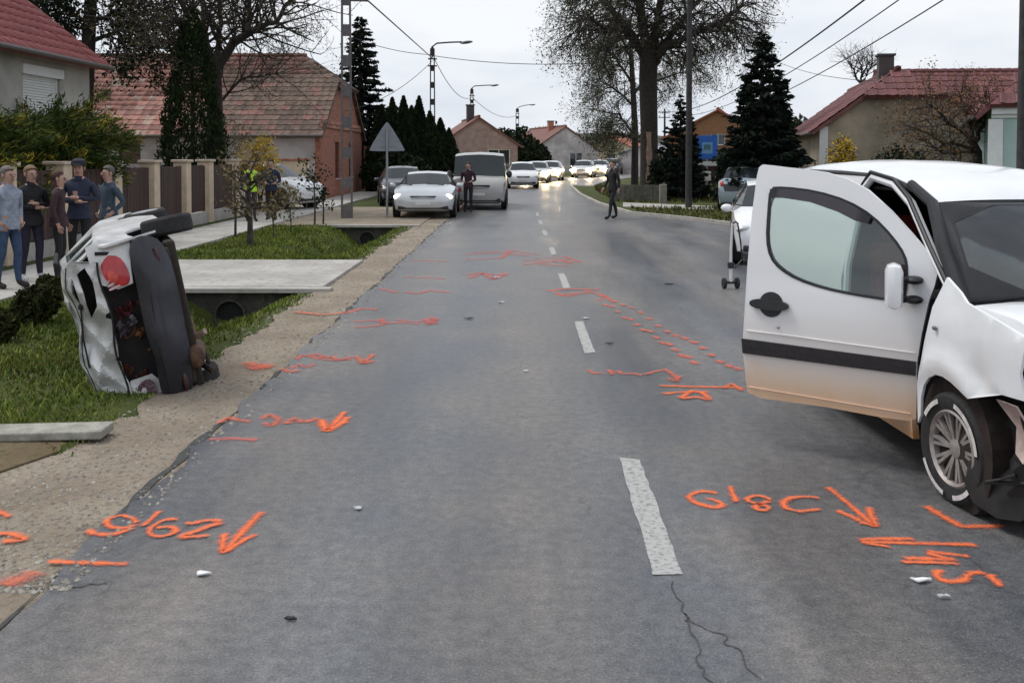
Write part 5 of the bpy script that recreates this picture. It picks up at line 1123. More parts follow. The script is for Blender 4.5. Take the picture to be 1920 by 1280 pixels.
def gen_car(name, label, cat, kind, L, W, Hh, loc, heading, paint, lit_m=None, group=None, rim=alloy, wr=.31, dark_roof=False, facing='front', plate=True):
    """heading: unit direction of travel, degrees from +x. local x = forward"""
    t = thing(name, label, cat, loc, R(heading), group); st = CARS[kind]; G_ = []
    for (q, zl, zb, zt, wb, wr_) in st:
        x = L / 2 - q * L; w = W / 2
        half = [(0, zl * Hh), (.72 * wb * w, zl * Hh), (.93 * wb * w, zl * Hh + .04 * Hh), (wb * w * .99, (zl * .45 + zb * .55) * Hh), (wb * w * .975, zb * Hh), (wr_ * w, (zt - .02 * (zt > zb + .1)) * Hh), (wr_ * w * .6, zt * Hh), (0, zt * Hh + .012 * Hh)]
        ring = [Vector((x, y, z)) for y, z in half] + [Vector((x, -y, z)) for y, z in reversed(half[1:-1])]; G_.append(ring)
    n = len(G_[0]); sets = {'body': MB(), 'windscreen': MB(), 'rear_window': MB(), 'side_window': MB(), 'side_window2': MB()}
    def face(nm, i, j):
        q = [G_[i][j], G_[i][(j + 1) % n], G_[i + 1][(j + 1) % n], G_[i + 1][j]]; sets[nm].add(q, [(0, 1, 2, 3)])
    side_l, side_r = 4, n - 5
    roof_i = max(range(len(st)), key=lambda i: st[i][3])
    for i in range(len(st) - 1):
        a, c = st[i], st[i + 1]; pillar = c[0] - a[0] < .018 and a[3] > .9
        for j in range(n):
            nm = 'body'; tall = max(a[3] - a[2], c[3] - c[2]) > .15
            if j in (side_l, side_r) and tall and not pillar and .2 < a[0] + .08 and a[0] < (.93 if kind != 'saloon' else .84) and not (kind == 'minibus' and a[0] > .6): nm = 'side_window' if j == side_l else 'side_window2'
            steep = abs(c[3] - a[3]) / max(1e-6, (c[0] - a[0]))
            if j in (5, 6, n - 7, n - 6):
                if i < roof_i and c[3] - a[3] > .2: nm = 'windscreen'
                if i > roof_i and a[3] - c[3] > .15: nm = 'rear_window'
            face(nm, i, j)
    for k, idx in ((0, 0), (1, len(st) - 1)): sets['body'].add(G_[idx], [tuple(range(n))])
    gm_ = M('car_glass_dark', (.018, .024, .026), .06, .2, 1, spec=.5)
    for nm, b in sets.items():
        if not b.v: continue
        if nm == 'body':
            bm = bmesh.new(); vs = [bm.verts.new(v) for v in b.v]
            for f in b.f: bm.faces.new([vs[i] for i in f])
            bmesh.ops.remove_doubles(bm, verts=bm.verts, dist=1e-4); bmesh.ops.recalc_face_normals(bm, faces=bm.faces); me = bpy.data.meshes.new('body'); bm.to_mesh(me); bm.free(); link('body', me, t, paint, True)
        else: b.build('side_window' if nm.startswith('side') else nm, gm_, t, True)
    xf, xr = L / 2 - .19 * L, -L / 2 + .19 * L
    if kind == 'minibus': xf, xr = L / 2 - .18 * L, -L / 2 + .2 * L
    for x in (xf, xr):
        for s in (-1, 1):
            b = MB(); b.lathe([(wr * 1.16, 0), (wr * 1.16, .02)], 28, Matrix.Translation((x, s * (W / 2 - .012), wr * 1.02)) @ Matrix.Rotation(R(-90) * s, 4, 'X')); b.build('wheel_arch', black_plastic, t)
            wheel(t, (x, s * (W / 2 - .085), wr), wr, .2, s, rim, 5)
    f0 = st[2]; zb = f0[2] * Hh
    hx = L / 2 - .035 * L; big = 1.55 if lit_m is not None and lit_m.name.endswith('far') else 1.0; hx += .10 * (big - 1)
    for s in (-1, 1):
        b = MB(); b.ell((hx - .02, s * W * .37, zb - .085 * Hh), (.13 * big if kind != 'minibus' else .09, W * .105 * big, .052 * Hh * big if kind != 'minibus' else .075 * Hh), 14, 8, (0, R(-18), R(-24) * s)); b.build('headlight', lit_m or lamp_glass, t, True)
        b = MB(); b.ell((L / 2 - .3 * L if kind == 'saloon' else L / 2 - .285 * L if kind == 'hatch' else L / 2 - .16 * L, s * (W / 2 + .10), (.70 if kind == 'saloon' else .66 if kind == 'hatch' else .62) * Hh), (.07, .11, .075 if kind != 'minibus' else .13), 12, 8); b.build('mirror', paint if kind != 'minibus' else black_plastic, t, True)
        b = MB(); b.ell((-L / 2 + .035 * L, s * W * .40, .60 * Hh), (.12, .10, .10 * Hh), 12, 8); b.build('tail_light', red_lamp, t, True)
        for q in (.46, .62) if kind != 'minibus' else (.3,): MB().box((L / 2 - q * L, s * (W / 2 + .004), .60 * Hh), (.18, .03, .03), None, .01).build('door_handle', paint, t)
    z0 = st[1][1] * Hh
    b = MB(); b.box((L / 2 - .02 * L, 0, z0 + .045 * Hh), (.14, W * .80, .075 * Hh), None, .03); b.build('lower_grille', black_plastic, t)
    b = MB(); b.box((L / 2 - .005 * L - .03, 0, (zb + z0) / 2 + .075 * Hh), (.08, W * .42, .085 * Hh), None, .02); b.build('grille', black_plastic, t)
    for i in range(3): MB().box((L / 2 + .006, 0, (zb + z0) / 2 + (.05 + .025 * i) * Hh), (.012, W * .38, .008)).build('grille_bar', black_plastic, t)
    if plate: MB().box((L / 2 + .012, 0, z0 + .135 * Hh), (.02, .46, .10), None, .008).build('number_plate', plate_m, t)
    MB().box((-L / 2 - .012, 0, .33 * Hh), (.02, .46, .10), None, .008).build('number_plate', plate_m, t)
    b = MB(); b.box((-L / 2 + .02, 0, .2 * Hh), (.1, W * .82, .09 * Hh), None, .03); b.build('rear_skirt', black_plastic, t)
    if kind != 'saloon' or True:
        wz = st[5][2] * Hh
        for s in (-.22, .3): MB().tube([(L / 2 - .25 * L if kind != 'minibus' else L / 2 - .12 * L, s * W, wz + .06), (L / 2 - .29 * L if kind != 'minibus' else L / 2 - .16 * L, (s - .3) * W, wz + .12)], .012, 5).build('wiper', black_plastic, t)
    return t
silver = M('silver_paint', (.62, .64, .66), .25, .05, 3, metal=.25, coat=.6)
beige_p = M('beige_white_paint', (.40, .395, .38), .3, .05, 3, coat=.4)
dark_p = M('dark_blue_paint', (.015, .018, .028), .25, .1, 3, coat=.6)
blue_silver = M('ice_blue_paint', (.34, .42, .46), .28, .06, 3, metal=.2, coat=.5)
p = G(790, 410); gen_car('silver_saloon', 'silver saloon parked facing us with its headlights on', 'car', 'saloon', 4.65, 1.92, 1.40, (p.x, p.y + 2.2, 0), -88.5, silver, lit, wr=.32)
p = G(897, 394); gen_car('minibus', 'beige white minibus facing us behind the silver saloon', 'van', 'minibus', 4.8, 1.94, 2.02, (p.x, p.y + 2.3, 0), -90, beige_p, None, wr=.33)
p = G(974, 354); gen_car('white_hatchback', 'white car right behind the minibus with a dark windscreen', 'car', 'hatch', 4.1, 1.8, 1.52, (p.x + .15, p.y + 2.1, 0), -88, white_paint, None)
for i, (u, v, lab, pt, kd) in enumerate([(1008, 344, 'oncoming car with bright headlights just past the white car', silver, 'hatch'), (1034, 340, 'second oncoming car with bright headlights, pinkish white', white_paint, 'hatch'),
        (1098, 334, 'left pair of headlights of the two cars waiting on the far bend', silver, 'hatch'), (1128, 332, 'right car of the two waiting on the far bend with lights on', white_paint, 'saloon')]):
    p = G(u, v); gen_car('oncoming_car', lab, 'car', kd, 4.1, 1.78, 1.5, (p.x, p.y + 2, 0), -95 - 3 * i, pt, lit_far, 'cars queueing with headlights on')
p = G(1142, 330); gen_car('dark_car', 'dark car behind the far waiting cars', 'car', 'hatch', 4.2, 1.8, 1.6, (p.x + 1, p.y + 8, 0), -105, dark_p, None)
p = G(744, 400); gen_car('dark_parked_car', 'dark car parked behind the silver saloon by the thujas', 'car', 'hatch', 4.2, 1.8, 1.5, (p.x - .6, p.y + 6.2, 0), -80, dark_p, None)
p = G(560, 394); gen_car('white_suv', 'white hatchback parked before the farmhouse wall', 'car', 'hatch', 4.0, 1.75, 1.62, (p.x - 1.3, p.y + .7, .03), -24, white_paint, None, rim=black_plastic, wr=.36)
p = G(1388, 402); gen_car('ice_blue_hatchback', 'pale blue hatchback seen from behind beyond the open van door', 'car', 'hatch', 3.9, 1.72, 1.55, (p.x + .75, p.y + 2.1, 0), 72, blue_silver, None)
p = G(1394, 500); gen_car('white_parked_car', 'white car parked directly behind the open van door', 'car', 'hatch', 4.0, 1.74, 1.46, (4.93, 18.25, 0), -102, white_paint, None, rim=black_plastic)

# ------------------------------------------------------------------ the white van with its open door
VA = R(3); hd = Vector((math.sin(VA), -math.cos(VA), 0)); lf = Vector((math.cos(VA), math.sin(VA), 0))
W0 = G(1786, 942); VO = Vector((W0.x, W0.y, 0)) + lf * .79
van = thing('white_van', 'white damaged panel van with its front passenger door wide open', 'van', VO, math.atan2(hd.y, hd.x))
VM = Matrix.Translation(VO) @ Matrix.Rotation(math.atan2(hd.y, hd.x), 4, 'Z'); VI = VM.inverted()
def vl(u, v, y):
    """pixel on the van's local plane y = const, as (x, z)"""
    q = VI @ hitplane(u, v, VM @ Vector((0, y, 0)), VM.to_3x3() @ Vector((0, 1, 0))); return (q.x, q.z)
van_white = M('van_white', (.82, .835, .85), .27, .05, 2.2, coat=.55)
def warm_reflection_mat():  # white paint with a warm ground reflection coloured in, stronger towards the bottom
    m = bpy.data.materials.new('van_white_warm_reflection'); m.use_nodes = True; t = m.node_tree; b = t.nodes['Principled BSDF']; Lk = t.links.new
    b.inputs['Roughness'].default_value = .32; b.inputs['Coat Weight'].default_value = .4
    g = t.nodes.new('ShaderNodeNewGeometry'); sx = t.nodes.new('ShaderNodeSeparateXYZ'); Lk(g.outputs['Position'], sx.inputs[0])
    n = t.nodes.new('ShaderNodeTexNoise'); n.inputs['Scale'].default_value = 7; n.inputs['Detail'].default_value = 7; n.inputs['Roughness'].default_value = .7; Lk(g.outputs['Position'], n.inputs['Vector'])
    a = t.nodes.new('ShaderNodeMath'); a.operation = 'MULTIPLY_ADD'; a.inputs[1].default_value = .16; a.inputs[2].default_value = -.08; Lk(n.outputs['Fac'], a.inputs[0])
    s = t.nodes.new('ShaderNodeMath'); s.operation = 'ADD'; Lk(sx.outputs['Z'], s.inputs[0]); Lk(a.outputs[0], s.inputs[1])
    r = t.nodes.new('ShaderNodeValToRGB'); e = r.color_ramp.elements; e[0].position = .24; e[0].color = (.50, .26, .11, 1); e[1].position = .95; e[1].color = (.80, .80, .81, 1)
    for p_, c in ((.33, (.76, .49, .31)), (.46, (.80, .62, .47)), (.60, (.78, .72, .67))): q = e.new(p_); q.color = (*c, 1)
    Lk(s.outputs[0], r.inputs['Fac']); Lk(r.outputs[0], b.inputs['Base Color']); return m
van_warm_refl = warm_reflection_mat()
seal = M('black_seal', (.012, .012, .014), .45, .2, 20)
stripe_m = M('rub_strip', (.022, .018, .02), .55, .3, 25)
YS = -.84
def ys(z):      # how far out the right side stands at height z
    if z < .45: return .80 + .04 * z / .45
    if z < 1.05: return .84
    return .84 - .20 * ((z - 1.05) / .78) ** 1.25
def sidefn(s, off=0): return lambda x, z, q: Vector((x, s * (ys(z) + off - q), z))
# rear right side: fixed panel from the B pillar back, with window
for s in (-1, 1):
    x1 = -1.50 if s < 0 else -.46
    out_ = [(x1, .30), (x1, 1.05), (x1 + (0 if s < 0 else .10), 1.1), (x1 - .02 - (0 if s < 0 else .42), 1.78), (-3.25, 1.79), (-3.36, 1.5), (-3.38, .8), (-3.34, .42), (-2.98, .36)]
    arch = [(-2.58 + .40 * math.cos(a), .30 + .42 * math.sin(a)) for a in np.linspace(.2, math.pi - .2, 12)]
    out_ = out_[:-1] + [(-2.98, .36)] + [p for p in reversed(arch)] + [(-2.15, .30)]
    h1 = smooth_loop([(-1.62, 1.06), (-2.45, 1.06), (-2.45, 1.62), (-1.66, 1.62)], 1); h2 = smooth_loop([(-2.62, 1.06), (-3.2, 1.06), (-3.16, 1.6), (-2.62, 1.62)], 1)
    h0 = smooth_loop([(-.60, 1.06), (-1.48, 1.06), (-1.46, 1.66), (-.98, 1.66)], 1)
    hs_ = [] if s < 0 else [h0, h1, h2]
    b = MB(); panel(b, out_, hs_, sidefn(s), .12, .03); sp = b.build('side_panel', van_warm_refl if s < 0 else van_white, van, True)
    for h in hs_:
        b = MB(); panel(b, h, [], sidefn(s, -.012), .12, .005); b.build('side_window', M('tinted_glass', (.03, .04, .04), .05, .1, 1, spec=.9), van, True)
    b = MB(); panel(b, [(x1 - .02, .60), (x1 - .02, .71), (-2.14, .71), (-2.14, .60)], [], sidefn(s, .012), .15, .02); b.build('rub_strip', stripe_m, van)
    b = MB(); panel(b, [(-2.98, .62), (-2.98, .72), (-3.36, .72), (-3.36, .62)], [], sidefn(s, .012), .15, .02); b.build('rub_strip', stripe_m, van)
    b = MB(); panel(b, [(-.46, .22), (-.46, .34), (-2.16, .34), (-2.16, .22)], [], sidefn(s, -.02), .2, .04); b.build('sill', van_warm_refl, van)
# back
b = MB(); panel(b, [(-.80, .35), (.80, .35), (.84, .9), (.66, 1.78), (-.66, 1.78), (-.84, .9)], [smooth_loop([(-.68, 1.05), (.68, 1.05), (.56, 1.66), (-.56, 1.66)], 1)], lambda y, z, q: Vector((-3.38 + .10 * max(0, z - 1) + q, y, z)), .15, .03); b.build('tailgate', van_white, van, True)
b = MB(); panel(b, smooth_loop([(-.68, 1.05), (.68, 1.05), (.56, 1.66), (-.56, 1.66)], 1), [], lambda y, z, q: Vector((-3.37 + .10 * max(0, z - 1) + q, y, z)), .2, .005); b.build('rear_window', M('tinted_glass', (.03, .04, .04)), van)
# roof: loft across stations
rx = [(-.66, .60, 1.635, 1.655), (-.72, .61, 1.665, 1.70), (-.85, .62, 1.715, 1.765), (-1.1, .63, 1.765, 1.825), (-1.5, .635, 1.79, 1.862), (-2.0, .64, 1.80, 1.888), (-2.6, .64, 1.80, 1.892), (-3.05, .64, 1.79, 1.872), (-3.22, .63, 1.775, 1.835), (-3.30, .61, 1.74, 1.77)]
V = []; F = []; n = 13
for (x, w_, ze, zc) in rx:
    for j in range(n):
        k = -1 + 2 * j / (n - 1); V.append(Vector((x, k * w_, ze + (zc - ze) * (1 - abs(k) ** 2.6))))
for i in range(len(rx) - 1): F += [(i * n + j, i * n + j + 1, (i + 1) * n + j + 1, (i + 1) * n + j) for j in range(n - 1)]
b = MB().add(V, F); b.add([q - Vector((0, 0, .03)) for q in V], [tuple(reversed(f)) for f in F]); roof = b.build('roof', van_white, van, True)
for s in (-1, 1):
    b = MB(); b.tube([(x, s * (w_ + .012), ze + .0) for x, w_, ze, zc in rx[:-1]], .016, 6); b.build('roof_seam', seal, roof)
# A pillars, windscreen
A0, A1 = Vector((-.13, -.66, 1.09)), Vector((-.68, -.575, 1.645))
def wsfn(y, t_, q):
    """windscreen surface: y across, t_ from cowl (0) to roof (1)"""
    w_ = .66 * (1 - t_) + .575 * t_; k = y / w_; bow = .13 * (1 - k * k)
    return Vector((-.13 - .55 * t_ + bow * (1 - .3 * t_) - q * .7, y, 1.09 + .555 * t_ + .045 * math.sin(math.pi * t_) + .012 * (1 - k * k) - q * .7))
def wsn(k, t_, q): return wsfn(k * (.66 * (1 - t_) + .575 * t_), t_, q)
b = MB(); panel(b, [(-1, 0), (1, 0), (1, 1), (-1, 1)], [smooth_loop([(-.91, .07), (.91, .07), (.89, .93), (-.89, .93)], 1)], wsn, .12, .015); b.build('windscreen_surround', seal, van, True)
b = MB(); panel(b, smooth_loop([(-.92, .06), (.92, .06), (.90, .94), (-.90, .94)], 1), [], lambda x, y, q: wsn(x, y, q + .004), .12, .005); b.build('windscreen', glass('windscreen_glass', (.52, .58, .58), 1.2), van, True)
for s in (-1, 1):
    b = MB(); b.tube([(-.13, s * .675, 1.07), (-.42, s * .65, 1.38), (-.66, s * .60, 1.63), (-.90, s * .625, 1.745)], [.05, .042, .036, .03], 8); b.build('a_pillar', van_white if s > 0 else seal, van, True)
b = MB(); b.tube([(-.12, -.70, 1.06), (-.45, -.70, 1.35), (-.80, -.665, 1.62), (-1.05, -.66, 1.735), (-1.40, -.655, 1.775), (-1.50, -.675, 1.70), (-1.50, -.79, 1.15), (-1.49, -.82, .6), (-1.48, -.82, .34)], .028, 8); b.build('door_frame', van_white, van, True)
b = MB(); b.tube([(-.14, -.715, 1.10), (-.47, -.715, 1.40), (-.80, -.685, 1.66), (-1.05, -.672, 1.772), (-1.42, -.668, 1.812), (-1.535, -.69, 1.70)], .014, 6); b.build('door_seal', seal, van, True)
# interior: floor, dash, seats, headliner
inn = M('cabin_dark', (.020, .019, .021), .8, .3, 8); redseat = M('red_seat', (.17, .012, .014), .85, .3, 18, bump=.2, bscale=90)
b = MB(); b.box((-1.9, 0, .34), (2.9, 1.56, .06)); b.box((-1.95, 0, 1.70), (2.2, 1.2, .02)); b.box((-3.30, 0, 1.0), (.02, 1.4, 1.2)); b.box((-.48, 0, .72), (.06, 1.5, .70)); b.build('cabin_lining', inn, van)
b = MB(); b.box((-.42, 0, .98), (.50, 1.36, .20), (0, R(8), 0), .06); b.box((-.68, .42, 1.02), (.16, .42, .12), None, .04); b.build('dashboard', inn, van, True)
b = MB(); c = Vector((-.86, .38, 1.02)); rt = Euler((0, R(-62), 0)).to_matrix(); b.tube([c + rt @ Vector((.18 * math.cos(a), .18 * math.sin(a), 0)) for a in np.linspace(0, 6.283, 25)], .016, 8); b.tube([c + rt @ Vector((-.17, 0, 0)), c, c + rt @ Vector((.17, 0, 0))], .018, 6); b.build('steering_wheel', black_plastic, van, True)
for y in (-.38, .38):
    b = MB(); b.box((-1.25, y, .66), (.5, .48, .16), (0, R(-5), 0), .05); b.box((-1.53, y, 1.0), (.14, .46, .62), (0, R(-12), 0), .06); st_ = b.build('seat', redseat, van, True)
    b = MB(); b.box((-1.62, y, 1.41), (.10, .26, .18), (0, R(-10), 0), .04); b.build('headrest', redseat, st_, True)
# underbody
b = MB(); b.box((-1.5, 0, .25), (3.5, 1.45, .12), None, .03); b.tube([(-2.9, .3, .22), (-1.2, .3, .2), (-.2, .1, .2)], .035, 8); b.build('underbody', M('underbody', (.016, .014, .013), .9, .3, 8), van)
# front wing (right): traced on the side plane
fo = [vl(*q, YS) for q in [(1721, 792), (1724, 720), (1733, 640), (1745, 575), (1762, 520), (1790, 548), (1805, 568), (1860, 600), (1908, 634), (1906, 660), (1900, 700), (1906, 745), (1915, 756), (1874, 740), (1815, 747), (1800, 731), (1784, 716), (1770, 706), (1757, 702), (1743, 708), (1733, 722), (1727, 745), (1726, 778)]]
def wing(x, z, q):
    y = .84 - .05 * max(0, (z - .98)) ** 1.2 * 4
    d = math.hypot(x, z - .31); y += .028 * math.exp(-((d - .46) / .06) ** 2)
    if x > .35: y -= .32 * (x - .35) ** 2
    y -= .035 * math.exp(-(((x - .33) / .10) ** 2 + ((z - .72) / .12) ** 2))
    return Vector((x, -y + q, z))
b = MB(); panel(b, fo, [], wing, .045, .015); fw = b.build('front_wing', van_white, van, True)
p_ = vl(1756, 615, YS); b = MB(); b.ell(wing(p_[0], p_[1], -.012), (.022, .012, .012), 10, 6); b.build('side_indicator', M('indicator_grey', (.12, .11, .11), .4), fw, True)
# left wing, mirrored and plain
b = MB(); panel(b, [(-.46, .36), (-.46, 1.06), (-.13, 1.08), (.42, .98), (.66, .80), (.68, .55), (.42, .50)] + [(.40 * math.cos(a), .31 + .42 * math.sin(a)) for a in np.linspace(.35, 2.75, 12)], [], lambda x, z, q: (lambda v: Vector((v.x, -v.y, v.z)))(wing(x, z, q)), .07, .015); b.build('front_wing', van_white, van, True)
# bonnet, buckled upward and out of line
def hood(k, t_, q):
    """k across -1..1, t_ from the windscreen (0) to the nose (1)"""
    w_ = .66 - .05 * t_; z = 1.075 - .10 * t_ - .20 * t_ ** 3 + .035 * (1 - k * k) + .05 * math.exp(-((t_ - .5) / .16) ** 2) * (.6 + .4 * k) + .012 * math.sin(7 * k + 5 * t_)
    return Vector((-.08 + .10 * (1 - k * k) + .82 * t_, k * w_ + .02 * t_, z + .02 - q))
b = MB(); panel(b, [(-.98, .02), (.98, .02), (.98, .95), (.5, 1.0), (-.5, 1.0), (-.98, .95)], [], hood, .07, .015); b.build('bonnet', van_white, van, True)
b = MB(); b.box((-.12, 0, 1.045), (.20, 1.34, .03), (0, R(-6), 0), .01); b.build('cowl', black_plastic, van)
for y0, y1 in ((-.5, .05), (.0, .52)): MB().tube([(-.02, y0, 1.10), (-.05, (y0 + y1) / 2, 1.13), (-.10, y1, 1.14)], .012, 6).build('wiper', black_plastic, van)
# black gap and inner structure of the broken nose
b = MB(); b.box((.45, 0, .60), (.5, 1.25, .62), None, .04); b.box((.60, 0, .42), (.25, 1.3, .2), None, .03); b.box((.25, -.70, .86), (.9, .10, .18), (0, R(8), 0), .02); b.build('engine_bay', M('engine_dark', (.014, .013, .013), .8, .4, 6), van)
b = MB(); rr = random.Random(4)
for i in range(5):
    a = Vector((.42 + rr.uniform(0, .45), -.78 + rr.uniform(0, .4), .15 + rr.uniform(0, .45))); b.tube([a, a + Vector((rr.uniform(-.2, .2), rr.uniform(-.1, .2), rr.uniform(-.2, .1))), a + Vector((rr.uniform(-.3, .2), rr.uniform(-.1, .2), rr.uniform(-.16, .05)))], rr.uniform(.008, .022), 6)
b.build('torn_hoses', M('hose_black', (.012, .012, .012), .6), van)
b = MB(); panel(b, [(-.18, .18), (.02, .60), (.30, .66), (.42, .40), (.30, .12)], [], lambda x, z, q: Vector((x + .34, -.76 + .10 * math.sin(5 * x + 3 * z) + q, z)), .07, .02); b.build('wheel_arch_liner', M('liner_black', (.02, .017, .016), .85, .3, 10), van, True)
b = MB(); panel(b, [vl(*q, -.80) for q in [(1874, 748), (1914, 762), (1925, 830), (1920, 870), (1900, 850), (1888, 800)]], [], lambda x, z, q: Vector((x, -.80 + .05 * math.sin(14 * z) + q, z)), .05, .012); b.build('torn_bumper', M('scraped_bumper', (.42, .33, .29), .6, .25, 9), van, True)
b = MB(); b.box((.80, .15, .48), (.16, 1.2, .34), (0, 0, R(6)), .05); b.build('bumper', M('scraped_bumper', (.42, .33, .29)), van, True)
b = MB(); b.ell((.64, -.62, .83), (.14, .13, .17), 16, 10); hl_ = b.build('headlight', black_plastic, van, True)
b = MB(); b.ell((.665, -.655, .815), (.115, .11, .135), 16, 10); b.build('lens', lamp_glass, hl_, True)
b = MB(); b.ell((.64, .62, .80), (.14, .13, .17), 16, 10); b.build('headlight', lamp_glass, van, True)
b = MB(); panel(b, smooth_loop([(.16, .10), (.14, .40), (.22, .62), (.48, .66), (.66, .55), (.66, .22), (.50, .06)], 1), [], lambda x, z, q: Vector((x, -.70 - .06 * math.sin(6 * x + 4 * z) - .05 * (z < .3) + q, z)), .06, .03); b.build('inner_wing', M('engine_dark', (.014, .013, .013)), van, True)
rq = random.Random(21); ed = M('engine_dark', (.014, .013, .013))
for (cx, cy, cz, sx_, sz_, ry_) in ((.40, -.66, .44, .34, .30, .2), (.56, -.60, .22, .40, .26, -.35), (.34, -.72, .16, .30, .20, .3), (.70, -.50, .36, .24, .34, .5), (.48, -.74, .30, .20, .34, -.8)):
    b = MB(); panel(b, [(sx_ * q[0], sz_ * q[1]) for q in ((-.5, -.4), (-.1, -.5), (.45, -.35), (.5, .1), (.2, .5), (-.3, .42), (-.55, .1))], [], lambda x, z, q: Vector((cx + x * math.cos(ry_) - z * math.sin(ry_), cy + .05 * abs(math.sin(11 * x + 5 * z)) + q, max(.012, cz + x * math.sin(ry_) + z * math.cos(ry_)))), .06, .012); b.build('crushed_grille', ed, van)
# inner arch
b = MB(); b.lathe([(.385, -.16), (.385, .16)], 28, Matrix.Translation((0, -.62, .33)) @ Matrix.Rotation(R(90), 4, 'X')); b.v = b.v; b.build('arch_inside', M('arch_rust', (.022, .013, .011), .95, .4, 12), van)
wheel(van, (0, -.72, .305), .308, .195, -1, alloy_dull, 10, R(5), 'wheel', marks=((8, 78), (112, 150), (208, 262), (282, 318)))
wheel(van, (0, .72, .305), .308, .195, 1, alloy_dull, 10, R(5))
wheel(van, (-2.58, -.73, .305), .308, .195, -1, alloy_dull, 10); wheel(van, (-2.58, .73, .305), .308, .195, 1, alloy_dull, 10)
# the open front door: its own plane, swung out about the hinge
Hh_ = G(1722, 790, .33); Th_ = G(1400, 738, .33); dv = (Th_ - Hh_); dv.z = 0; dv.normalize(); dn = Vector((-dv.y, dv.x, 0))
if dn.dot(cam.location - Hh_) < 0: dn = -dn
def dp(u, v):
    q = hitplane(u, v, Hh_, dn); return ((q - Hh_).dot(dv), q.z)
Lm = VI
DZ = lambda pts: Z(2.462, 1340, 280, pts)
dout = [dp(*q) for q in [(1401, 735), (1396, 660), (1396, 633), (1400, 500), (1404, 400), (1409, 330), (1412, 314), (1418, 309), (1438, 311), (1460, 314), (1500, 318), (1540, 324), (1582, 337), (1620, 357), (1665, 396), (1705, 438), (1746, 484), (1758, 506), (1752, 535), (1742, 564), (1730, 625), (1722, 678), (1719, 767), (1718, 784), (1712, 790), (1646, 781), (1550, 763), (1427, 746)]]
whole = [dp(*q) for q in DZ([(232, 175), (300, 172), (450, 190), (600, 235), (720, 305), (820, 405), (880, 490), (892, 560), (888, 640), (880, 700), (800, 698), (650, 676), (500, 645), (380, 605), (295, 555), (248, 500), (228, 420), (228, 300)])]
wglass = [dp(*q) for q in DZ([(242, 186), (300, 182), (450, 200), (595, 245), (712, 314), (810, 412), (868, 495), (880, 560), (876, 640), (868, 690), (800, 688), (650, 666), (504, 635), (386, 596), (303, 547), (258, 495), (238, 418), (238, 300)])]
zt = lambda s_, z: -.13 * max(0, z - 1.05) ** 1.3 + .028 * math.sin(max(0, min(1, (z - .35) / .75)) * math.pi)
def dfn(s_, z, q):
    return VI @ (Hh_ + dv * s_ + Vector((0, 0, z - Hh_.z)) + dn * (zt(s_, z) - q))
door = MB(); panel(door, dout, [smooth_loop(whole, 1)], dfn, .055, .035); door = door.build('front_door', van_warm_refl, van, True); door['label'] = 'open front passenger door, warm reflection painted along its bottom'
b = MB(); panel(b, smooth_loop([(p[0], p[1]) for p in whole], 1), [smooth_loop(wglass, 1)], lambda x, z, q: dfn(x, z, q - .004), .08, .03); b.build('window_seal', seal, door, True)
b = MB(); panel(b, smooth_loop(wglass, 1), [], lambda x, z, q: dfn(x, z, q + .012), .1, .004); b.build('window_glass', glass('door_glass', (.80, .88, .85), .9), door, True)
b = MB(); panel(b, [dp(*q) for q in DZ([(240, 184), (300, 180), (450, 198), (597, 243), (715, 312), (700, 345), (640, 330), (560, 290), (430, 245), (300, 225), (240, 226)])], [], lambda x, z, q: dfn(x, z, q - .022), .08, .006); b.build('wind_deflector', glass('smoked_visor', (.30, .25, .28), .6), door, True)
b = MB(); panel(b, [dp(*q) for q in [(1395, 633), (1397, 660), (1719, 702), (1720, 676)]], [], lambda x, z, q: dfn(x, z, q - .016), .1, .02); b.build('rub_strip', stripe_m, door)
hc = dp(1448, 570); b = MB(); 
ringp = [(hc[0] + .082 * math.cos(a), hc[1] + .082 * math.sin(a)) for a in np.linspace(0, 6.283, 25)[:-1]]
panel(b, ringp, [], lambda x, z, q: dfn(x, z, q - .008), .04, .012); 
a0, a1 = dp(1411, 566), dp(1482, 574)
panel(b, smooth_loop([(a0[0], a0[1] - .034), (a1[0], a1[1] - .034), (a1[0], a1[1] + .034), (a0[0], a0[1] + .034)], 2), [], lambda x, z, q: dfn(x, z, q - .036), .05, .028); b.build('door_handle', black_plastic, door, True)
b = MB(); b.tube([dfn(*dp(u, v), -.006) for u, v in ((1404, 618), (1500, 630), (1600, 644), (1718, 660))], .004, 5); b.tube([dfn(*dp(u, v), -.006) for u, v in ((1404, 724), (1500, 740), (1600, 757), (1708, 775))], .004, 5); b.build('crease', van_warm_refl, door, True)
b = MB(); e = dp(1462, 612); b.lathe([(.010, 0), (.010, .006), (.004, .008)], 12, Matrix.Translation(dfn(e[0], e[1], -.004)) @ Matrix.Rotation(R(90), 4, 'Y')); b.build('lock', chrome, door, True)
# inner trim of the door, seen through the glass edge
b = MB(); panel(b, [(p[0] * .985 + .008, p[1]) for p in dout if p[1] < 1.0], [], lambda x, z, q: dfn(x, z, q + .045), .12, .05); b.build('door_trim', inn, door)
# mirror: white shell on two black arms
mc = dp(1689, 531); mw = dfn(mc[0], mc[1], -.15)
b = MB(); q3 = VI.to_3x3() @ dv; ang = math.atan2(q3.y, q3.x)
b.box(mw, (.10, .19, .27), (0, 0, ang + R(18)), .045); mir = b.build('mirror', van_white, door, True)
b = MB(); 
for (u, v) in ((1717, 524), (1717, 560)):
    e = dp(u, v); b.ell(dfn(e[0], e[1], -.045), (.055, .06, .026), 12, 8, (0, 0, ang)); b.tube([dfn(e[0], e[1], .01), mw + Vector((0, 0, (e[1] - mc[1])))], .02, 8)
b.build('mirror_arm', black_plastic, mir, True)

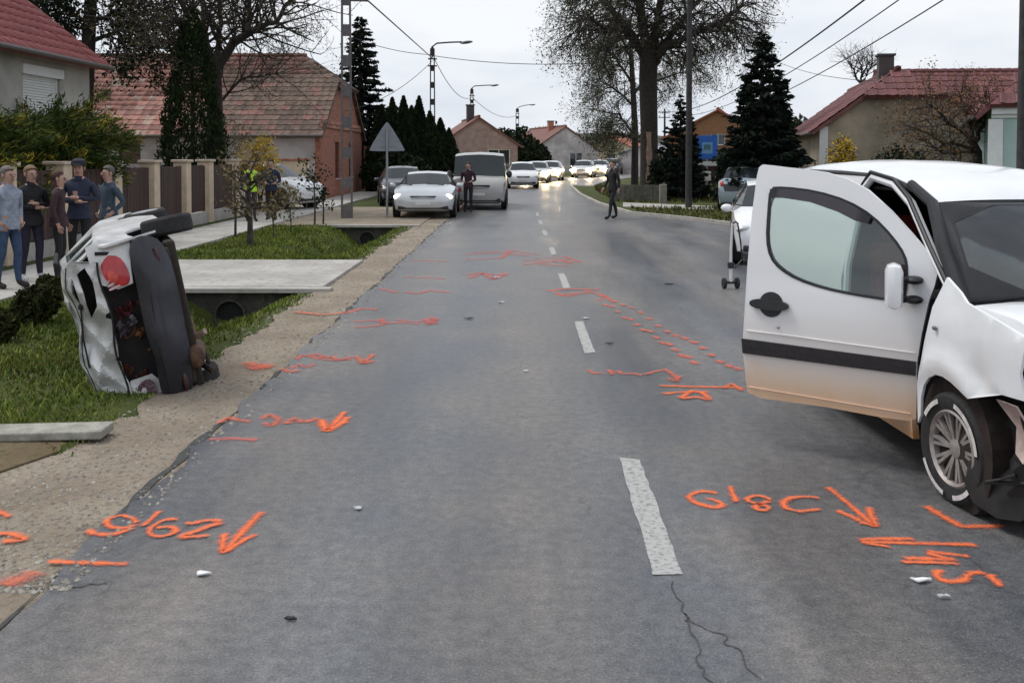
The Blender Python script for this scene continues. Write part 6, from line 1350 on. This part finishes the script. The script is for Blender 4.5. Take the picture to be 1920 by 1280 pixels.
# ------------------------------------------------------------------ the wrecked hatchback lying on its side
wr_white = M('wreck_white', (.46, .46, .45), .35, .14, 3.5, coat=.3, col2=(.72, .72, .72))
wr_grey = M('wreck_bumper', (.014, .014, .020), .32, .3, 4, col2=(.034, .034, .044))
wr_dark = M('wreck_dark', (.012, .010, .011), .8, .4, 8)
wr_rust = M('wreck_cargo', (.10, .035, .018), .7, .4, 6, col2=(.20, .085, .03))
wr_under = M('wreck_underside', (.022, .018, .016), .85, .4, 9, col2=(.05, .035, .025))
RC = P(245, 618, 7.7); Rm = Matrix.Rotation(R(-101), 4, 'Y') @ Matrix.Rotation(R(90), 4, 'Z')
Rm = Matrix.Rotation(R(25), 4, 'Z') @ Rm @ Matrix.Diagonal((.9, .90, .76, 1))
off = Rm @ Vector((-1.72, 0, .84))
wk = bpy.data.objects.new('wrecked_hatchback', None); COL.objects.link(wk); wk.matrix_world = Matrix.Translation(RC - off) @ Rm
tag(wk, 'crushed white hatchback lying on its side on the lawn', 'car')
def crump(v, k=1.0):
    x, y, z = v; e = k * (.35 + .65 * max(0, min(1, (-x) / 1.7)))
    return Vector((x + e * .04 * math.sin(9 * y + 5 * z), y + e * .035 * math.sin(7 * x + 8 * z + 1), z + e * .045 * math.sin(8 * x + 9 * y) - (.16 * e * max(0, z - 1.0) / .4 * (1 + .5 * math.sin(5 * y)))))
# outer shell: right side (facing up), left side, roof, floor, nose
def sh(outline, holes, fn, name, m, grid=.08, k=1.0, th=.02, parent=None):
    b = MB(); panel(b, outline, holes, lambda x, y, q: crump(fn(x, y, q), k), grid, th); return b.build(name, m, parent or wk, False if k > 1.2 else True)
side = [(-1.70, .42), (-1.72, .95), (-1.60, 1.02), (-1.30, 1.40), (-.9, 1.46), (.0, 1.46), (.42, 1.36), (.95, .98), (1.55, .88), (1.78, .70), (1.80, .42)] + [(1.22 + .36 * math.cos(a), .28 + .36 * math.sin(a)) for a in np.linspace(.4, 2.75, 9)] + [(.8, .22), (-.8, .22)] + [(-1.20 + .36 * math.cos(a), .28 + .36 * math.sin(a)) for a in np.linspace(.4, 2.75, 9)]
w1 = [(-1.30, 1.02), (-.72, 1.0), (-.74, 1.36), (-1.12, 1.34)]; w2_ = [(-.62, 1.0), (.16, .98), (.16, 1.38), (-.62, 1.38)]; w3 = [(.26, .98), (.78, .98), (.36, 1.3), (.26, 1.34)]
for s in (-1, 1):
    yf = lambda z: s * (.80 - .22 * max(0, (z - .95)) / .5)
    sh(side, [w1, w2_, w3], lambda x, z, q: Vector((x, yf(z) - s * q, z)), 'side_panel', wr_white, .1, .8)
    for w_ in (w1, w2_, w3): sh(w_, [], lambda x, z, q: Vector((x, yf(z) - s * (q + .015), z)), 'side_window', M('tinted_glass', (.03, .04, .04)), .15, .8, .005)
    b = MB(); b.tube([(-.9, s * .63, 1.44), (.2, s * .63, 1.45)], .025, 6); b.build('gutter_trim', wr_dark, wk)
sh([(-1.28, -.58), (.30, -.58), (.30, .58), (-1.28, .58)], [], lambda x, y, q: Vector((x, y, 1.47 + .03 * (1 - (y / .58) ** 2) - q)), 'roof', wr_white, .09, 1.6)
sh([(.95, -.74), (1.75, -.70), (1.75, .70), (.95, .74)], [], lambda x, y, q: Vector((x, y, .99 - .18 * (x - .95) - q)), 'bonnet', wr_white, .12, 1)
sh([(-.66, .25), (.66, .25), (.70, .85), (-.70, .85)], [], lambda y, z, q: Vector((1.80 - q, y, z)), 'front_bumper', wr_grey, .15, .6)
b = MB(); panel(b, [(-.62, 0), (.62, 0), (.56, 1), (-.56, 1)], [], lambda y, t_, q: Vector((.95 - .6 * t_ - q, y, .99 + .42 * t_)), .15, .005); b.build('windscreen', M('tinted_glass', (.03, .04, .04)), wk)
b = MB(); b.box((.0, 0, .27), (3.2, 1.40, .12), None, .03); b.box((-1.5, 0, .34), (.35, 1.3, .1), None, .03); b.build('underside', wr_under, wk)
b = MB(); b.tube([(1.0, .15, .19), (.2, .12, .17), (-.9, .18, .17), (-1.45, .42, .20), (-1.78, .45, .24)], .032, 8); b.lathe([(.04, 0), (.10, .04), (.10, .42), (.04, .46)], 14, Matrix.Translation((-1.3, .40, .19)) @ Matrix.Rotation(R(-80), 4, 'Y')); b.build('exhaust', M('exhaust_rusty', (.12, .065, .04), .7, .4, 12, metal=.3), wk, True)
b = MB(); b.tube([(-1.2, -.66, .28), (-1.15, 0, .26), (-1.2, .66, .28)], .05, 8); b.tube([(-1.2, -.5, .28), (-.5, -.45, .30)], .035, 8); b.tube([(-1.2, .5, .28), (-.5, .45, .30)], .035, 8); b.tube([(-1.18, -.5, .30), (-1.22, -.5, .56)], .05, 8); b.tube([(-1.18, .5, .30), (-1.22, .5, .56)], .05, 8)
b.tube([(-1.25, .3, .28), (-1.45, .36, .15), (-1.55, .52, .12)], .025, 6); b.tube([(-1.3, .55, .2), (-1.6, .6, .1)], .03, 6); b.build('rear_axle', wr_under, wk, True)
b = MB(); b.tube([(-1.52, .25, .20), (-1.62, .20, .10)], .03, 8); b.build('tow_eye', M('bent_steel', (.35, .24, .19), .6, .3, 8), wk)
wheel(wk, (-1.18, -.80, .22), .28, .17, -1, M('steel_wheel', (.45, .45, .46), .45, .2, 8), 5, R(6)); wheel(wk, (1.22, -.74, .28), .28, .17, -1, M('steel_wheel', (.45, .45, .46)), 5)
wheel(wk, (-1.2, .70, .28), .28, .17, 1, M('steel_wheel', (.45, .45, .46)), 5); wheel(wk, (1.22, .72, .28), .28, .17, 1, M('steel_wheel', (.45, .45, .46)), 5)
# rear end, as it faces us: y = left, z = up in the car
XR = -1.72
def rear(y, z, q): return Vector((XR + .10 * (y / .7) ** 2 - .06 * math.sin((z - .45) / .5 * 3.14 if .45 < z < .95 else 0) + q, y, z))
b = MB(); panel(b, smooth_loop([(-.70, .31), (-.2, .28), (.66, .33), (.80, .44), (.80, .60), (.62, .69), (.30, .66), (.05, .71), (-.40, .69), (-.76, .70), (-.83, .52)], 2), [], lambda y, z, q: rear(y, z, q) + Vector((-.03 - .13 * math.sin(max(0, min(1, (z - .30) / .44)) * math.pi) + .012 * math.sin(9 * y + 6 * z), 0, 0)), .045, .04); bp_ = b.build('bumper', wr_grey, wk, True)
for z in (.47,): 
    b = MB(); b.tube([rear(y, z, 0) + Vector((-.10, 0, 0)) for y in np.linspace(-.68, .66, 14)], .008, 5); b.build('bumper_crease', wr_dark, bp_)
for y, z in ((-.60, .43), (.58, .42)):
    b = MB(); b.ell(rear(y, z, 0) + Vector((-.13, 0, 0)), (.02, .09, .028), 12, 6); b.build('fog_lamp', M('dull_lamp', (.06, .02, .02), .4, .3, 20), bp_, True)
b = MB(); b.tube([rear(y, .60 + .02 * math.sin(4 * y), 0) + Vector((-.135, 0, 0)) for y in np.linspace(-.7, .7, 20)], .007, 5); b.build('seam', wr_dark, bp_)
# corner panels with the tail lamps
def corner(s, name, poly, k=1.0): 
    b = MB(); panel(b, [(s * p[0], p[1]) for p in poly], [], lambda y, z, q: crump(rear(y, z, q - .03), k), .06, .02); return b.build(name, wr_white, wk, True)
c1 = corner(-1, 'rear_corner', [(.42, .70), (.80, .68), (.83, .98), (.78, 1.16), (.46, 1.06), (.40, .85)], .5)
def shell(poly, lift, bulge, name, m, parent):
    cx = sum(q[0] for q in poly) / len(poly); cz = sum(q[1] for q in poly) / len(poly)
    ext = max(math.hypot(q[0] - cx, q[1] - cz) for q in poly)
    b = MB(); panel(b, smooth_loop(poly, 1), [], lambda y, z, q: rear(y, z, -lift - bulge * (1 - min(1, math.hypot(y - cx, z - cz) / ext) ** 2) + q), .03, .03); return b.build(name, m, parent, True)
tl = shell([(-.40, .78), (-.46, .73), (-.58, .745), (-.675, .80), (-.70, .92), (-.64, .99), (-.52, .99), (-.43, .92)], .035, .035, 'tail_light', red_lamp, wk); tl['label'] = 'intact red tail light'
shell([(-.44, .86), (-.55, .84), (-.57, .94), (-.47, .95)], .062, .012, 'lens', M('lamp_orange', (.50, .06, .04), .25, .25, 14), tl)
for k_ in (0, 1, 2): shell([(-.385 - .03 * k_, .96 + .01 * k_), (-.405 - .03 * k_, .96), (-.43 - .035 * k_, .845 + .04 * k_), (-.41 - .035 * k_, .845 + .04 * k_)], .055, .004, 'reflector_rib', M('rib_pink', (.62, .40, .40), .4, .2, 20), tl)
b = MB(); b.box(rear(-.72, .95, -.055), (.02, .03, .14), (R(10), 0, 0)); b.build('reflector', wr_dark, c1)
c2 = corner(1, 'rear_corner', [(.42, .68), (.62, .64), (.86, .56), (.98, .70), (.88, .92), (.70, 1.0), (.46, .95)], 1.4)
tl = shell([(.48, .74), (.60, .70), (.72, .74), (.76, .84), (.68, .92), (.54, .91), (.47, .83)], .045, -.02, 'tail_light', M('lamp_violet', (.05, .014, .028), .3, .6, 30, col2=(.30, .20, .24)), wk); tl['label'] = 'smashed dark tail light'
for (y, z) in ((.57, .84), (.66, .80)): 
    b = MB(); b.lathe([(.012, 0), (.03, .012), (.026, .03)], 12, Matrix.Translation(rear(y, z, -.035)) @ Matrix.Rotation(R(-90), 4, 'Y')); b.build('bulb_holder', M('bulb_white', (.5, .46, .5), .4, .3, 30), tl, True)
# torn opening: dark well with spilled load
b = MB(); b.box((-1.30, 0, .82), (.5, 1.2, .46)); b.build('boot_well', wr_dark, wk)
rr = random.Random(12)
def crumple(name, m, c, size, seed, rot):
    rr = random.Random(seed); n = 9; V = []; Rr = Euler(rot).to_matrix(); g = [[rr.uniform(-1, 1) for _ in range(n)] for _ in range(n)]
    for i in range(n):
        for j in range(n): V.append(Vector(c) + Rr @ Vector((.05 * g[i][j] + .03 * math.sin(i * 1.3 + seed), (i / (n - 1) - .5) * size[0] * (1 + .12 * g[j][i]), (j / (n - 1) - .5) * size[1] * (1 + .12 * g[j][n - 1 - i]))))
    F = [(i * n + j, i * n + j + 1, (i + 1) * n + j + 1, (i + 1) * n + j) for i in range(n - 1) for j in range(n - 1)]
    return MB().add(V, F).build(name, m, wk)
rust2 = M('load_brown', (.05, .018, .012), .75, .4, 9, col2=(.14, .045, .02)); rust3 = M('load_orange', (.16, .06, .02), .7, .4, 9, col2=(.26, .11, .04)); grey_l = M('load_grey', (.07, .055, .07), .5, .4, 12, col2=(.22, .2, .24))
crumple('crumpled_lining', rust2, (-1.50, -.12, .80), (.46, .30), 1, (.3, .2, .2)); crumple('crumpled_lining', rust3, (-1.50, .16, .78), (.30, .24), 2, (-.4, .3, -.1)); crumple('crumpled_lining', rust2, (-1.52, .34, .84), (.26, .26), 3, (.5, -.2, .3))
crumple('torn_cloth', grey_l, (-1.56, -.02, .88), (.26, .14), 4, (.9, .2, .1)); crumple('torn_cloth', M('maroon_cloth', (.12, .02, .025), .9, .3, 12), (-1.55, -.2, .86), (.2, .17), 5, (-.2, .1, .4))
# crushed tailgate folded over the roof edge: facets with dark gaps between
def facet(pts, name='tailgate', m=wr_white, th=.02):
    b = MB(); V = [Vector(p) for p in pts]; n = (V[1] - V[0]).cross(V[2] - V[0]).normalized() * th
    if n.x < 0: n = -n
    b.prism(V, n); return b.build(name, m, wk)
X0 = XR - .02
def tail(y, t_, q):
    """crushed tailgate: t_ from its lower lip (0) over the edge to the roof (1); creased like thin sheet metal"""
    t_ = max(0, t_); cr = .10 * abs(math.sin(3.1 * y + 2.1 * t_ + .6)) + .08 * abs(math.sin(4.7 * y - 4.3 * t_)) + .035 * abs(math.sin(9.3 * y + 6.1 * t_ + 1)) + .012 * math.sin(17 * y + 11 * t_) * math.sin(13 * y - 9 * t_)
    x = X0 - .05 + .44 * t_ ** 1.7 + cr * (.4 + .6 * math.sin(math.pi * min(1, t_ + .1))); z = .985 + .40 * math.sin(min(1, t_ * 1.15) * math.pi / 2) - .05 * abs(math.sin(4.1 * y + 2.0)) * t_ + .02 * math.sin(9 * y)
    return Vector((x + q * .8, y * (1 - .12 * t_), z - q * .4))
to_ = [(-.66, .03), (-.55, .0), (-.47, .02), (-.40, .06), (-.33, .045), (-.20, .05), (-.185, .12), (-.15, .13), (-.13, .05), (.0, .03), (.11, .0), (.22, .015), (.245, .08), (.27, .01), (.40, .03), (.52, -.02), (.66, .0), (.77, .06), (.80, .4), (.76, .75), (.70, 1.0), (.3, 1.04), (-.1, .97), (-.5, 1.02), (-.70, .96), (-.74, .5)]
th_ = [[(-.64, .22), (-.50, .13), (-.40, .15), (-.28, .20), (-.16, .36), (-.30, .36), (-.44, .31), (-.60, .36)], [(-.58, .46), (-.46, .42), (-.30, .46), (-.44, .52)]]
b = MB(); panel(b, to_, th_, tail, .032, .012); tgo = b.build('tailgate', M('wreck_grey', (.34, .34, .33), .32, .2, 3.0, coat=.4, metal=.2, col2=(.68, .68, .68)), wk, True); tgo.data.set_sharp_from_angle(angle=R(11))
b = MB(); b.tube([tail(y, .03, -.012) for y in np.linspace(-.66, .74, 24)], .011, 5); b.build('rubber_seal', wr_dark, tgo, True)
b = MB(); b.tube([tail(-.30, .46, -.02), tail(.02, .55, -.03), tail(.30, .50, -.02)], .010, 5); b.ell(tail(-.30, .46, -.02), (.03, .03, .03), 8, 6); b.build('rear_wiper', wr_dark, tgo, True)
b = MB(); b.tube([tail(y, .62, -.004) for y in np.linspace(-.70, .72, 24)], .006, 5); b.build('panel_gap', wr_dark, tgo, True)
b = MB(); b.box((XR + .50, 0, 1.10), (.10, 1.15, .40)); b.build('rear_cavity', wr_dark, wk)
# bits fallen from the wreck
p = G(384, 688); b = MB(); b.box((0, 0, .03), (.12, .05, .05), (R(10), R(20), R(40)), .01); o = b.build('debris', white_paint); o.location = (p.x, p.y, .02); tag(o, 'white scrap lying right of the wreck', 'debris', 'broken bits scattered on the road')
# ------------------------------------------------------------------ measuring wheel standing by the van
p = G(1370, 541); t = thing('measuring_wheel', 'white measuring wheel stick standing upright left of the van door', 'measuring tool', p, R(6))
MB().tube([(0, 0, .10), (0, 0, .55), (.015, 0, .95)], [.026, .020, .015], 10).build('shaft', M('stick_white', (.7, .7, .69), .5, .06), t, True)
MB().tube([(.015, 0, .94), (.07, .0, .97), (.11, .0, .93)], .013, 8).build('handle', black_plastic, t, True)
MB().tube([(.10, 0, .93), (.14, 0, .70), (.17, 0, .42), (.06, 0, .30)], .012, 6).build('cable', black_plastic, t, True)
for s in (-1, 1):
    b = MB(); b.lathe([(.075, -.02), (.08, 0), (.075, .02)], 20, Matrix.Translation((s * .095, 0, .08)) @ Matrix.Rotation(R(90), 4, 'Y')); b.build('wheel', rubber, t, True)
MB().box((0, 0, .09), (.19, .05, .04), None, .01).build('axle', black_plastic, t)
MB().box((.0, 0, .34), (.085, .07, .09), None, .015).build('counter', black_plastic, t)
# ================================================================== people
skin_m = M('skin', (.42, .25, .19), .55, .08, 20)
def person(label, loc, rz, h=1.75, jacket=(.02, .022, .03), trousers=(.02, .02, .025), shoes=(.02, .02, .02), hair=(.03, .022, .018), stride=.0, arms='down', lean=.0, hair_len=.0, vest=None, build=1.0, cap=None):
    t = thing('person', label, 'person', loc, rz); k = h / 1.75
    # x = forward, y = left
    st = stride; sw = .10
    J = {}; E = []; rad = {}
    def v(n, p, r, par=None):
        J[n] = (p, r); 
        if par: E.append((par, n))
    v('pelvis', (0, 0, .95), (.155, .125)); v('waist', (.01 + lean * .1, 0, 1.10), (.145, .115), 'pelvis'); v('chest', (.0 + lean * .25, 0, 1.28), (.175, .125), 'waist'); v('uchest', (-.01 + lean * .4, 0, 1.40), (.155, .10), 'chest')
    v('neck', (0 + lean * .5, 0, 1.50), (.058, .060), 'uchest'); v('jaw', (.025 + lean * .55, 0, 1.575), (.072, .082), 'neck'); v('head', (.015 + lean * .6, 0, 1.655), (.082, .102), 'jaw'); v('crown', (.0 + lean * .6, 0, 1.715), (.055, .066), 'head')
    for s, n in ((1, 'l'), (-1, 'r')):
        f = st * s
        v('hip' + n, (0, s * .095, .90), (.095, .095), 'pelvis'); v('knee' + n, (f * .55 + .03, s * sw, .50), (.060, .062), 'hip' + n); v('calf' + n, (f * .8 - .015, s * sw * 1.03, .34), (.058, .058), 'knee' + n); v('ank' + n, (f * 1.05 - .01, s * sw * 1.08, .085), (.042, .042), 'calf' + n); v('foot' + n, (f * 1.05 + .07, s * sw * 1.2, .045), (.046, .040), 'ank' + n); v('toe' + n, (f * 1.05 + .17, s * sw * 1.3, .035), (.038, .030), 'foot' + n)
        v('sh' + n, (lean * .38, s * .185, 1.405), (.066, .066), 'uchest')
        if arms == 'down': el, wr = (-.02 - f * .2, s * .245, 1.13), (.06 - f * .5, s * .255, .90)
        elif arms == 'fold': el, wr = (-.02, s * .27, 1.15), (.19, -s * .02, 1.16 + .03 * s)
        elif arms == 'pocket': el, wr = (-.10, s * .29, 1.14), (.05, s * .185, .96)
        elif arms == 'hold': el, wr = (-.03, s * .25, 1.13), (.24, s * .13, 1.08)
        else: el, wr = (-.02, s * .25, 1.13), ((.05, s * .26, .9) if s > 0 else (.20, s * .12, 1.35))
        v('el' + n, el, (.048, .048), 'sh' + n); v('fa' + n, tuple(el[i] * .55 + wr[i] * .45 for i in range(3)), (.043, .043), 'el' + n); v('wr' + n, wr, (.028, .030), 'fa' + n)
        d = Vector(wr) - Vector(el); d.normalize(); hv = Vector(wr) + d * .085; v('palm' + n, tuple(hv), (.036, .024), 'wr' + n)
    names = list(J); me = bpy.data.meshes.new('body_base'); me.from_pydata([Vector(J[n][0]) * k for n in names], [(names.index(a), names.index(c)) for a, c in E], [])
    o = bpy.data.objects.new('tmp', me); COL.objects.link(o); sm = o.modifiers.new('skin', 'SKIN'); sm.use_smooth_shade = True; sm.branch_smoothing = .35
    for i, n in enumerate(names): me.skin_vertices[0].data[i].radius = (J[n][1][0] * k * (build if n in ('pelvis', 'waist', 'chest', 'uchest') or n[:-1] in ('el', 'sh', 'hip') else 1), J[n][1][1] * k * (build if n in ('pelvis', 'waist', 'chest') else 1))
    me.skin_vertices[0].data[names.index('pelvis')].use_root = True
    ss = o.modifiers.new('ss', 'SUBSURF'); ss.levels = 2; ss.render_levels = 2
    dg = bpy.context.evaluated_depsgraph_get(); dg.update(); ev = o.evaluated_get(dg); m2 = bpy.data.meshes.new_from_object(ev); bpy.data.objects.remove(o); bpy.data.meshes.remove(me)
    V = [x.co.copy() for x in m2.vertices]; F = [tuple(p.vertices) for p in m2.polygons]; bpy.data.meshes.remove(m2)
    b = MB().add(V, F); nb = len(F)
    # fingers: four unequal, bent, and a thumb off the side of the palm
    for s, n in ((1, 'l'), (-1, 'r')):
        pw, pe = Vector(J['palm' + n][0]) * k, Vector(J['wr' + n][0]) * k; d = (pw - pe).normalized(); side = Vector((1, 0, 0)) - d * d.x; side.normalize(); curl = side.cross(d) * (1 if s > 0 else -1)
        curl = Vector((0, -s, 0)) - d * (-s * d.y); curl.normalize()
        for i, L in enumerate((.066, .074, .070, .056)):
            r0 = pw + side * (.026 - .0175 * i) * k - d * .01; b.tube([r0, r0 + d * L * .5 * k + curl * .006, r0 + d * L * .85 * k + curl * .022, r0 + d * L * k + curl * .038], [.0095 * k, .009 * k, .008 * k, .005 * k], 6)
        r0 = pe + d * .03 + side * .022 * k; b.tube([r0, r0 + side * .028 * k + d * .03, r0 + side * .030 * k + d * .065 + curl * .014], [.012, .0105, .007], 6)
    # nose, ears, eyes, mouth
    hx, hz = J['head'][0][0] * k, J['head'][0][2] * k; i_face = len(b.f)
    b.ell((hx + .108 * k, 0, hz - .03 * k), (.020, .015, .026), 8, 6)
    for s in (-1, 1): b.ell((hx - .01, s * .088 * k, hz - .02 * k), (.022, .012, .034), 8, 6)
    i_eye = len(b.f)
    for s in (-1, 1): b.ell((hx + .088 * k, s * .034 * k, hz - .005 * k), (.014, .016, .010), 8, 5)
    b.ell((hx + .098 * k, 0, hz - .085 * k), (.012, .028, .007), 8, 5); i_end = len(b.f)
    me = bpy.data.meshes.new('body'); me.from_pydata(b.v, [], b.f); me.update()
    key = lambda c: '%s_%.3f_%.3f_%.3f' % ('cloth', *c)
    mats = [skin_m] + [M(key(c), c, .88, .25, 14, bump=.2, bscale=60) for c in (jacket, trousers, shoes)] + [M('features', (.10, .05, .045), .5)] + [M('hi_vis', (.42, .72, .04), .6, .08, 9)]
    for m in mats: me.materials.append(m)
    seg = [(Vector(J[a][0]) * k, Vector(J[c][0]) * k, a, c) for a, c in E]
    def near(c):
        best = None
        for a, e, an, en in seg:
            d = e - a; q = max(0, min(1, (c - a).dot(d) / d.length_squared)); l = (c - a - d * q).length
            if best is None or l < best[0]: best = (l, an, en, q)
        return best
    idx = []
    for i, p in enumerate(me.polygons):
        c = p.center; p.use_smooth = True
        if i >= i_eye: idx.append(4 if i < i_end else 0); continue
        if i >= nb: idx.append(0); continue
        l, an, en, q = near(c)
        if en in ('neck',): m = 1 if c.z < 1.475 * k else 0
        elif en in ('jaw', 'head', 'crown'): m = 0
        elif en[:-1] in ('el', 'fa', 'sh') or en in ('waist', 'chest', 'uchest'): m = 1
        elif en[:-1] == 'wr': m = 1 if q < .8 else 0
        elif en[:-1] == 'palm': m = 0
        elif en[:-1] in ('foot', 'toe'): m = 3
        elif en[:-1] == 'ank': m = 2 if q < .9 else 3
        else: m = 2
        if m == 2 and c.z > .93 * k: m = 1
        if vest and m == 1 and (an in ('uchest', 'chest', 'waist', 'pelvis')): m = 5
        idx.append(m)
    me.polygons.foreach_set('material_index', idx); body = bpy.data.objects.new('body', me); COL.objects.link(body); body.parent = t
    # jacket hem: a loose skirt of cloth over the hips, collar
    b = MB(); b.lathe([(.150 * k, 1.02 * k), (.168 * k, .95 * k), (.178 * k, .86 * k), (.172 * k, .86 * k), (.15 * k, .98 * k)], 20, Matrix.Diagonal((.86, 1.06, 1, 1))); b.build('jacket_hem', mats[5] if vest else mats[1], t, True)
    b = MB(); b.lathe([(.075 * k, 1.455 * k), (.070 * k, 1.53 * k), (.062 * k, 1.53 * k), (.062 * k, 1.45 * k)], 16, Matrix.Translation((lean * .5, 0, 0))); b.build('collar', mats[1], t, True)
    # hair
    hm = M(key(hair) + '_hair', hair, .8, .3, 40); b = MB(); n = len(b.v); b.ell((hx - .022 * k, 0, hz + .026 * k), (.106 * k, .095 * k, .102 * k), 18, 14, (0, R(-16), 0)); b.v = [q if not (q[0] > hx + .0 * k and q[2] < hz + .062 * k) else (min(q[0], hx + .02 * k), q[1] * .86, q[2]) for q in b.v]
    if hair_len: b.ell((hx - .055 * k, 0, hz - .06 * k - hair_len * .4), (.058 * k, .082 * k, .08 * k + hair_len * .5), 12, 8)
    b.build('hair', hm, t, True)
    if cap:
        b = MB(); b.lathe([(.108 * k, 0), (.112 * k, .03), (.10 * k, .075), (.05 * k, .11), (.01, .115)], 18, Matrix.Translation((hx - .012, 0, hz + .03 * k))); b.prism([(hx + .05, -.07, hz + .045 * k), (hx + .17, -.05, hz + .03 * k), (hx + .17, .05, hz + .03 * k), (hx + .05, .07, hz + .045 * k)], (0, 0, .012)); b.build('cap', M(key(cap) + '_cap', cap, .9, .2, 20), t, True)
    return t
navy = (.022, .028, .055); black = (.014, .014, .017); denim = (.035, .065, .13); grey = (.03, .03, .034)
def stand(u, v): p = G(u, v); return (p.x, p.y, .055 if SW_L < p.x < SW_R else 0.0)
person('person in a pale grey blue jacket and blue jeans at the left picture edge', stand(17, 547), R(-20), 1.70, (.26, .29, .36), denim, (.03, .025, .025), (.16, .14, .13), .08, 'pocket', build=1.12)
person('person in dark clothes and pale shoes right of the one in jeans', stand(60, 533), R(-35), 1.70, black, (.022, .017, .035), (.5, .5, .5), (.20, .13, .07), .05, 'fold')
person('person in a black coat behind the wreck, third from the left edge', stand(112, 530), R(10), 1.62, (.045, .022, .028), black, black, (.06, .028, .018), .0, 'down', hair_len=.16, build=.92)
person('person in a navy jacket behind the wreck, fourth from the left edge', stand(150, 519), R(-75), 1.78, navy, black, black, (.06, .04, .03), .0, 'fold', build=1.15, cap=(.02, .02, .03))
person('person in a dark blue anorak behind the wreck, nearest the cream posts', stand(205, 508), R(-125), 1.68, (.045, .07, .10), black, black, (.10, .09, .085), .0, 'pocket')
person('person in a yellow green high visibility vest on the pavement', (P(470, 291, 27.2).x, 27.2, .05), R(-60), 1.72, (.10, .11, .10), (.05, .04, .045), black, (.05, .04, .03), .0, 'down', vest=True)
person('person in a navy jacket and dark trousers beside the one in the vest', (P(508, 291, 27.8).x, 27.8, .05), R(-80), 1.74, (.018, .026, .06), (.035, .018, .022), black, (.04, .03, .025), .05, 'hold')
person('person in dark maroon clothing standing before the minibus', (P(878, 291, 32.6).x, 32.6, 0), R(-95), 1.68, (.035, .014, .024), (.016, .013, .02), black, (.03, .025, .02), .04, 'hold')
person('person in black walking on the road with legs apart', (P(1149, 291, 29.2).x, 29.2, 0), R(-150), 1.76, (.016, .013, .015), (.015, .017, .02), black, (.05, .045, .03), .20, 'down')
person('person in dark clothes on the far right pavement under the sign', (P(1334, 291, 45).x, 45, .08), R(100), 1.7, (.05, .016, .018), black, black, (.03, .02, .02), .1, 'down')
person('person in a pinkish top beside the one under the sign', (P(1321, 291, 46).x, 46, .08), R(80), 1.66, (.38, .24, .24), (.12, .10, .11), black, (.05, .03, .025), .08, 'down')
# red and white barrier board by the person at the minibus
p = P(852, 291, 32.9); t = thing('barrier_board', 'red and white board in front of the minibus left headlight', 'board', (p.x, p.y, 0), R(8))
MB().box((0, 0, .78), (.44, .03, .30), (0, R(-14), 0), .02).build('red_panel', M('board_red', (.50, .06, .07), .5, .2, 6), t)
MB().box((.03, .002, 1.02), (.42, .03, .20), (0, R(-14), 0), .02).build('white_panel', M('board_white', (.62, .52, .52), .5, .1), t)
for s in (-1, 1): MB().tube([(s * .2, 0, 0), (s * .14, 0, .66)], .015, 6).build('leg', M('board_red', (.5, .06, .07)), t)
